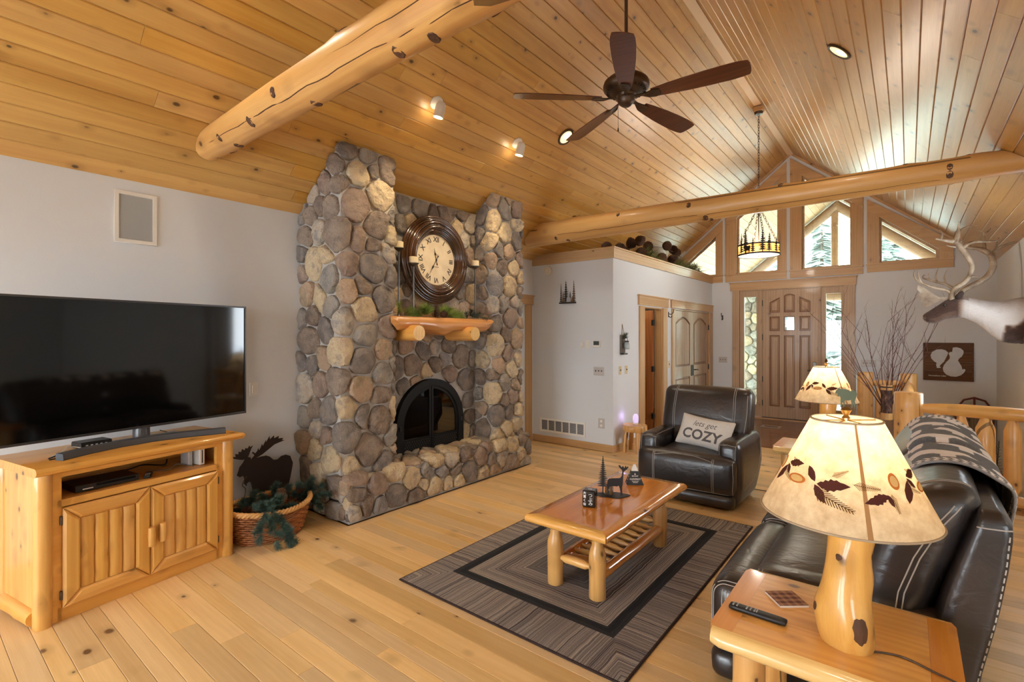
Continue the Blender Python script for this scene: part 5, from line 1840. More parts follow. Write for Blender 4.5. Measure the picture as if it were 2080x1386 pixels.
# pillow
pw = thing('throw_pillow', 'cream lumbar pillow lettered in grey, propped on the recliner seat', 'pillow', (-1.575, 5.04, .622), rot=(radians(62), radians(5), radians(-7)))
def pilfn(p):
    q = Vector(p); u, v = q.x / .265, q.y / .16
    k = max(0, (1 - u ** 4) * (1 - v ** 4)) ** .6
    q.z = (1 if p.z > 0 else -1) * (.006 + .062 * k)
    pin = 1 - .07 * (1 - u * u) * abs(v) - .0
    q.x *= 1 - .05 * (1 - v * v); q.y *= 1 - .10 * (1 - u * u)
    return q
linen = NT('cream_linen'); v_ = linen.coords()
ln = linen.noise(v_, 260, 2)
linen.p(Base_Color=linen.ramp(ln, [(.3, srgb(196, 190, 182)), (.7, srgb(226, 220, 212))]), Roughness=.95)
linen.bump(ln, .4, .003)
pb_ = bm_obj('cover', rbox((0, 0, 0), (.53, .32, .03), .012, 18, pilfn), linen.mat, pw)
bv = bvh_of([pb_])
letter_grey = plain('printed_grey_letters', (92, 90, 90), .9)
def lettering_on(txt, size, x, y, bvh, parent, mat, M3=None, shear=0.0, bold=0.0, spacing=1.0, lift=.0012):
    me = text_mesh(txt, size, 0, shear, bold=bold, spacing=spacing)
    bm = bmesh.new(); bm.from_mesh(me)
    bmesh.ops.triangulate(bm, faces=bm.faces)
    for _ in range(2):
        lg = [e for e in bm.edges if e.calc_length() > size * .12]
        if lg: bmesh.ops.subdivide_edges(bm, edges=lg, cuts=1)
        bmesh.ops.triangulate(bm, faces=bm.faces)
    for w in bm.verts:
        h = shoot(bvh, (w.co.x + x, w.co.y + y, .5), (0, 0, -1), lift)
        w.co = h if h is not None else Vector((w.co.x + x, w.co.y + y, .07))
    bm.to_mesh(me); bm.free()
    return link('lettering', me, mat, parent)
lettering_on('COZY', .135, .0, -.055, bv, pw, letter_grey, bold=.004, spacing=1.02)
lettering_on('lets get', .078, .005, .058, bv, pw, letter_grey, shear=.35, spacing=1.0)

# ---------- sofa
sf = thing('sofa', 'black leather reclining sofa seen from its near end, knit throw over the back', 'sofa', (0, 0, 0))
SY0, SY1 = 2.335, 4.36
ym = (SY0 + SY1) / 2
bm_obj('base', o2((-.22, ym, .17), (.80, SY1 - SY0 - .1, .26), .04, 8), Lm, sf)
def sarm(y):
    return bm_obj('arm', o2((-.20, y, .29), (.78, .20, .54), .07, 14, lambda p: (p.x + (.05 * max(0, p.z) / .3 if p.x < 0 else 0), p.y, p.z), (.01, .012, .015)), Lm, sf)
sa = [sarm(SY0 + .105), sarm(SY1 - .105)]
# end panels below the seat front
seats = []; foots = []
ya, yb = SY0 + .02, SY1 - .02
hw_ = (yb - ya) / 2
for k in range(2):
    y = ya + hw_ * (k + .5)
    foots.append(bm_obj('footrest', o2((-.625, y, .30), (.20, hw_ - .008, .34), .08, 14, bulge=(.015, .0, .012)), Lm, sf))
    bm_obj('footrest_roll', o2((-.65, y, .08), (.15, hw_ - .01, .135), .055, 10, bulge=(.006, 0, 0)), Lm, sf)
    ys0 = (SY0 + .2) if k == 0 else ym
    ys1 = ym if k == 0 else (SY1 - .2)
    seats.append(bm_obj('seat', o2((-.30, (ys0 + ys1) / 2, .40), (.56, ys1 - ys0 - .006, .19), .07, 12, bulge=(0, 0, .035)), Lm, sf))
def lean(p):
    q = Vector(p); q.x += q.z * .36 + .05 * (1 - (q.z / .3) ** 2) * (-1 if q.x < 0 else .0)
    return q
backs = []
for k in range(2):
    y0 = SY0 + .035 if k == 0 else ym
    y1 = ym if k == 0 else SY1 - .03
    backs.append(bm_obj('back_cushion', o2((.025, (y0 + y1) / 2, .745), (.20, y1 - y0 - .006, .57), .085, 16, lean, (.035, .0, .015)), Lm, sf))
def lin(z, T):
    for (z0, a), (z1, b) in zip(T, T[1:]):
        if z <= z1: return a + (b - a) * max(0, (z - z0)) / (z1 - z0)
    return T[-1][1]
SHF, SHB = [(.03, .03), (.4, .055), (.62, .085), (.8, .135), (.96, .185)], [(.03, .165), (.2, .18), (.4, .205), (.62, .25), (.8, .275), (.93, .285), (.97, .265)]
def shellfn(p):
    z = p.z + .50; t = (p.x + .06) / .12
    return (lin(z, SHF) * (1 - t) + lin(z, SHB) * t, p.y, p.z)
shell = bm_obj('back_shell', o2((0, ym, .50), (.12, SY1 - SY0, .95), .03, 16, shellfn), Lm, sf)
# stitching
st = MB(); bv = bvh_of([backs[0]])
for dy in (.0, .016):
    seam(st, bv, [(-1.0, SY0 + .13 + dy, .50), (-1.0, SY0 + .12 + dy, .7), (-1, SY0 + .125 + dy, .85), (-1, SY0 + .135 + dy, .98)], (1, 0, 0), steps=9)
    seam(st, bv, [(-.02, SY0 + .145 + dy, 2), (.1, SY0 + .15 + dy, 2), (.18, SY0 + .15 + dy, 2)], (0, 0, -1), steps=8)
seam(st, bv, [(-1, SY0 + .14, .93), (-1, SY0 + .4, .935), (-1, SY0 + .85, .93)], (1, 0, 0), steps=12)
for dx in (0, .018):
    seam(st, bv, [(-.045 + dx, 0, .50), (-.03 + dx, 0, .62), (.015 + dx, 0, .76), (.075 + dx, 0, .89), (.13 + dx, 0, .975)], (0, 1, 0), r=.0024, steps=10)
st.build('stitching', M['stitch'], backs[0])['kind'] = 'stuff'
st = MB(); bv = bvh_of([shell])
for k in range(30):
    t0, t1 = k / 30, (k + .62) / 30
    z0, z1 = .08 + .84 * t0, .08 + .84 * t1
    f = lambda z: lin(z, SHB) - .018
    seam(st, bv, [(f(z0), 0, z0), (f(z1), 0, z1)], (0, 1, 0), r=.0026, steps=2)
seam(st, bv, [(.185, 0, .925), (.272, 0, .93)], (0, 1, 0), r=.0025, steps=6)
st.build('stitching', M['stitch'], shell)['kind'] = 'stuff'
st = MB(); bv = bvh_of([sa[0]])
for dx in (0, .016):
    seam(st, bv, [(-.535 + dx, 0, .10), (-.53 + dx, 0, .3), (-.52 + dx, 0, .5), (-.515 + dx, 0, .57)], (0, 1, 0), steps=10)
seam(st, bv, [(-.53, 0, .26), (-.3, 0, .25), (.1, 0, .25)], (0, 1, 0), steps=8)
seam(st, bv, [(-.55, SY0 + .03, 2), (-.3, SY0 + .03, 2), (.05, SY0 + .03, 2)], (0, 0, -1), steps=10)
st.build('stitching', M['stitch'], sa[0])['kind'] = 'stuff'
for q in range(2):
    st = MB(); bv = bvh_of([foots[q]])
    y0 = ya + hw_ * q
    for dx in (0, .014):
        seam(st, bv, [(-.69 + dx * .0, y0 + .03 + dx, 2), (-.62, y0 + .03 + dx, 2), (-.55, y0 + .03 + dx, 2)], (0, 0, -1), steps=8)
        seam(st, bv, [(-2, y0 + .03 + dx, .16), (-2, y0 + .03 + dx, .3), (-2, y0 + .03 + dx, .43)], (1, 0, 0), steps=8)
    if q == 0:
        for dx in (.0, .016): seam(st, bv, [(-.665 + dx, 0, .16), (-.665 + dx, 0, .3), (-.66 + dx, 0, .43)], (0, 1, 0), steps=8)
    st.build('stitching', M['stitch'], foots[q])['kind'] = 'stuff'
    st = MB(); bv = bvh_of([seats[q]])
    for yy in (.15, .30):
        seam(st, bv, [(-.55, y0 + .2 + yy * q, 2), (-.3, y0 + .2 + yy * q, 2), (-.06, y0 + .2 + yy * q, 2)], (0, 0, -1), steps=10)
        break
    st.build('stitching', M['stitch'], seats[q])['kind'] = 'stuff'

# ---------- knit throw
BY0, BY1 = 2.78, 4.30
prof_b = [(-.165, .56), (-.155, .66), (-.12, .78), (-.06, .89), (.0, .985), (.05, 1.035), (.12, 1.055), (.20, 1.05), (.27, 1.015), (.325, .97), (.33, .90), (.315, .80), (.30, .68), (.285, .55), (.275, .42)]
fp = []
for i in range(len(prof_b) - 1):
    p0, p1, p2, p3 = [Vector(prof_b[max(0, min(len(prof_b) - 1, i + k))]) for k in (-1, 0, 1, 2)]
    for k in range(10):
        t = k / 10
        fp.append(.5 * ((2 * p1) + (p2 - p0) * t + (2 * p0 - 5 * p1 + 4 * p2 - p3) * t * t + (3 * p1 - p0 - 3 * p2 + p3) * t ** 3))
fp.append(Vector(prof_b[-1]))
# resample evenly
acc = [0]
for a, b in zip(fp, fp[1:]): acc.append(acc[-1] + (b - a).length)
NU = int(acc[-1] / .006); NVV = int((BY1 - BY0) / .006)
def at_len(d):
    j = 0
    while j < len(acc) - 2 and acc[j + 1] < d: j += 1
    f = (d - acc[j]) / max(1e-9, acc[j + 1] - acc[j])
    p = fp[j].lerp(fp[j + 1], min(1, f)); t = (fp[j + 1] - fp[j]).normalized()
    return p, Vector((t.y * -1, t.x))
bear = [(0, .30), (.05, .22), (.12, .23), (.16, .30), (.20, .42), (.30, .50), (.45, .54), (.60, .56), (.72, .60), (.80, .66), (.86, .64), (.88, .58), (.97, .53), (1.0, .47), (.93, .43), (.84, .42), (.80, .34), (.79, .12), (.80, .0), (.68, .0), (.66, .16), (.58, .26), (.44, .25), (.36, .2), (.34, .0), (.20, .0), (.20, .14), (.10, .16)]
bear = [(.02, .5), (.0, .36), (.03, .02), (.17, .0), (.20, .20), (.30, .28), (.52, .27), (.60, .2), (.60, .0), (.75, .0), (.76, .22), (.84, .33), (.95, .32), (1.0, .38), (.93, .47), (.90, .56), (.83, .58), (.74, .55), (.55, .57), (.35, .60), (.15, .60)]
def in_poly(x, y, P):
    c = False; j = len(P) - 1
    for i in range(len(P)):
        if (P[i][1] > y) != (P[j][1] > y) and x < (P[j][0] - P[i][0]) * (y - P[i][1]) / (P[j][1] - P[i][1]) + P[i][0]: c = not c
        j = i
    return c
def is_bear(u, v):
    """u: length over the back (bears walk along it), v: along the sofa"""
    r = .235
    row = int(math.floor((v - .085) / r)); fv = (v - .085) / r - row
    uu = u + .02 + (.19 if row % 2 else 0)
    c = int(math.floor(uu / .39)); fu = uu / .39 - c
    x = (fu - .06) / .88; y = fv * .82 - .1
    if row % 2: x = 1 - x
    return 0 <= x <= 1 and 0 <= y <= .62 and in_poly(x, y, bear)
vs = []; colr = []
for j in range(NVV + 1):
    v = BY0 + (BY1 - BY0) * j / NVV
    for i in range(NU + 1):
        u = acc[-1] * i / NU
        p, nr = at_len(u)
        e = min(v - BY0, BY1 - v)
        dip = -.02 * math.exp(-((v - ym) / .05) ** 2) * (1 if u < acc[-1] * .55 else .2)
        w = .006 * noise.noise(Vector((u * 7, v * 5, 1))) + dip
        braid = 0
        if e < .075: braid = .006 * abs(sin(e / .075 * 2 * pi))
        q = p + nr * (w + braid)
        yy = v + .02 * sin(u * 6) * (1 if v < BY0 + .4 else 0)
        vs.append((q.x, yy, q.y))
        if e < .012: k = .55
        elif e < .075:
            ph = (u / .03 + (e / .075) * 2) % 1
            k = .2 if (ph < .35 or abs((e % .0375) - .019) > .016) else .85
        elif is_bear(u, v - BY0): k = .84 + .06 * random.random()
        else: k = random.choice((.06, .1, .16, .26)) 
        colr.append(k)
fs = []
n = NU + 1
for j in range(NVV):
    for i in range(NU): fs.append((j * n + i, j * n + i + 1, (j + 1) * n + i + 1, (j + 1) * n + i))
me = MB().add(vs, fs).mesh('throw_blanket', 180)
at = me.attributes.new('knit', 'FLOAT', 'POINT'); at.data.foreach_set('value', colr)
kn = NT('grey_bear_knit')
af = kn.n('Attribute', attribute_name='knit').outputs['Fac']
kc = kn.ramp(af, [(0.0, srgb(20, 20, 22)), (.3, srgb(92, 92, 95)), (.6, srgb(160, 158, 158)), (.85, srgb(236, 230, 228))])
kn.p(Base_Color=kc, Roughness=1.0); kn.b.inputs['Specular IOR Level'].default_value = .05
kn.b.inputs['Sheen Weight'].default_value = .3
kn.bump(kn.noise(kn.coords(False), 330, 2), .6, .006)
bl_ = link('throw_blanket', me, kn.mat)
sm = bl_.modifiers.new('thick', 'SOLIDIFY'); sm.thickness = .008; sm.offset = -1
prop(bl_, 'grey knit throw with white bears, draped over the far part of the sofa back', 'blanket')

# ================================================================== END TABLES AND LAMPS
def end_table(label, cx, cy, W, D, H, legs, skew=0.0, live=False):
    t = thing('end_table', label, 'end table', (cx, cy, 0), skew)
    hw, hd = W / 2, D / 2
    ew = .075
    nb = 3
    wv = (D - .04) / nb
    for k in range(nb):
        MB().box((0, -hd + .02 + wv * (k + .5), H - .02), (W - 2 * ew - .001, wv - .0008, .04)).build('board', M['honey_x'], t)
    for s in (-1, 1):
        x = s * (hw - ew / 2)
        c = .05
        q = [(s * (hw - ew), -hd + .02), (s * (hw - .012), -hd + .02), (s * hw, -hd + .04), (s * hw, hd - .04), (s * (hw - .012), hd - .01), (s * (hw - ew), hd - .02)]
        MB().prism(q, H - .05, H - .0005).build('end_board', M['honey_end'], t)
    for s in (-1, 1):
        m = 22; sec_n = 9
        vs = []; fs = []
        for i in range(m + 1):
            x = -hw + .012 + (W - .024) * i / m
            for k in range(sec_n):
                a = -pi / 2 + pi * k / (sec_n - 1)
                r = .031 * (1 + .1 * noise.noise(Vector((x * 5, k * .3, cx * 7 + s))))
                if live: r *= 1 + .25 * noise.noise(Vector((x * 14, k * .9, 5)))
                f = .75 if i in (0, m) else 1
                vs.append((x, s * (hd - .02) + s * r * 1.25 * cos(a) * f, H - .031 + .031 * sin(a) * (f if a < 0 else 1)))
        for i in range(m):
            for k in range(sec_n - 1): fs.append((i * sec_n + k, i * sec_n + k + 1, (i + 1) * sec_n + k + 1, (i + 1) * sec_n + k))
        for i in range(m): fs.append((i * sec_n + sec_n - 1, i * sec_n, (i + 1) * sec_n, (i + 1) * sec_n + sec_n - 1))
        fs += [tuple(range(sec_n)), tuple(m * sec_n + k for k in range(sec_n))]
        MB().add(vs, fs).build('edge_log', M['pale_edge'], t, smooth=60)
    for i, (x, y) in enumerate(legs):
        log_post(x, y, 0, H - .052, .052, 90 + i + int(cx * 10), lump=.08).build('leg', M['log_z'], t, smooth=60)
    return t
et1 = end_table('honey log end table in front of the sofa, carrying the near lamp and remote', -.203, 2.007, .66, .555, .60, ((-.225, -.17), (-.22, .17), (.22, -.17), (.22, .17)))
et2 = end_table('honey end table with pale live edge between recliner and sofa', -.62, 5.16, .66, .52, .60, ((-.22, -.16), (-.22, .16), (.22, -.16), (.22, .16)), live=True)

def parchment():
    t = NT('parchment_shade')
    v = t.coords(False)
    n = t.noise(v, 22, 5, .65); n2 = t.noise(v, 3, 2)
    c = t.ramp(n, [(.3, srgb(204, 182, 146)), (.68, srgb(238, 226, 198))])
    df = t.n('BsdfDiffuse', {'Color': c}); tr = t.n('BsdfTranslucent', {'Color': c})
    mx = t.n('MixShader', {0: .5})
    t.t.links.new(df.outputs[0], mx.inputs[1]); t.t.links.new(tr.outputs[0], mx.inputs[2])
    t.t.links.new(mx.outputs[0], t.out.inputs[0])
    return t.mat
M['shade'] = parchment()
def leaf_mat(name, rgb):
    t = NT(name)
    c = srgb(*rgb)
    df = t.n('BsdfDiffuse', {'Color': c}); tr = t.n('BsdfTranslucent', {'Color': c})
    mx = t.n('MixShader', {0: .25})
    t.t.links.new(df.outputs[0], mx.inputs[1]); t.t.links.new(tr.outputs[0], mx.inputs[2])
    t.t.links.new(mx.outputs[0], t.out.inputs[0])
    return t.mat
M['leaf_p'] = leaf_mat('pressed_leaf', (86, 50, 44))
M['leaf_b'] = leaf_mat('pressed_fern', (96, 66, 36))
M['slice'] = leaf_mat('wood_slice_bark', (196, 120, 60))
M['slice_in'] = leaf_mat('wood_slice_heart', (238, 200, 130))
M['seam_tape'] = leaf_mat('shade_seam', (176, 134, 90))
M['shade_rim'] = plain('shade_trim', (168, 148, 122), .8)
bulb_m = plain('lamp_bulb', (255, 240, 210), .4, emit=(255, 205, 140), es=18)

def table_lamp(label, loc, rz, hb, energy, seed, moose=True):
    """hb: height of the lower shade rim above the table"""
    t = thing('table_lamp', label, 'table lamp', loc, rz)
    rr = random.Random(seed)
    # wooden trunk
    n, m = 22, 26
    kn = [(.18, 1.40, .016, .06), (.60, .62, .010, .03), (.22, -.30, .014, .045), (.45, 2.6, .012, .05)]
    vs = []; fs = []
    H = hb + .06
    for i in range(m + 1):
        f = i / m
        r = .083 - .012 * min(1, f * 4) - .012 * max(0, f - .25) + .005 * sin(f * 9)
        if f < .06: r = .076 + .007 * f / .06
        ox_ = -.02 * f + .012 * sin(f * 5)
        for k in range(n):
            w = 2 * pi * k / n
            q = r * (1 + .05 * noise.noise(Vector((f * 3, cos(w), sin(w) + seed))))
            for kf, kw, kh, ks in kn:
                dw = (w - kw + pi) % (2 * pi) - pi
                q += kh * math.exp(-(((f - kf) * H / ks) ** 2 + (dw * r / ks) ** 2))
            vs.append((q * cos(w) * .93 + ox_, q * sin(w), H * f))
    for i in range(m):
        for k in range(n): fs.append((i * n + k, i * n + (k + 1) % n, (i + 1) * n + (k + 1) % n, (i + 1) * n + k))
    fs += [tuple(range(n))[::-1], tuple(m * n + k for k in range(n))]
    bs = MB().add(vs, fs).build('base', M['honey_z'], t, smooth=60)
    bb = bvh_of([bs])
    for kf, kw, sx_, sz_ in ((.17, 1.38, .022, .040), (.60, .62, .010, .011), (.22, -.26, .010, .014), (.62, 2.4, .010, .012), (.4, -1.6, .016, .02)):
        o_ = Vector((cos(kw), sin(kw), 0)) * .4 + Vector((0, 0, H * kf))
        dd = Vector((-cos(kw), -sin(kw), 0)); tn = Vector((-sin(kw), cos(kw), 0))
        ring = []
        for sc in (1.0, .62, .25):
            for q in range(22):
                a_ = 2 * pi * q / 22; wob_ = 1 + .25 * noise.noise(Vector((cos(a_) * 2, sin(a_) * 2, kf * 9)))
                h_ = shoot(bb, o_ + tn * sx_ * sc * wob_ * cos(a_) + Vector((0, 0, sz_ * sc * wob_ * sin(a_))), dd, .0012 if sc == 1 else .0022)
                ring.append(h_ if h_ is not None else o_ + dd * .33)
        MB().add(ring, [(q + 22 * g_, (q + 1) % 22 + 22 * g_, 22 * g_ + 22 + (q + 1) % 22, 22 * g_ + 22 + q) for g_ in (0, 1) for q in range(22)] + [tuple(range(44, 66))]).build('knot', M['knot'], bs)
    RB, RT, HS = .243, .098, .30
    sh = MB()
    N = 64
    vs = []; fs = []
    for i in range(9):
        f = i / 8
        for k in range(N):
            w = 2 * pi * k / N
            r = RB + (RT - RB) * f
            vs.append((r * cos(w), r * sin(w), hb + HS * f))
    for i in range(8):
        for k in range(N): fs.append((i * N + k, i * N + (k + 1) % N, (i + 1) * N + (k + 1) % N, (i + 1) * N + k))
    shd = MB().add(vs, fs).build('shade', M['shade'], t, smooth=180, fix=False)
    for r, z in ((RB, hb), (RT, hb + HS)):
        MB().tube([(r * cos(2 * pi * k / 64), r * sin(2 * pi * k / 64), z) for k in range(65)], .0035, 6, cap=False).build('rim', M['shade_rim'], shd, smooth=80)
    up = Vector((RT - RB, 0, HS)); sl = up.length
    def cone(phi, s, lift=.0012):
        """phi angle, s distance up the slant"""
        f = s / sl; r = RB + (RT - RB) * f
        nx, nz = HS / sl, (RB - RT) / sl
        return Vector(((r + nx * lift) * cos(phi), (r + nx * lift) * sin(phi), hb + HS * f + nz * lift))
    def decal(name, poly, mat, phi0, s0, ang, size, lift=.0012):
        me = curve_flat([[(x * size, y * size) for x, y in poly]], 0)
        bm = bmesh.new(); bm.from_mesh(me); bmesh.ops.triangulate(bm, faces=bm.faces)
        for _ in range(2):
            lg = [e for e in bm.edges if e.calc_length() > .02]
            if lg: bmesh.ops.subdivide_edges(bm, edges=lg, cuts=1)
        rS = RB + (RT - RB) * s0 / sl
        for v in bm.verts:
            x, y = v.co.x * cos(ang) - v.co.y * sin(ang), v.co.x * sin(ang) + v.co.y * cos(ang)
            v.co = cone(phi0 + x / rS, s0 + y, lift)
        bm.to_mesh(me); bm.free()
        return link(name, me, mat, shd)
    MB().add([cone(1.2 + s_ * .028, s, .0008) for s in [sl * k / 6 for k in range(7)] for s_ in (-1, 1)], [(2 * k, 2 * k + 1, 2 * k + 3, 2 * k + 2) for k in range(6)]).build('seam', M['seam_tape'], shd, fix=False)
    leafp = [(0, 0), (.12, .10), (.2, .09), (.26, .17), (.36, .14), (.42, .22), (.52, .17), (.6, .2), (.7, .13), (.82, .1), (1, .0), (.82, -.08), (.7, -.14), (.6, -.13), (.52, -.2), (.42, -.17), (.34, -.22), (.24, -.14), (.18, -.15), (.1, -.08)]
    small = [(0, 0), (.2, .14), (.5, .22), (.8, .12), (1, 0), (.8, -.14), (.5, -.2), (.2, -.12)]
    def fern(phi, s, ang, L):
        m = []
        pr = [(0, -.008)]
        for k in range(13):
            x = .05 + .93 * k / 13; l = .26 * (1 - .75 * k / 13)
            pr += [(x, -.010), (x + l * .8, -l * .75), (x + l * .8 + .015, -l * .75 + .012), (x + .03, -.008)]
        pr += [(1, 0)]
        top = [(x, -y * .85) for x, y in pr[::-1] if True]
        decal('fern', pr + top[1:], M['leaf_b'], phi, s, ang, L)
    for base in (0.0, 2.15, 4.2):
        b = base + .55
        decal('leaf', leafp, M['leaf_p'], b, .135, .08, .088)
        decal('leaf', small, M['leaf_p'], b - .03, .14, 2.2, .055); decal('leaf', small, M['leaf_p'], b - .03, .132, -.95, .06)
        decal('leaf', leafp, M['leaf_p'], b + .98, .125, 3.5, .07); decal('leaf', small, M['leaf_p'], b + .96, .128, -1.3, .035)
        decal('leaf', leafp, M['leaf_p'], b - .70, .175, .15, .065); decal('leaf', small, M['leaf_p'], b - .72, .165, -2.0, .07)
        decal('leaf', small, M['leaf_p'], b - .72, .17, -.9, .04)
        fern(b + .2, .165, .5, .05); fern(b - .40, .17, 2.6, .05); fern(b + 1.35, .15, -.5, .06); fern(b - .03, .118, -.42, .115); fern(b + .50, .15, -.12, .07); fern(b + 1.02, .13, -1.45, .055)
        cir = lambda rx, ry: [(rx * cos(2 * pi * k / 20), ry * sin(2 * pi * k / 20)) for k in range(20)]
        for (ph, s, rx, ry) in ((b - .36, .135, .032, .015), (b + 1.13, .165, .016, .024)):
            decal('wood_slice', cir(rx, ry), M['slice'], ph, s, 0, 1, .0018)
            decal('wood_slice_heart', cir(rx * .72, ry * .68), M['slice_in'], ph, s, 0, 1, .0026)
    # fittings
    hp = MB()
    hp.tube([(0, 0, H - .01), (0, 0, H + .05)], .012, 10)
    for s in (-1, 1):
        hp.tube([(0, 0, H + .02), (s * .05, 0, H + .06), (s * .055, 0, H + .12), (s * .03, 0, hb + HS - .012), (0, 0, hb + HS - .004)], .0022, 6)
    hp.tube([(RT * cos(k), RT * sin(k), hb + HS - .003) for k in (0, pi)], .002, 6); hp.tube([(RT * cos(k), RT * sin(k), hb + HS - .003) for k in (pi / 2, -pi / 2)], .002, 6)
    hp.build('harp', M['brass'], t, smooth=60)
    MB().lathe([(0, H + .05), (.018, H + .055), (.03, H + .085), (.03, H + .10), (.018, H + .125), (0, H + .13)], 16, ).build('bulb', bulb_m, t, smooth=180)
    zf = hb + HS - .004
    fn_ = MB().lathe([(.006, 0), (.012, .008), (.007, .016), (.012, .026), (.016, .034), (.008, .042), (0, .044)], 14, (0, 0, zf)).build('finial', M['brass'], t, smooth=50)
    if moose:
        me = curve_flat([[((x - .35) * .085, z * .085) for x, z in moose_o]], .003)
        link('finial_moose', xform(me, frame_mat((0, 0, zf + .04), (cos(-rz), sin(-rz), 0), (0, 0, 1), (sin(-rz), -cos(-rz), 0))), plain('green_patina', (74, 80, 58), .5, metal=.4), fn_)
    else:
        MB().lathe([(0, .04), (.012, .05), (.008, .07), (0, .08)], 8, (0, 0, zf)).build('finial_tip', M['leaf_b'], fn_)
    d = bpy.data.lights.new('lamp_bulb', 'POINT'); d.energy = energy; d.color = (1, .85, .62); d.shadow_soft_size = .035
    lo = bpy.data.objects.new('lamp_light', d); lo.location = (0, 0, H + .15); lo.parent = t
    COL.objects.link(lo)
    return t
table_lamp('near table lamp with knotty log base and lit leaf-pressed shade, beside the sofa', (-.157, 1.925, .60), -2.45, .415, 3.0, 1)
table_lamp('far table lamp with lit leaf-pressed shade, between recliner and sofa', (-.57, 5.2, .60), -2.0, .405, 4.5, 2, moose=False)

# on the near end table
remote('long black remote lying on the near end table left of the lamp', (-.415, 1.905, .6003), -.02, .185, .038, .017)
cst = thing('coaster', 'square red and tan plaid coaster lying on the near end table', 'coaster', (-.355, 2.085, .6003), .69)
pl = NT('plaid_cloth'); sx = pl.n('SeparateXYZ', {0: pl.coords(False)})
wx = pl.math('PINGPONG', pl.math('MULTIPLY', sx.outputs[0], 70), 1.0); wy = pl.math('PINGPONG', pl.math('MULTIPLY', sx.outputs[1], 70), 1.0)
c1 = pl.mix(pl.math('GREATER_THAN', wx, .55), srgb(92, 44, 36), srgb(150, 110, 84)); c2 = pl.mix(pl.math('GREATER_THAN', wy, .55), srgb(84, 40, 34), srgb(160, 124, 96))
pl.p(Base_Color=pl.mix(.5, c1, c2), Roughness=.7)
MB().box((0, 0, .0035), (.105, .105, .007)).build('tile', M['white'], cst)
MB().box((0, 0, .0075), (.104, .104, .001)).build('plaid_face', pl.mat, cst)
cable('dark lamp cord running off the right edge of the near end table', [(-.10, 1.90, .604), (-.02, 1.93, .604), (.06, 1.90, .604), (.125, 1.86, .606), (.15, 1.85, .56), (.15, 1.85, .3), (.15, 1.86, .006)], .003, M['bronze'], 'lamp_cord')
# ================================================================== CEILING FAN
fan = thing('ceiling_fan', 'dark bronze ceiling fan with five brown blades hanging from the ridge', 'ceiling fan', (RX, 3.555, 3.35))
M['blade'] = wood('walnut_fan_blade', (104, 58, 36), (62, 34, 24), 'X', knots=0, rough=.3, coat=.3, rnd=.15)
f = MB()
f.lathe([(0, 0), (.03, .002), (.045, .012), (.062, .03), (.066, .055), (.072, .06), (.072, .066), (.066, .07), (.075, .085), (.10, .092), (.11, .105), (.155, .115), (.172, .135), (.176, .16), (.168, .185), (.14, .21), (.10, .228), (.05, .24), (.03, .26), (.02, .275), (0, .275)], 40)
f.build('motor_housing', M['bronze'], fan, smooth=40)
g = MB()
for k in range(30):
    a = 2 * pi * k / 30
    g.box((.135 * cos(a), .135 * sin(a), .1125), (.03, .006, .008), Rz(a))
g.build('housing_ribs', M['black_metal'], fan)
MB().tube([(0, 0, .27), (0, 0, ZR - 3.35 - .06)], .013, 12).build('down_rod', M['bronze'], fan, smooth=60)
MB().lathe([(0, ZR - 3.35 - .17), (.05, ZR - 3.35 - .165), (.065, ZR - 3.35 - .09), (.065, ZR - 3.35 - .055), (0, ZR - 3.35 - .055)], 20).build('canopy', M['bronze'], fan, smooth=40)
bl = [(.20, .045), (.30, .058), (.45, .072), (.6, .080), (.75, .083), (.82, .078), (.862, .068), (.872, .04), (.875, 0)]
out = bl + [(x, -y) for x, y in bl[:-1][::-1]]
for k in range(5):
    a = radians(6 + 72 * k)
    M3 = Rz(a) @ Rx(radians(-12))
    arm = MB()
    q = [(.07, .012), (.12, .012), (.17, .03), (.22, .042), (.26, .03), (.26, -.03), (.22, -.042), (.17, -.03), (.12, -.012), (.07, -.012)]
    arm.prism(q, -.006, .002, lambda u, v, h: M3 @ Vector((u, v, h)) + Vector((0, 0, .05 if u > .14 else .062)))
    bd = MB().prism(out, .003, .010, lambda u, v, h: M3 @ Vector((u, v, h)) + Vector((0, 0, .05))).build('blade', M['blade'], fan)
    arm.build('blade_arm', M['bronze'], bd)
MB().tube([(-.045, -.045, .03), (-.045, -.045, -.17)], .0016, 5).build('pull_chain', M['bronze'], fan)
MB().lathe([(0, -.2), (.006, -.195), (.004, -.17), (0, -.165)], 8, (-.045, -.045, 0)).build('pull_knob', M['bronze'], fan)

# ================================================================== CHANDELIER
ch = thing('pendant_chandelier', 'drum chandelier with pine tree cutouts and amber glow, hung on a chain in the entry', 'chandelier', (RX, 7.90, 2.74))
def chain(m, a, b, link_l=.055, w=.012, r=.0035):
    a, b = Vector(a), Vector(b); d = (b - a); n = max(2, int(d.length / (link_l * .72))); d.normalize()
    s1 = d.orthogonal().normalized(); s2 = d.cross(s1)
    for i in range(n):
        c = a + (b - a) * ((i + .5) / n); s = s1 if i % 2 else s2
        pts = [c + d * (link_l / 2 * cos(2 * pi * k / 8)) + s * (w * sin(2 * pi * k / 8)) for k in range(9)]
        m.tube(pts, r, 4, cap=False)
m = MB(); chain(m, (0, 0, .62), (0, 0, 2.06)); m.build('chain', M['bronze'], ch)['kind'] = 'stuff'
MB().box((0, 0, 2.125), (.13, .13, .07), ch=.01).build('mounting_block', M['trim'], ch)
MB().lathe([(0, 2.05), (.05, 2.055), (.06, 2.075), (.06, 2.09), (0, 2.09)], 18).build('canopy', M['bronze'], ch, smooth=40)
MB().lathe([(.0, .615), (.05, .62), (.055, .63), (.0, .64)], 16).build('hub', M['bronze'], ch, smooth=40)
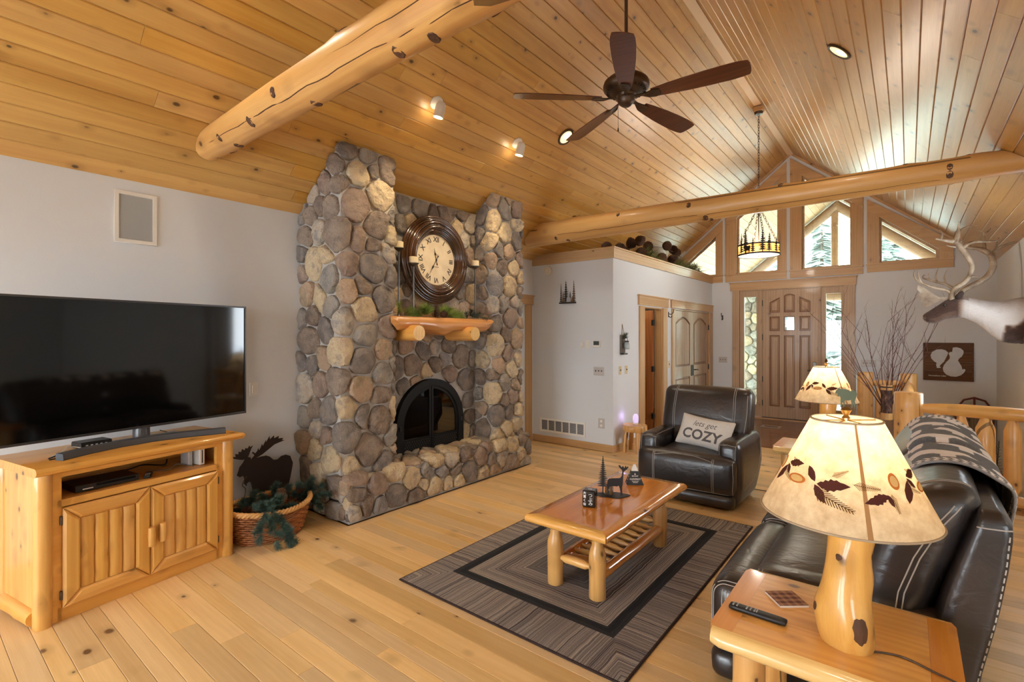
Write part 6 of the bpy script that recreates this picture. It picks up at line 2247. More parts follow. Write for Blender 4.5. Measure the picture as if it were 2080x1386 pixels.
MB().tube([(0, 0, .1), (0, 0, .62)], .007, 8).build('stem', M['bronze'], ch)
for k in range(4):
    a = .5 + pi / 2 * k
    m = MB(); chain(m, (.05 * cos(a), .05 * sin(a), .62), (.262 * cos(a), .262 * sin(a), .17), .06, .014, .004)
    m.build('support_chain', M['bronze'], ch)['kind'] = 'stuff'
mica = NT('amber_mica'); vv = mica.coords(False)
mica.p(Base_Color=srgb(226, 150, 70), Roughness=.5, Emission_Color=mica.ramp(mica.noise(vv, 14, 3), [(.35, srgb(232, 130, 40)), (.65, srgb(255, 206, 130))]))
mica.b.inputs['Emission Strength'].default_value = 2.2
N = 48
MB().add([(.272 * cos(2 * pi * k / N), .272 * sin(2 * pi * k / N), z) for z in (.012, .15) for k in range(N)], [(k, (k + 1) % N, (k + 1) % N + N, k + N) for k in range(N)]).build('mica_shade', mica.mat, ch, smooth=180)
b = MB()
for r0, r1, z0, z1 in ((.27, .284, 0, .022), (.272, .28, .14, .158)):
    b.lathe([(r0, z0), (r1, z0), (r1, z1), (r0, z1)], N, closed=True)
b.build('band', M['black_metal'], ch)['kind'] = 'stuff'
dif = plain('white_diffuser', (240, 226, 206), .5, emit=(255, 220, 180), es=.9)
MB().lathe([(0, .006), (.27, .006), (.27, .012), (0, .014)], N).build('diffuser', dif, ch)
MB().lathe([(0, -.016), (.01, -.012), (.012, .004), (0, .006)], 12).build('finial', M['bronze'], ch)
add_light('chandelier_glow', 'POINT', (RX, 7.90, 2.98), 40, (1, .90, .76), shadow_soft_size=.08)
add_light('chandelier_down', 'POINT', (RX, 7.90, 2.70), 34, (1, .92, .8), shadow_soft_size=.15)
def bend(me, r, phi, z):
    for v in me.vertices:
        x, y, h = v.co; a = phi + x / r
        v.co = ((r + h) * cos(a), (r + h) * sin(a), z + y)
    return me
rr = random.Random(5)
for k in range(16):
    h = rr.choice((.22, .26, .30, .36, .32)); w = h * .36
    me = curve_flat([tree_outline(h, w, max(6, int(h * 34)), .1, seed=k)], .003)
    link('pine_cutout', bend(me, .279, 2 * pi * k / 16 + rr.uniform(-.08, .08), .012), M['black_metal'], ch)
me = curve_flat([[(x * .16 - .06, z * .16) for x, z in moose_o]], .003)
link('moose_cutout', bend(me, .281, -pi / 2 - .35, .012), M['black_metal'], ch)

# ================================================================== CEILING LIGHTS
def on_slope(name, label, cat, sd, x, y, group):
    z = ceil_z(x)
    return thing(name, label, cat, (x, y, z), group=group, rot=(pi, sd * TH, 0))   # local +z points down into the room
def spot(label, x, y):
    t = on_slope('spotlight', label, 'spotlight', -1, x, y, 'white ceiling spotlights')
    MB().lathe([(0, .0), (.062, .0), (.062, .012), (.045, .024), (0, .026)], 24).build('base', M['white'], t, smooth=40)
    MB().tube([(0, 0, .02), (0, 0, .07)], .012, 10).build('stem', M['white'], t)
    Rt = frame_mat((0, 0, 0), (1, 0, 0), (0, 1, 0), (0, 0, 1)).to_3x3()
    # aim downwards in the world
    Lw = (Matrix.Rotation(TH, 3, 'Y') @ Matrix.Rotation(pi, 3, 'X'))
    Lw = t.rotation_euler.to_matrix()
    aim = Lw.inverted() @ Vector((-.22, -.1, -1)).normalized()
    c = Vector((0, 0, .085))
    q = aim.to_track_quat('Z', 'Y').to_matrix()
    MB().lathe([(0, -.055), (.03, -.05), (.042, -.03), (.045, 0), (.045, .085), (.040, .085), (.038, .02), (0, .015)], 24, c, q).build('head', M['white'], t, smooth=40)
    MB().lathe([(0, .06), (.036, .06), (.036, .064), (0, .064)], 18, c, q).build('lamp', plain('spot_lamp_face', (255, 230, 190), .4, emit=(255, 214, 150), es=25), t)
    p = Vector(t.location) + Lw @ (c + aim * .11)
    w = Lw @ aim
    add_light('spotlight_beam', 'SPOT', p, 55, (1, .78, .5), w.to_track_quat('-Z', 'Y').to_euler(), spot_size=radians(95), spot_blend=.7, shadow_soft_size=.03)
    # spill that washes the boards beside the lamp
    add_light('spotlight_spill', 'POINT', p + Vector((-.05, 0, .03)), .9, (1, .78, .5), shadow_soft_size=.03)
    return t
spot('white ceiling spotlight nearer the big log beam, aimed at the fireplace', -3.288, 3.051)
spot('white ceiling spotlight left of the ceiling fan, aimed at the fireplace', -3.292, 4.224)
warm_refl = plain('lit_reflector', (250, 226, 180), .3, emit=(255, 220, 160), es=1.6)
def downlight(label, sd, x, y, e, lit=True):
    t = on_slope('recessed_light', label, 'recessed light', sd, x, y, 'recessed ceiling lights')
    MB().lathe([(.075, -.001), (.103, -.001), (.106, .006), (.098, .014), (.08, .012)], 32, closed=True).build('trim_ring', M['bronze'], t, smooth=40)
    MB().lathe([(.08, .008), (.077, .0), (.072, .0015), (0, .0015)], 32).build('reflector', warm_refl, t, smooth=40)
    MB().lathe([(0, .0), (.04, .0), (.04, .006), (0, .01)], 20, (.02, 0, .002)).build('lamp', plain('recessed_lamp_face', (255, 236, 200), .4, emit=(255, 224, 170), es=14), t)
    n = t.rotation_euler.to_matrix() @ Vector((0, 0, 1))
    add_light('downlight_beam', 'SPOT', Vector((x, y, ceil_z(x))) + n * .03, e, (1, .90, .74), (0, 0, 0), spot_size=radians(130), spot_blend=.8, shadow_soft_size=.06)
    return t
downlight('dark rimmed recessed light on the fireplace slope beside a fan blade tip', -1, -3.057, 4.826, 30)
downlight('dark rimmed recessed light alone on the right roof slope', 1, -.445, 4.894, 30)
for y in (1.2, -1.2):       # the rest of the two rows, behind the camera
    for x in (-3.057, -.445):
        add_light('downlight_beam', 'SPOT', (x, y, ceil_z(x) - .05), 30, (1, .90, .74), (0, 0, 0), spot_size=radians(130), spot_blend=.8, shadow_soft_size=.06)
for x, y in ((2.4, 1.5), (2.4, 3.2), (3.8, 2.3)):
    add_light('kitchen_light', 'POINT', (x, y, 2.3), 16, (1, .84, .62), shadow_soft_size=.1)
add_light('bath_light', 'POINT', (-3.7, 7.3, 2.2), 9, (1, .76, .46), shadow_soft_size=.1)

# ================================================================== WALL FITTINGS
def wall_thing(name, label, cat, wall, a, z, group=None):
    """wall: 'left' (faces +x), 'front' closet (faces -y), 'side' closet (+x), 'gable' (-y). local x along the wall, y up, z out"""
    d = {'left': ((XL, a, z), (0, 1, 0), (1, 0, 0)), 'side': ((XF, a, z), (0, 1, 0), (1, 0, 0)), 'front': ((a, YF, z), (1, 0, 0), (0, -1, 0)), 'gable': ((a, YG, z), (1, 0, 0), (0, -1, 0))}[wall]
    R = frame_mat((0, 0, 0), d[1], (0, 0, 1), d[2]).to_3x3()
    o = thing(name, label, cat, d[0], group=group, rot=R.to_euler())
    return o
sp = wall_thing('wall_speaker', 'flush wall speaker with grey cloth grille above the television', 'speaker', 'left', 1.146, 2.444)
fr_ = curve_flat([rect(-.127, -.185, .127, .185), rect(-.105, -.163, .105, .163)], .012, .003); xform(fr_, Matrix.Translation((0, 0, .007)))
link('frame', fr_, M['white'], sp)
MB().box((0, 0, .005), (.212, .328, .008)).build('grille', M['grille_grey'], sp)
def switch(label, wall, a, z, gangs=1, w=None, mat=None, group='light switch plates', rocker=False):
    t = wall_thing('light_switch', label, 'light switch', wall, a, z, group)
    W_ = w or (.07 + .046 * (gangs - 1))
    MB().box((0, 0, .003), (W_, .115, .006), ch=.002).build('plate', mat or M['white'], t)
    for k in range(gangs):
        x = (k - (gangs - 1) / 2) * .046
        if rocker: MB().box((x, 0, .008), (.033, .066, .008), ch=.002).build('rocker', M['white'], t)
        else: MB().box((x, .004, .011), (.01, .02, .014), Rx(.4), ch=.002).build('toggle', M['white'] if mat is None else plain('toggle_dark', (90, 84, 76), .4), t)
    return t
plate_g = plain('grey_switch_plate', (188, 184, 180), .4)
plate_b = plain('beige_switch_plate', (206, 182, 140), .4)
switch('single white rocker switch on the wall right of the television', 'left', 1.99, 1.118, rocker=True)
switch('small white rocker switch left of the thermostat on the closet wall', 'front', -3.497, 1.458, rocker=True)
switch('three gang switch plate below the thermostat', 'front', -3.326, 1.092, 3, mat=plate_g)
switch('beige switch nearer the closet corner, below the lantern sconce', 'side', 6.305, 1.10, mat=plate_b)
switch('beige switch beside the bathroom door casing, below the lantern sconce', 'side', 6.495, 1.10, mat=plate_b)
switch('narrow tan switch between the two inner doors', 'side', 8.09, 1.10, mat=plate_b)
switch('three gang switch plate left of the entry door', 'gable', -2.90, 1.097, 3, mat=plate_g)
switch('four gang switch plate right of the entry door behind the branches', 'gable', -.53, 1.107, 4, mat=plate_g)
th = wall_thing('thermostat', 'white thermostat with dark screen on the closet wall', 'thermostat', 'front', -3.354, 1.469)
MB().box((0, 0, .012), (.126, .10, .024), ch=.006).build('body', M['white'], th)
MB().box((.0, .008, .0245), (.086, .056, .002)).build('screen', plain('lcd_grey', (70, 78, 78), .2), th)
sn = wall_thing('sensor', 'slim white sensor left of the rocker switch on the closet wall', 'sensor', 'front', -3.59, 1.449)
MB().box((0, 0, .01), (.04, .08, .02), ch=.006).build('body', M['white'], sn); MB().box((0, -.02, .0205), (.012, .012, .002)).build('button', plate_g, sn)
dt = wall_thing('smoke_detector', 'round white smoke detector high on the closet wall', 'smoke detector', 'front', -4.17, 2.537)
MB().lathe([(0, 0), (.072, 0), (.072, .018), (.064, .03), (.045, .034), (.04, .028), (.034, .034), (0, .036)], 32).build('body', M['white'], dt, smooth=40)
ot = wall_thing('outlet_cover', 'pale rectangular cover plate low on the closet wall near its corner', 'cover plate', 'front', -3.287, .379)
MB().box((0, 0, .004), (.096, .136, .008), ch=.002).build('plate', plate_g, ot)
for s in (-.03, .03): MB().box((0, s, .0085), (.034, .03, .002)).build('socket', M['white'], ot)
vt = wall_thing('return_vent', 'long white return air vent low on the closet wall with six grilles', 'vent', 'front', -3.92, .259)
hs = [rect(-.36 + k * .1225, -.075, -.36 + k * .1225 + .108, .075) for k in range(6)]
fv = curve_flat([rect(-.385, -.10, .385, .10)] + hs, .012, .002); xform(fv, Matrix.Translation((0, 0, .007)))
link('frame', fv, M['white'], vt)
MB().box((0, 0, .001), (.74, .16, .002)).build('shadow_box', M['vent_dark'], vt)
for k in range(6):
    g = MB()
    for q in range(11): g.box((-.306 + k * .1225, -.066 + q * .0132, .005), (.108, .008, .002), Rx(.6))
    g.build('grille', plain('vent_louver', (170, 170, 172), .5), vt)['kind'] = 'stuff'
ta = wall_thing('metal_wall_art', 'cut metal wall art of pine trees and a cabin on the closet wall', 'wall art', 'front', -3.82, 2.042)
mt1, mt2, mt3 = plain('art_dark_metal', (52, 48, 42), .45, metal=.4), plain('art_copper', (112, 84, 60), .4, metal=.4), plain('art_silver', (190, 190, 196), .3, metal=.5)
for x, h, w, mt_, zo in ((-.115, .29, .05, mt1, .012), (-.03, .32, .10, mt1, .016), (.10, .32, .07, mt2, .012), (-.075, .18, .07, mt2, .02), (.045, .17, .06, mt1, .022), (.012, .20, .05, mt3, .024), (.085, .1, .09, mt2, .026)):
    me = curve_flat([tree_outline(h, w, 9, .08, seed=int(h * 100))], .003); xform(me, Matrix.Translation((x, 0, zo))); link('pine_tree', me, mt_, ta)
MB().box((0, .008, .02), (.27, .02, .03)).build('base_strip', mt1, ta)
me = curve_flat([[(-.03, 0), (.04, 0), (.04, .05), (.005, .085), (-.03, .05)]], .003); xform(me, Matrix.Translation((.02, .02, .03))); link('cabin', me, mt3, ta)
sc_ = wall_thing('lantern_sconce', 'weathered board sconce with glass jar lantern and greenery, hung by the closet corner', 'sconce', 'side', 6.36, 1.34)
grey_board = wood('weathered_board', (128, 120, 112), (84, 76, 70), 'Y', knots=.3, rough=.8)
MB().box((0, .125, .012), (.13, .25, .024), ch=.004).build('board', grey_board, sc_)
MB().box((0, -.012, .035), (.12, .02, .05)).build('bracket', M['black_metal'], sc_)
MB().tube([(-.04, .245, .02), (0, .40, .006), (.04, .245, .02)], .004, 6).build('rope', plain('hemp_rope', (130, 104, 72), .9), sc_)
MB().tube([(0, .2, .024), (0, .21, .08), (0, .17, .085)], .005, 6).build('hook', M['black_metal'], sc_)
jr = MB().lathe([(.0, 0), (.033, 0), (.036, .01), (.036, .075), (.026, .09), (.026, .1), (0, .1)], 18, (0, .055, .075), Rx(-pi / 2)).build('jar', plain('jar_glass', (150, 160, 162), .12, spec=.8), sc_, smooth=40)
MB().lathe([(.027, 0), (.03, .0), (.03, .02), (0, .022)], 18, (0, .15, .075), Rx(-pi / 2)).build('lid', M['black_metal'], sc_)
gq = MB(); rr = random.Random(9)
for k in range(10): sprig_mesh(gq, (rr.uniform(-.05, .05), .22, .035), (rr.uniform(-1, 1), rr.uniform(-.2, 1), rr.uniform(.2, .8)), .07, .035, 50, rr, 0)
gq.build('greenery', M['needle_d'], sc_, fix=False)['kind'] = 'stuff'
def coat_hook(label, wall, a, z):
    t = wall_thing('coat_hook', label, 'hook', wall, a, z, 'black iron coat hooks')
    MB().box((0, 0, .004), (.022, .09, .008), ch=.003).build('plate', M['black_metal'], t)
    MB().tube([(0, .01, .006), (0, .0, .05), (0, .03, .085), (0, .075, .095), (0, .085, .085)], .007, 8).build('upper_hook', M['black_metal'], t, smooth=60)
    MB().tube([(0, -.02, .006), (0, -.05, .03), (0, -.045, .055), (0, -.02, .06)], .007, 8).build('lower_hook', M['black_metal'], t, smooth=60)
coat_hook('black iron coat hook between the bathroom door and the closet doors', 'side', 8.07, 1.93)
coat_hook('black iron coat hook on the gable wall left of the entry door', 'gable', -2.905, 1.94)

mp = wall_thing('lake_map_sign', 'framed dark wood sign with white cutout lakes, on the gable wall under the antlers', 'sign', 'gable', .487, 1.168)
sgw = wood('dark_barn_board', (110, 74, 46), (62, 38, 24), 'X', knots=.4, rough=.7)
for k in range(4): MB().box((0, -.215 + k * .1433, .008), (.57, .142, .014)).build('board', sgw, mp)
for (c, d) in (((0, .288, .012), (.60, .022, .024)), ((0, -.288, .012), (.60, .022, .024)), ((-.29, 0, .012), (.022, .58, .024)), ((.29, 0, .012), (.022, .58, .024))):
    MB().box(c, d).build('frame_strip', sgw, mp)
S_ = lambda x, y: ((x - 870) / 1560 * .60, -(y - 690) / 1150 * .585)
lake1 = [S_(*p) for p in ((525, 890), (500, 790), (520, 735), (430, 680), (345, 590), (325, 490), (380, 390), (520, 315), (680, 305), (800, 335), (880, 410), (850, 490), (800, 590), (740, 700), (650, 780), (600, 855), (650, 850), (640, 885))]
lake2 = [S_(*p) for p in ((1020, 250), (1130, 235), (1260, 270), (1345, 345), (1340, 430), (1290, 520), (1210, 580), (1175, 640), (1230, 730), (1285, 820), (1310, 920), (1370, 895), (1405, 925), (1360, 1010), (1270, 1090), (1120, 1145), (960, 1140), (820, 1090), (735, 1000), (710, 890), (750, 790), (830, 690), (920, 600), (930, 520), (890, 440), (930, 390), (1000, 380))]
wl = plain('white_washed_wood', (205, 208, 212), .7, var=.08)
for lk_ in (lake1, lake2):
    me = curve_flat([lk_], .006); xform(me, Matrix.Translation((0, 0, .018))); link('lake', me, wl, mp)
me = text_mesh('Horseshoe Lake', .032, .001, align='LEFT', bold=.0006); xform(me, Matrix.Translation((-.235, -.225, .0158))); link('lettering', me, M['white'], mp)

# stool with glowing diffuser
sl_ = thing('log_stool', 'small log slice stool with four peg legs at the closet corner', 'stool', (-2.915, 6.345, 0))
MB().lathe([(0, .285), (.155, .285), (.163, .295), (.163, .36), (.156, .37), (0, .37)], 28, wob=lambda w, z: 1 + .02 * sin(3 * w)).build('seat', M['log_z'], sl_, smooth=40)
for k in range(4):
    a = pi / 4 + pi / 2 * k
    MB().tube([(.14 * cos(a), .14 * sin(a), 0), (.125 * cos(a), .125 * sin(a), .2), (.11 * cos(a), .11 * sin(a), .286)], [.034, .033, .026], 10).build('leg', M['log_z'], sl_, smooth=60)
df_ = thing('night_light', 'white oval diffuser glowing violet on the log stool', 'diffuser', (-2.91, 6.37, .3705))
MB().lathe([(.0, 0), (.03, 0), (.034, .008), (.034, .02), (.028, .026)], 18).build('base', M['white'], df_, smooth=40)
MB().lathe([(.03, .026), (.038, .06), (.036, .11), (.02, .14), (0, .146)], 20).build('shell', plain('frosted_shell', (235, 232, 240), .4, emit=(190, 160, 255), es=.6), df_, smooth=60)
add_light('night_glow', 'POINT', (-3.04, 6.36, .46), .3, (.62, .45, 1), shadow_soft_size=.03)

# floor register in the entry
rg_ = thing('floor_register', 'pale metal floor register in the dark entry floor', 'floor register', (-1.86, 9.53, .0015))
fr_ = curve_flat([rect(-.15, -.11, .15, .11), rect(-.11, -.05, .11, .05)], .006); xform(fr_, Matrix.Translation((0, 0, .004))); link('frame', fr_, plain('register_metal', (170, 150, 134), .4), rg_)
g = MB()
for k in range(12): g.box((-.1 + k * .018, 0, .003), (.005, .1, .004))
g.build('louver', M['black_metal'], rg_)['kind'] = 'stuff'

# ================================================================== LEDGE DECOR
lz = 2.722
LC = [(-3.36, 6.42, 0, 1.1, .2), (-3.25, 6.55, 0, 1.3, .6), (-3.38, 7.0, .02, 1.2, .4), (-3.24, 6.98, .10, .6, -.3), (-3.22, 7.22, .03, 1.35, .5), (-3.26, 7.16, .20, 1.2, 1.2), (-3.25, 7.60, .16, 1.0, .1), (-3.30, 7.72, .04, 1.3, -.8), (-3.24, 8.0, .04, 1.2, .9), (-3.27, 8.38, .28, 1.0, .5), (-3.28, 8.85, .30, 1.2, -.4), (-3.22, 8.35, .06, 1.3, 1.5), (-3.35, 9.1, .27, 1.1, .2)]
place = ['nearest the corner, at the front edge', 'second from the corner, lying low', 'behind the tall heap near the corner', 'standing in the tall heap', 'at the foot of the tall heap', 'on top of the tall heap', 'upright just right of the tall heap', 'low, left of the wire fan', 'in front of the wire fan', 'on the wire fan rim, left', 'on the wire fan rim, middle', 'low below the wire fan rim', 'on the wire fan rim, far end']
for i, (x, y, dz, rx, rz) in enumerate(LC):
    pine_cone('big dark pine cone on the closet ledge, ' + place[i], (x, y, lz + dz + .075), (rx, .2, rz), .17, .07, 'pine cones on the closet ledge', M['cone_dark'])
wf = thing('wire_fan', 'fan shaped wire basket leaning among the ledge pine cones', 'wire basket', (-3.30, 8.45, lz))
m = MB()
for k in range(26):
    a = -1.15 + 2.3 * k / 25
    m.tube([(0, 0, .0), (.02 * cos(a), .75 * sin(a), .30 + .06 * cos(a * 1.4)), ], .0022, 4)
m.build('wires', M['bronze'], wf)['kind'] = 'stuff'
MB().tube([(.02, .75 * sin(-1.15 + 2.3 * k / 20), .30 + .06 * cos((-1.15 + 2.3 * k / 20) * 1.4)) for k in range(21)], .004, 5).build('rim', M['bronze'], wf)
def lsprig(label, y, s):
    return sprig('pine_spray', label, (-3.22, y, lz + .02), [((0, 0, .02), (.1, -.5, .7), .22), ((0, 0, .02), (.15, .5, .7), .24), ((0, .1, .02), (.2, .8, .4), .26), ((0, -.1, .02), (.2, -.8, .4), .24)], M['needle_o'], s, .14, 150, 'pine sprays on the closet ledge')
lsprig('olive pine spray on the closet ledge right of the tall cone heap', 7.45, 11)
lsprig('olive pine spray on the closet ledge below the wire fan', 8.75, 12)
lsprig('olive pine spray at the far end of the closet ledge against the gable', 9.5, 13)

# ================================================================== RAILINGS, BENCH, VASE
def baluster(x, y, z0, z1, r, seed):
    h = z1 - z0
    prof = [(r * .5, 0), (r * .55, h * .05), (r, h * .12), (r * 1.04, h * .4), (r, h * .84), (r * .62, h * .94), (r * .52, h)]
    return MB().lathe(prof, 12, (x, y, z0), wob=lambda w, z: 1 + .06 * noise.noise(Vector((z * 6 + seed, cos(w), sin(w)))))
r1 = thing('log_railing', 'log railing with fat newel post, running from behind the sofa to the right wall', 'railing', (0, 0, 0))
log_post(.0, 6.1, 0, 1.04, .112, 5, n=20, lump=.03).build('newel_post', M['log_z'], r1, smooth=60)
MB().tube([(.10, 6.1, .895), (.22, 6.1, .90), (.4, 6.1, .90), (.7, 6.1, .895), (.93, 6.1, .89), (1.0, 6.1, .89), (1.032, 6.1, .89)], [.042, .05, .058, .06, .056, .045, .04], 14).build('top_rail', M['log_x'], r1, smooth=50)
MB().tube([(.10, 6.1, .14), (.5, 6.1, .14), (1.032, 6.1, .14)], [.045, .052, .045], 12).build('bottom_rail', M['log_x'], r1, smooth=50)
for i, (x, r) in enumerate(((.215, .05), (.378, .053), (.537, .066), (.71, .058), (.88, .055))):
    baluster(x, 6.1, .16, .865, r, i).build('baluster', M['log_z'], r1, smooth=50)
r2 = thing('log_railing', 'log railing with two posts on the far side of the stairwell behind the vase', 'railing', (0, 0, 0))
for i, x in enumerate((-.49, .0)):
    log_post(x, 8.8, 0.006, 1.055, .098, 25 + i, n=18, lump=.03).build('post', M['log_z'], r2, smooth=60)
MB().tube([(-.41, 8.8, .90), (-.33, 8.8, .905), (-.24, 8.8, .90), (-.12, 8.8, .905), (-.08, 8.8, .90)], [.03, .05, .048, .05, .03], 12).build('top_rail', M['log_x'], r2, smooth=50)
MB().tube([(-.41, 8.8, .12), (-.08, 8.8, .12)], .04, 10).build('bottom_rail', M['log_x'], r2, smooth=50)
for i, x in enumerate((-.325, -.165)): baluster(x, 8.8, .15, .87, .05, i + 9).build('baluster', M['log_z'], r2, smooth=50)
r3 = thing('log_railing', 'log railing along the stairwell, hidden end-on behind the newel post', 'railing', (0, 0, 0))
MB().tube([(0, 6.215, .90), (0, 7.4, .905), (0, 8.7, .90)], [.045, .055, .045], 12).build('top_rail', M['log_y'], r3, smooth=50)
MB().tube([(0, 6.215, .13), (0, 8.7, .13)], .045, 10).build('bottom_rail', M['log_y'], r3, smooth=50)
for i in range(8): baluster(0, 6.5 + i * .28, .16, .865, .045, i + 20).build('baluster', M['log_z'], r3, smooth=50)

bn = thing('bench', 'low dark brown bench along the stair railing under the vase', 'bench', (-.27, 7.6, 0))
dkw = wood('dark_brown_bench', (92, 62, 48), (60, 40, 32), 'Y', knots=0, rough=.35)
MB().box((0, 0, .45), (.34, 1.5, .04), ch=.01).build('seat', dkw, bn)
for x in (-.13, .13):
    for y in (-.68, .68): MB().box((x, y, .215), (.05, .05, .43), ch=.006).build('leg', dkw, bn)
    MB().box((x, 0, .40), (.025, 1.3, .06)).build('apron', dkw, bn)
bkm = NT('dark_bark_band'); vb = bkm.coords(False)
bkm.p(Base_Color=bkm.ramp(bkm.noise(bkm.vmath('MULTIPLY', vb, (40, 40, 14)), 1.0, 4, .7), [(.38, srgb(44, 28, 24)), (.58, srgb(96, 66, 54)), (.68, srgb(150, 120, 100))]), Roughness=.7)
vs_ = thing('twig_vase', 'tall cylinder vase with bark band and pale wood foot, standing on the bench', 'vase', (-.225, 8.22, .4705))
MB().lathe([(0, 0), (.06, 0), (.065, .004), (.065, .09), (.06, .092)], 24).build('foot', M['log_z'], vs_, smooth=40)
MB().lathe([(.06, .09), (.062, .1), (.062, .39), (.058, .395)], 24).build('body', bkm.mat, vs_, smooth=40)
MB().lathe([(.06, .392), (.064, .395), (.064, .455), (.056, .46), (.052, .45), (.052, .1), (0, .1)], 24).build('neck', M['log_z'], vs_, smooth=40)
MB().lathe([(.0645, .425), (.066, .427), (.066, .44), (.0645, .442)], 24).build('band', M['black_metal'], vs_)
M['twig_red'] = plain('dark_red_twig', (84, 44, 42), .7, var=.3)
br = thing('branch_bouquet', 'spray of bare dark red branches standing in the bark vase', 'branches', (-.225, 8.22, .60))
rr = random.Random(42)
def twig(m, p, d, L, r, depth):
    pts = [Vector(p)]; d = Vector(d).normalized()
    n = 6
    for i in range(n):
        d = (d + Vector((rr.uniform(-1, 1), rr.uniform(-1, 1), rr.uniform(-.6, .9))) * .11).normalized()
        pts.append(pts[-1] + d * L / n)
    m.tube(pts, [r * (1 - .75 * i / n) for i in range(n + 1)], 5)
    if depth:
        for i in range(2, n + 1):
            if rr.random() < (.75 if depth == 2 else .55):
                s = Vector((rr.uniform(-1, 1), rr.uniform(-.7, .7), rr.uniform(-.1, .9)))
                twig(m, pts[i], d * .8 + s * .8, L * rr.uniform(.22, .42), r * .5, depth - 1)
fan_d = [(-.50, -.1, 1.25), (-.42, .1, 1.35), (-.34, -.2, 1.15), (-.28, .1, 1.0), (-.2, -.1, 1.1), (-.13, .2, .95), (-.08, -.2, 1.05), (-.02, .1, .95), (.05, -.1, 1.0), (.1, .2, 1.1), (.17, -.1, 1.0), (.22, .1, 1.15), (.3, -.1, 1.2), (.36, .1, 1.25), (.27, .2, 1.3), (-.45, .0, .9), (.42, -.1, .8), (.0, -.2, .85)]
for i, (dx, dy, L) in enumerate(fan_d):
    m = MB(); twig(m, (dx * .06, dy * .06, 0), (dx * 1.15, dy * .5, 1), L * 1.12, .0062, 2)
    m.build('branch', M['twig_red'], br, smooth=80)

# sled on the stair landing
sd_ = thing('wooden_sled', 'old wooden sled with red steel bow, leaning in the gable corner by the stairs', 'sled', (.79, 10.30, -.46), rot=(radians(-4), 0, 0))
gwd = wood('grey_sled_wood', (140, 118, 100), (92, 74, 62), 'Z', knots=.1, rough=.7)
for x in (-.12, 0, .12): MB().box((x, 0, .5), (.10, .018, .92), ch=.006).build('slat', gwd, sd_)
for z in (.25, .75): MB().box((0, .02, z), (.36, .022, .05)).build('cross_bar', gwd, sd_)
redst = plain('dark_red_steel', (104, 40, 38), .5)
MB().tube([(-.23, .02, .78), (-.2, .0, .92), (-.12, -.01, 1.05), (0, -.01, 1.09), (.12, -.01, 1.05), (.2, 0, .92), (.23, .02, .78)], .015, 8).build('bow', redst, sd_, smooth=60)
MB().tube([(0, -.01, .9), (0, -.01, 1.09)], .013, 8).build('strut', redst, sd_)
for s in (-1, 1):
    MB().tube([(s * .2, .02, .02), (s * .2, .03, .5), (s * .22, .02, .85), (s * .25, .0, .94)], .011, 8).build('runner', redst, sd_, smooth=60)
wtree = thing('wire_tree', 'thin black wire tree ornament standing on the stair landing', 'ornament', (.885, 8.9, -.46))
m = MB(); m.tube([(0, 0, 0), (.01, 0, .4), (.03, 0, .70)], [.006, .005, .002], 5)
for k in range(60):
    z = .12 + .56 * k / 60; a = k * 2.4; l = .07 * (1 - k / 60) + .01
    m.tube([(.03 * z, 0, z), (.03 * z + l * cos(a), l * sin(a), z + .02)], .0022, 3)
m.build('spikes', M['black_metal'], wtree)['kind'] = 'stuff'
MB().lathe([(0, 0), (.06, 0), (.05, .012), (0, .015)], 16).build('base', M['black_metal'], wtree)

# ================================================================== CARIBOU MOUNT
cb_ = thing('caribou_mount', 'caribou shoulder mount with wide brown antlers on the right wall', 'animal mount', (1.04, 8.1, 1.75))
OC = Vector((1.04, 8.1, 1.75))
# stations: x, top, bottom, half width
ST = [(.142, 1.83, 1.80, .018), (.152, 1.848, 1.772, .044), (.175, 1.868, 1.752, .058), (.205, 1.89, 1.738, .064), (.24, 1.918, 1.732, .066), (.275, 1.945, 1.735, .068), (.31, 1.975, 1.752, .074), (.345, 2.004, 1.772, .086), (.385, 2.028, 1.785, .096), (.426, 2.046, 1.793, .104), (.47, 2.056, 1.798, .110), (.52, 2.056, 1.795, .118), (.57, 2.040, 1.772, .126), (.62, 2.024, 1.740, .134), (.67, 2.008, 1.690, .142), (.72, 1.997, 1.632, .150), (.77, 1.988, 1.575, .160), (.82, 1.985, 1.53, .172), (.87, 1.99, 1.505, .186), (.92, 1.999, 1.495, .20), (.97, 2.012, 1.492, .212), (1.02, 2.02, 1.49, .22), (1.039, 2.02, 1.49, .22)]
ST2 = []
for a_, b_ in zip(ST, ST[1:]):
    for q in range(4): ST2.append(tuple(a_[i] + (b_[i] - a_[i]) * q / 4 for i in range(4)))
ST = ST2 + [ST[-1]]
n = 48
vs = []; fs = []; cols_ = []
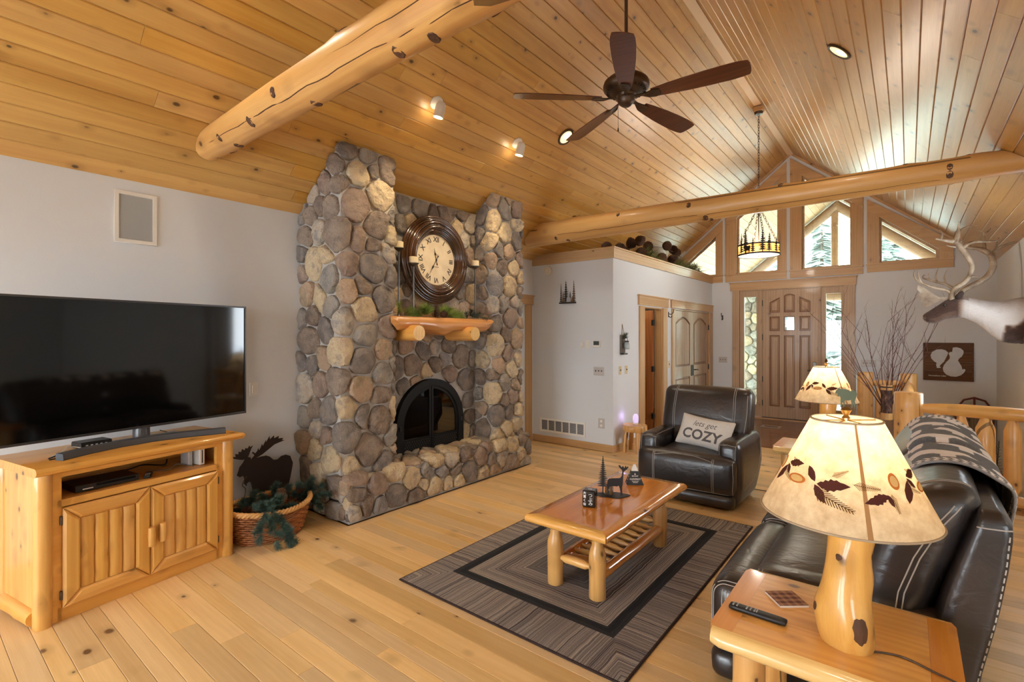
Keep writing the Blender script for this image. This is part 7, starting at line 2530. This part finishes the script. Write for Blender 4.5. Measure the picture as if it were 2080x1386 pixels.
for (x, zt, zb, w) in ST:
    zc, hz2 = (zt + zb) / 2, (zt - zb) / 2
    for k in range(n):
        a = 2 * pi * k / n
        c, s = cos(a), sin(a)
        # a little egg-shaped: narrower below
        ww = w * (1 - .22 * max(0, -s)) * (1 - .1 * max(0, s))
        y = ww * (abs(c) ** .85) * (1 if c > 0 else -1); z = zc + hz2 * s
        nz = noise.noise(Vector((x * 14, y * 14, z * 14)))
        rough_ = .006 * nz * (1 if x > .5 else .25)
        if x > .52 and s < -.3: z -= .018 * max(0, noise.noise(Vector((x * 40, y * 40, 3))))
        vs.append((x - OC.x, y + rough_, z - OC.z))
        # coat: dark face, cream mane, grey brown back, dark shoulder
        f = 0.0
        tz = (z - zb) / (zt - zb)
        if x < .46 + .05 * nz: f = .12 + (.10 if (tz < .35 and x > .2) else 0) + .05 * nz
        elif x < .56: f = .12 + (.75 - .25 * max(0, tz - .6)) * min(1, max(0, (x - .455) / .08)) * (1 if tz < .85 else .45)
        else: f = 1.0 - .42 * max(0, (tz - .62) / .38) + .08 * nz
        if x < .175: f = .30 if tz < .55 else .18
        dk = max(0, min(1, ((.40 + (x - .9) * 1.5 + .16 * nz) - tz) / .12)) * max(0, min(1, (x - .83) / .04))
        f = f * (1 - dk) + (.08 + .1 * max(0, nz)) * dk
        cols_.append(max(0, min(1, f)))
for i in range(len(ST) - 1):
    for k in range(n): fs.append((i * n + k, i * n + (k + 1) % n, (i + 1) * n + (k + 1) % n, (i + 1) * n + k))
fs += [tuple(range(n))[::-1], tuple((len(ST) - 1) * n + k for k in range(n))]
me = MB().add(vs, fs).mesh('head_and_neck', 180, True)
at = me.attributes.new('coat', 'FLOAT', 'POINT'); at.data.foreach_set('value', cols_)
ft = NT('caribou_coat'); v = ft.coords(False)
hair = ft.noise(ft.vmath('MULTIPLY', v, (40, 160, 160)), 1.0, 3)
fa = ft.math('ADD', ft.n('Attribute', attribute_name='coat').outputs['Fac'], ft.math('MULTIPLY', ft.math('SUBTRACT', hair, .5), .22))
ft.p(Base_Color=ft.ramp(fa, [(0, srgb(40, 28, 24)), (.2, srgb(86, 62, 50)), (.45, srgb(140, 118, 102)), (.7, srgb(186, 174, 164)), (.95, srgb(222, 216, 210))]), Roughness=.95)
ft.b.inputs['Specular IOR Level'].default_value = .1; ft.b.inputs['Sheen Weight'].default_value = .3
ft.bump(hair, .7, .012)
hd = link('head_and_neck', me, ft.mat, cb_)
sub = hd.modifiers.new('smooth', 'SUBSURF'); sub.levels = 1; sub.render_levels = 1
W2 = lambda x, y, z: Vector((x, y, z)) - OC
dkf = plain('dark_brown_fur', (58, 42, 36), .95); inn = plain('pale_ear_fur', (150, 130, 118), .95)
for s in (-1, 1):
    yb_ = 8.1 + s * .085
    e = MB().tube([W2(.47, yb_, 2.025), W2(.478, yb_ + s * .03, 2.055), W2(.49, yb_ + s * .06, 2.085), W2(.50, yb_ + s * .085, 2.11)], [.018, .034, .030, .006], 12, squash=(1, .45))
    ear = e.build('ear', dkf, cb_, smooth=80)
    MB().lathe([(0, .0), (.014, .001), (.015, .004), (.008, .009), (0, .010)], 12, W2(.345, 8.1 + s * .083, 1.952), Rx(-s * pi / 2)).build('eye', plain('glass_eye', (14, 10, 8), .05, spec=.9), cb_, smooth=80)
    MB().lathe([(0, .0), (.012, .001), (.010, .006), (0, .004)], 10, W2(.158, 8.1 + s * .026, 1.825), Rx(-s * pi / 2) ).build('nostril', plain('nostril_dark', (20, 14, 13), .5), cb_, smooth=80)
MB().tube([W2(.157, 8.06, 1.785), W2(.20, 8.045, 1.762), W2(.25, 8.042, 1.76)], .003, 6).build('mouth_line', plain('mouth_dark', (26, 18, 16), .7), cb_)
M['antler'] = NT('antler_bone')
va = M['antler'].coords(False)
M['antler'].p(Base_Color=M['antler'].ramp(M['antler'].noise(va, 9, 4, .6), [(.3, srgb(104, 82, 62)), (.55, srgb(160, 140, 116)), (.75, srgb(196, 182, 160))]), Roughness=.55)
M['antler'].bump(M['antler'].noise(va, 60, 3), .3, .004)
ANT = M['antler'].mat; M['antler'] = ANT
def cr_(pts, k=5):
    pts = [Vector(p) for p in pts]; out = []
    for i in range(len(pts) - 1):
        p0, p1, p2, p3 = pts[max(i - 1, 0)], pts[i], pts[i + 1], pts[min(i + 2, len(pts) - 1)]
        for q in range(k):
            t = q / k
            out.append(.5 * ((2 * p1) + (p2 - p0) * t + (2 * p0 - 5 * p1 + 4 * p2 - p3) * t * t + (3 * p1 - p0 - 3 * p2 + p3) * t ** 3))
    return out + [pts[-1]]
def tine(m, pts, r0, r1, mid=None, squash=None):
    p = cr_([W2(*q) for q in pts]); n_ = len(p)
    R = [r0 + (r1 - r0) * i / (n_ - 1) if mid is None else (r0 + (mid - r0) * i * 2 / (n_ - 1) if i < n_ / 2 else mid + (r1 - mid) * (i * 2 / (n_ - 1) - 1)) for i in range(n_)]
    m.tube(p, R, 9, squash=squash)
A = MB()
tine(A, [(0.418, 8.055, 2.02), (0.413, 8.05, 2.041), (0.421, 8.016, 2.114), (0.455, 7.983, 2.164), (0.524, 7.949, 2.218), (0.571, 7.915, 2.305), (0.578, 7.881, 2.407), (0.542, 7.848, 2.499), (0.495, 7.814, 2.586), (0.434, 7.78, 2.687)], .030, .034, .023)
tine(A, [(0.434, 7.785, 2.67), (0.453, 7.767, 2.769), (0.456, 7.743, 2.837), (0.46, 7.72, 2.898)], .030, .004)
tine(A, [(0.45, 7.76, 2.77), (0.47, 7.78, 2.80), (0.516, 7.83, 2.844), (0.628, 7.9, 2.863)], .014, .003)
tine(A, [(0.46, 7.79, 2.66), (0.434, 7.79, 2.682), (0.373, 7.76, 2.692), (0.311, 7.73, 2.708), (0.251, 7.7, 2.724)], .036, .008, .024)
tine(A, [(0.301, 7.72, 2.714), (0.31, 7.71, 2.778), (0.288, 7.7, 2.822)], .012, .003)
tine(A, [(0.435, 7.8, 2.62), (0.379, 7.77, 2.63), (0.344, 7.74, 2.643)], .014, .003)
tine(A, [(0.49, 7.8, 2.60), (0.545, 7.83, 2.649), (0.615, 7.86, 2.669), (0.714, 7.89, 2.662), (0.792, 7.92, 2.67), (0.818, 7.95, 2.706)], .024, .004)
tine(A, [(0.412, 8.03, 2.095), (0.354, 8.017, 2.138), (0.248, 8.003, 2.171), (0.152, 7.99, 2.218), (0.081, 7.977, 2.271), (0.053, 7.963, 2.335), (0.069, 7.95, 2.403)], .020, .004)
tine(A, [(0.13, 7.985, 2.228), (0.097, 7.96, 2.311), (0.091, 7.95, 2.409)], .012, .003)
tine(A, [(0.578, 7.89, 2.27), (0.648, 7.9, 2.258)], .010, .003)
sv = [(0.092, 2.221), (0.164, 2.172), (0.239, 2.10), (0.303, 2.05), (0.40, 2.052), (0.40, 2.036), (0.303, 2.005), (0.229, 1.959), (0.158, 1.929), (0.165, 1.95), (0.131, 1.965), (0.142, 1.99), (0.112, 2.02), (0.128, 2.05), (0.10, 2.09), (0.115, 2.12), (0.085, 2.16)]
A.prism(sv, 8.06, 8.074, lambda u, v_, h: W2(u, h, v_))
A.build('near_antler', ANT, cb_, smooth=50)
A = MB()
tine(A, [(0.47, 8.14, 2.03), (0.496, 8.15, 2.078), (0.528, 8.177, 2.133), (0.632, 8.204, 2.205), (0.73, 8.231, 2.276), (0.791, 8.258, 2.396), (0.789, 8.285, 2.509), (0.752, 8.312, 2.591), (0.684, 8.339, 2.643), (0.577, 8.366, 2.68), (0.516, 8.393, 2.783), (0.512, 8.42, 2.844)], .026, .006, .036)
tine(A, [(0.728, 8.33, 2.60), (0.728, 8.385, 2.721), (0.728, 8.39, 2.834), (0.693, 8.395, 2.867), (0.656, 8.4, 2.887)], .020, .003)
tine(A, [(0.731, 8.39, 2.83), (0.77, 8.4, 2.865), (0.79, 8.4, 2.897)], .012, .003)
tine(A, [(0.78, 8.30, 2.53), (0.806, 8.36, 2.567), (0.837, 8.37, 2.624), (0.907, 8.38, 2.666), (0.975, 8.39, 2.69), (1.015, 8.39, 2.697)], .030, .008)
tine(A, [(0.827, 8.37, 2.612), (0.835, 8.37, 2.693), (0.852, 8.37, 2.767)], .012, .003)
tine(A, [(0.453, 8.12, 2.12), (0.412, 8.131, 2.171), (0.354, 8.143, 2.218), (0.275, 8.154, 2.248), (0.199, 8.166, 2.282), (0.144, 8.177, 2.313), (0.155, 8.189, 2.349), (0.175, 8.2, 2.349)], .020, .004)
tine(A, [(0.361, 8.15, 2.213), (0.348, 8.17, 2.312), (0.377, 8.18, 2.402)], .013, .003)
tine(A, [(0.281, 8.155, 2.247), (0.267, 8.19, 2.319), (0.292, 8.2, 2.432)], .013, .003)
tine(A, [(0.21, 8.165, 2.277), (0.2, 8.2, 2.376)], .010, .003)
A.build('far_antler', ANT, cb_, smooth=50)
MB().box((-.012, 0, -.0), (.022, .36, .46), ch=.01).build('backing_board', M['door_dark'], cb_)
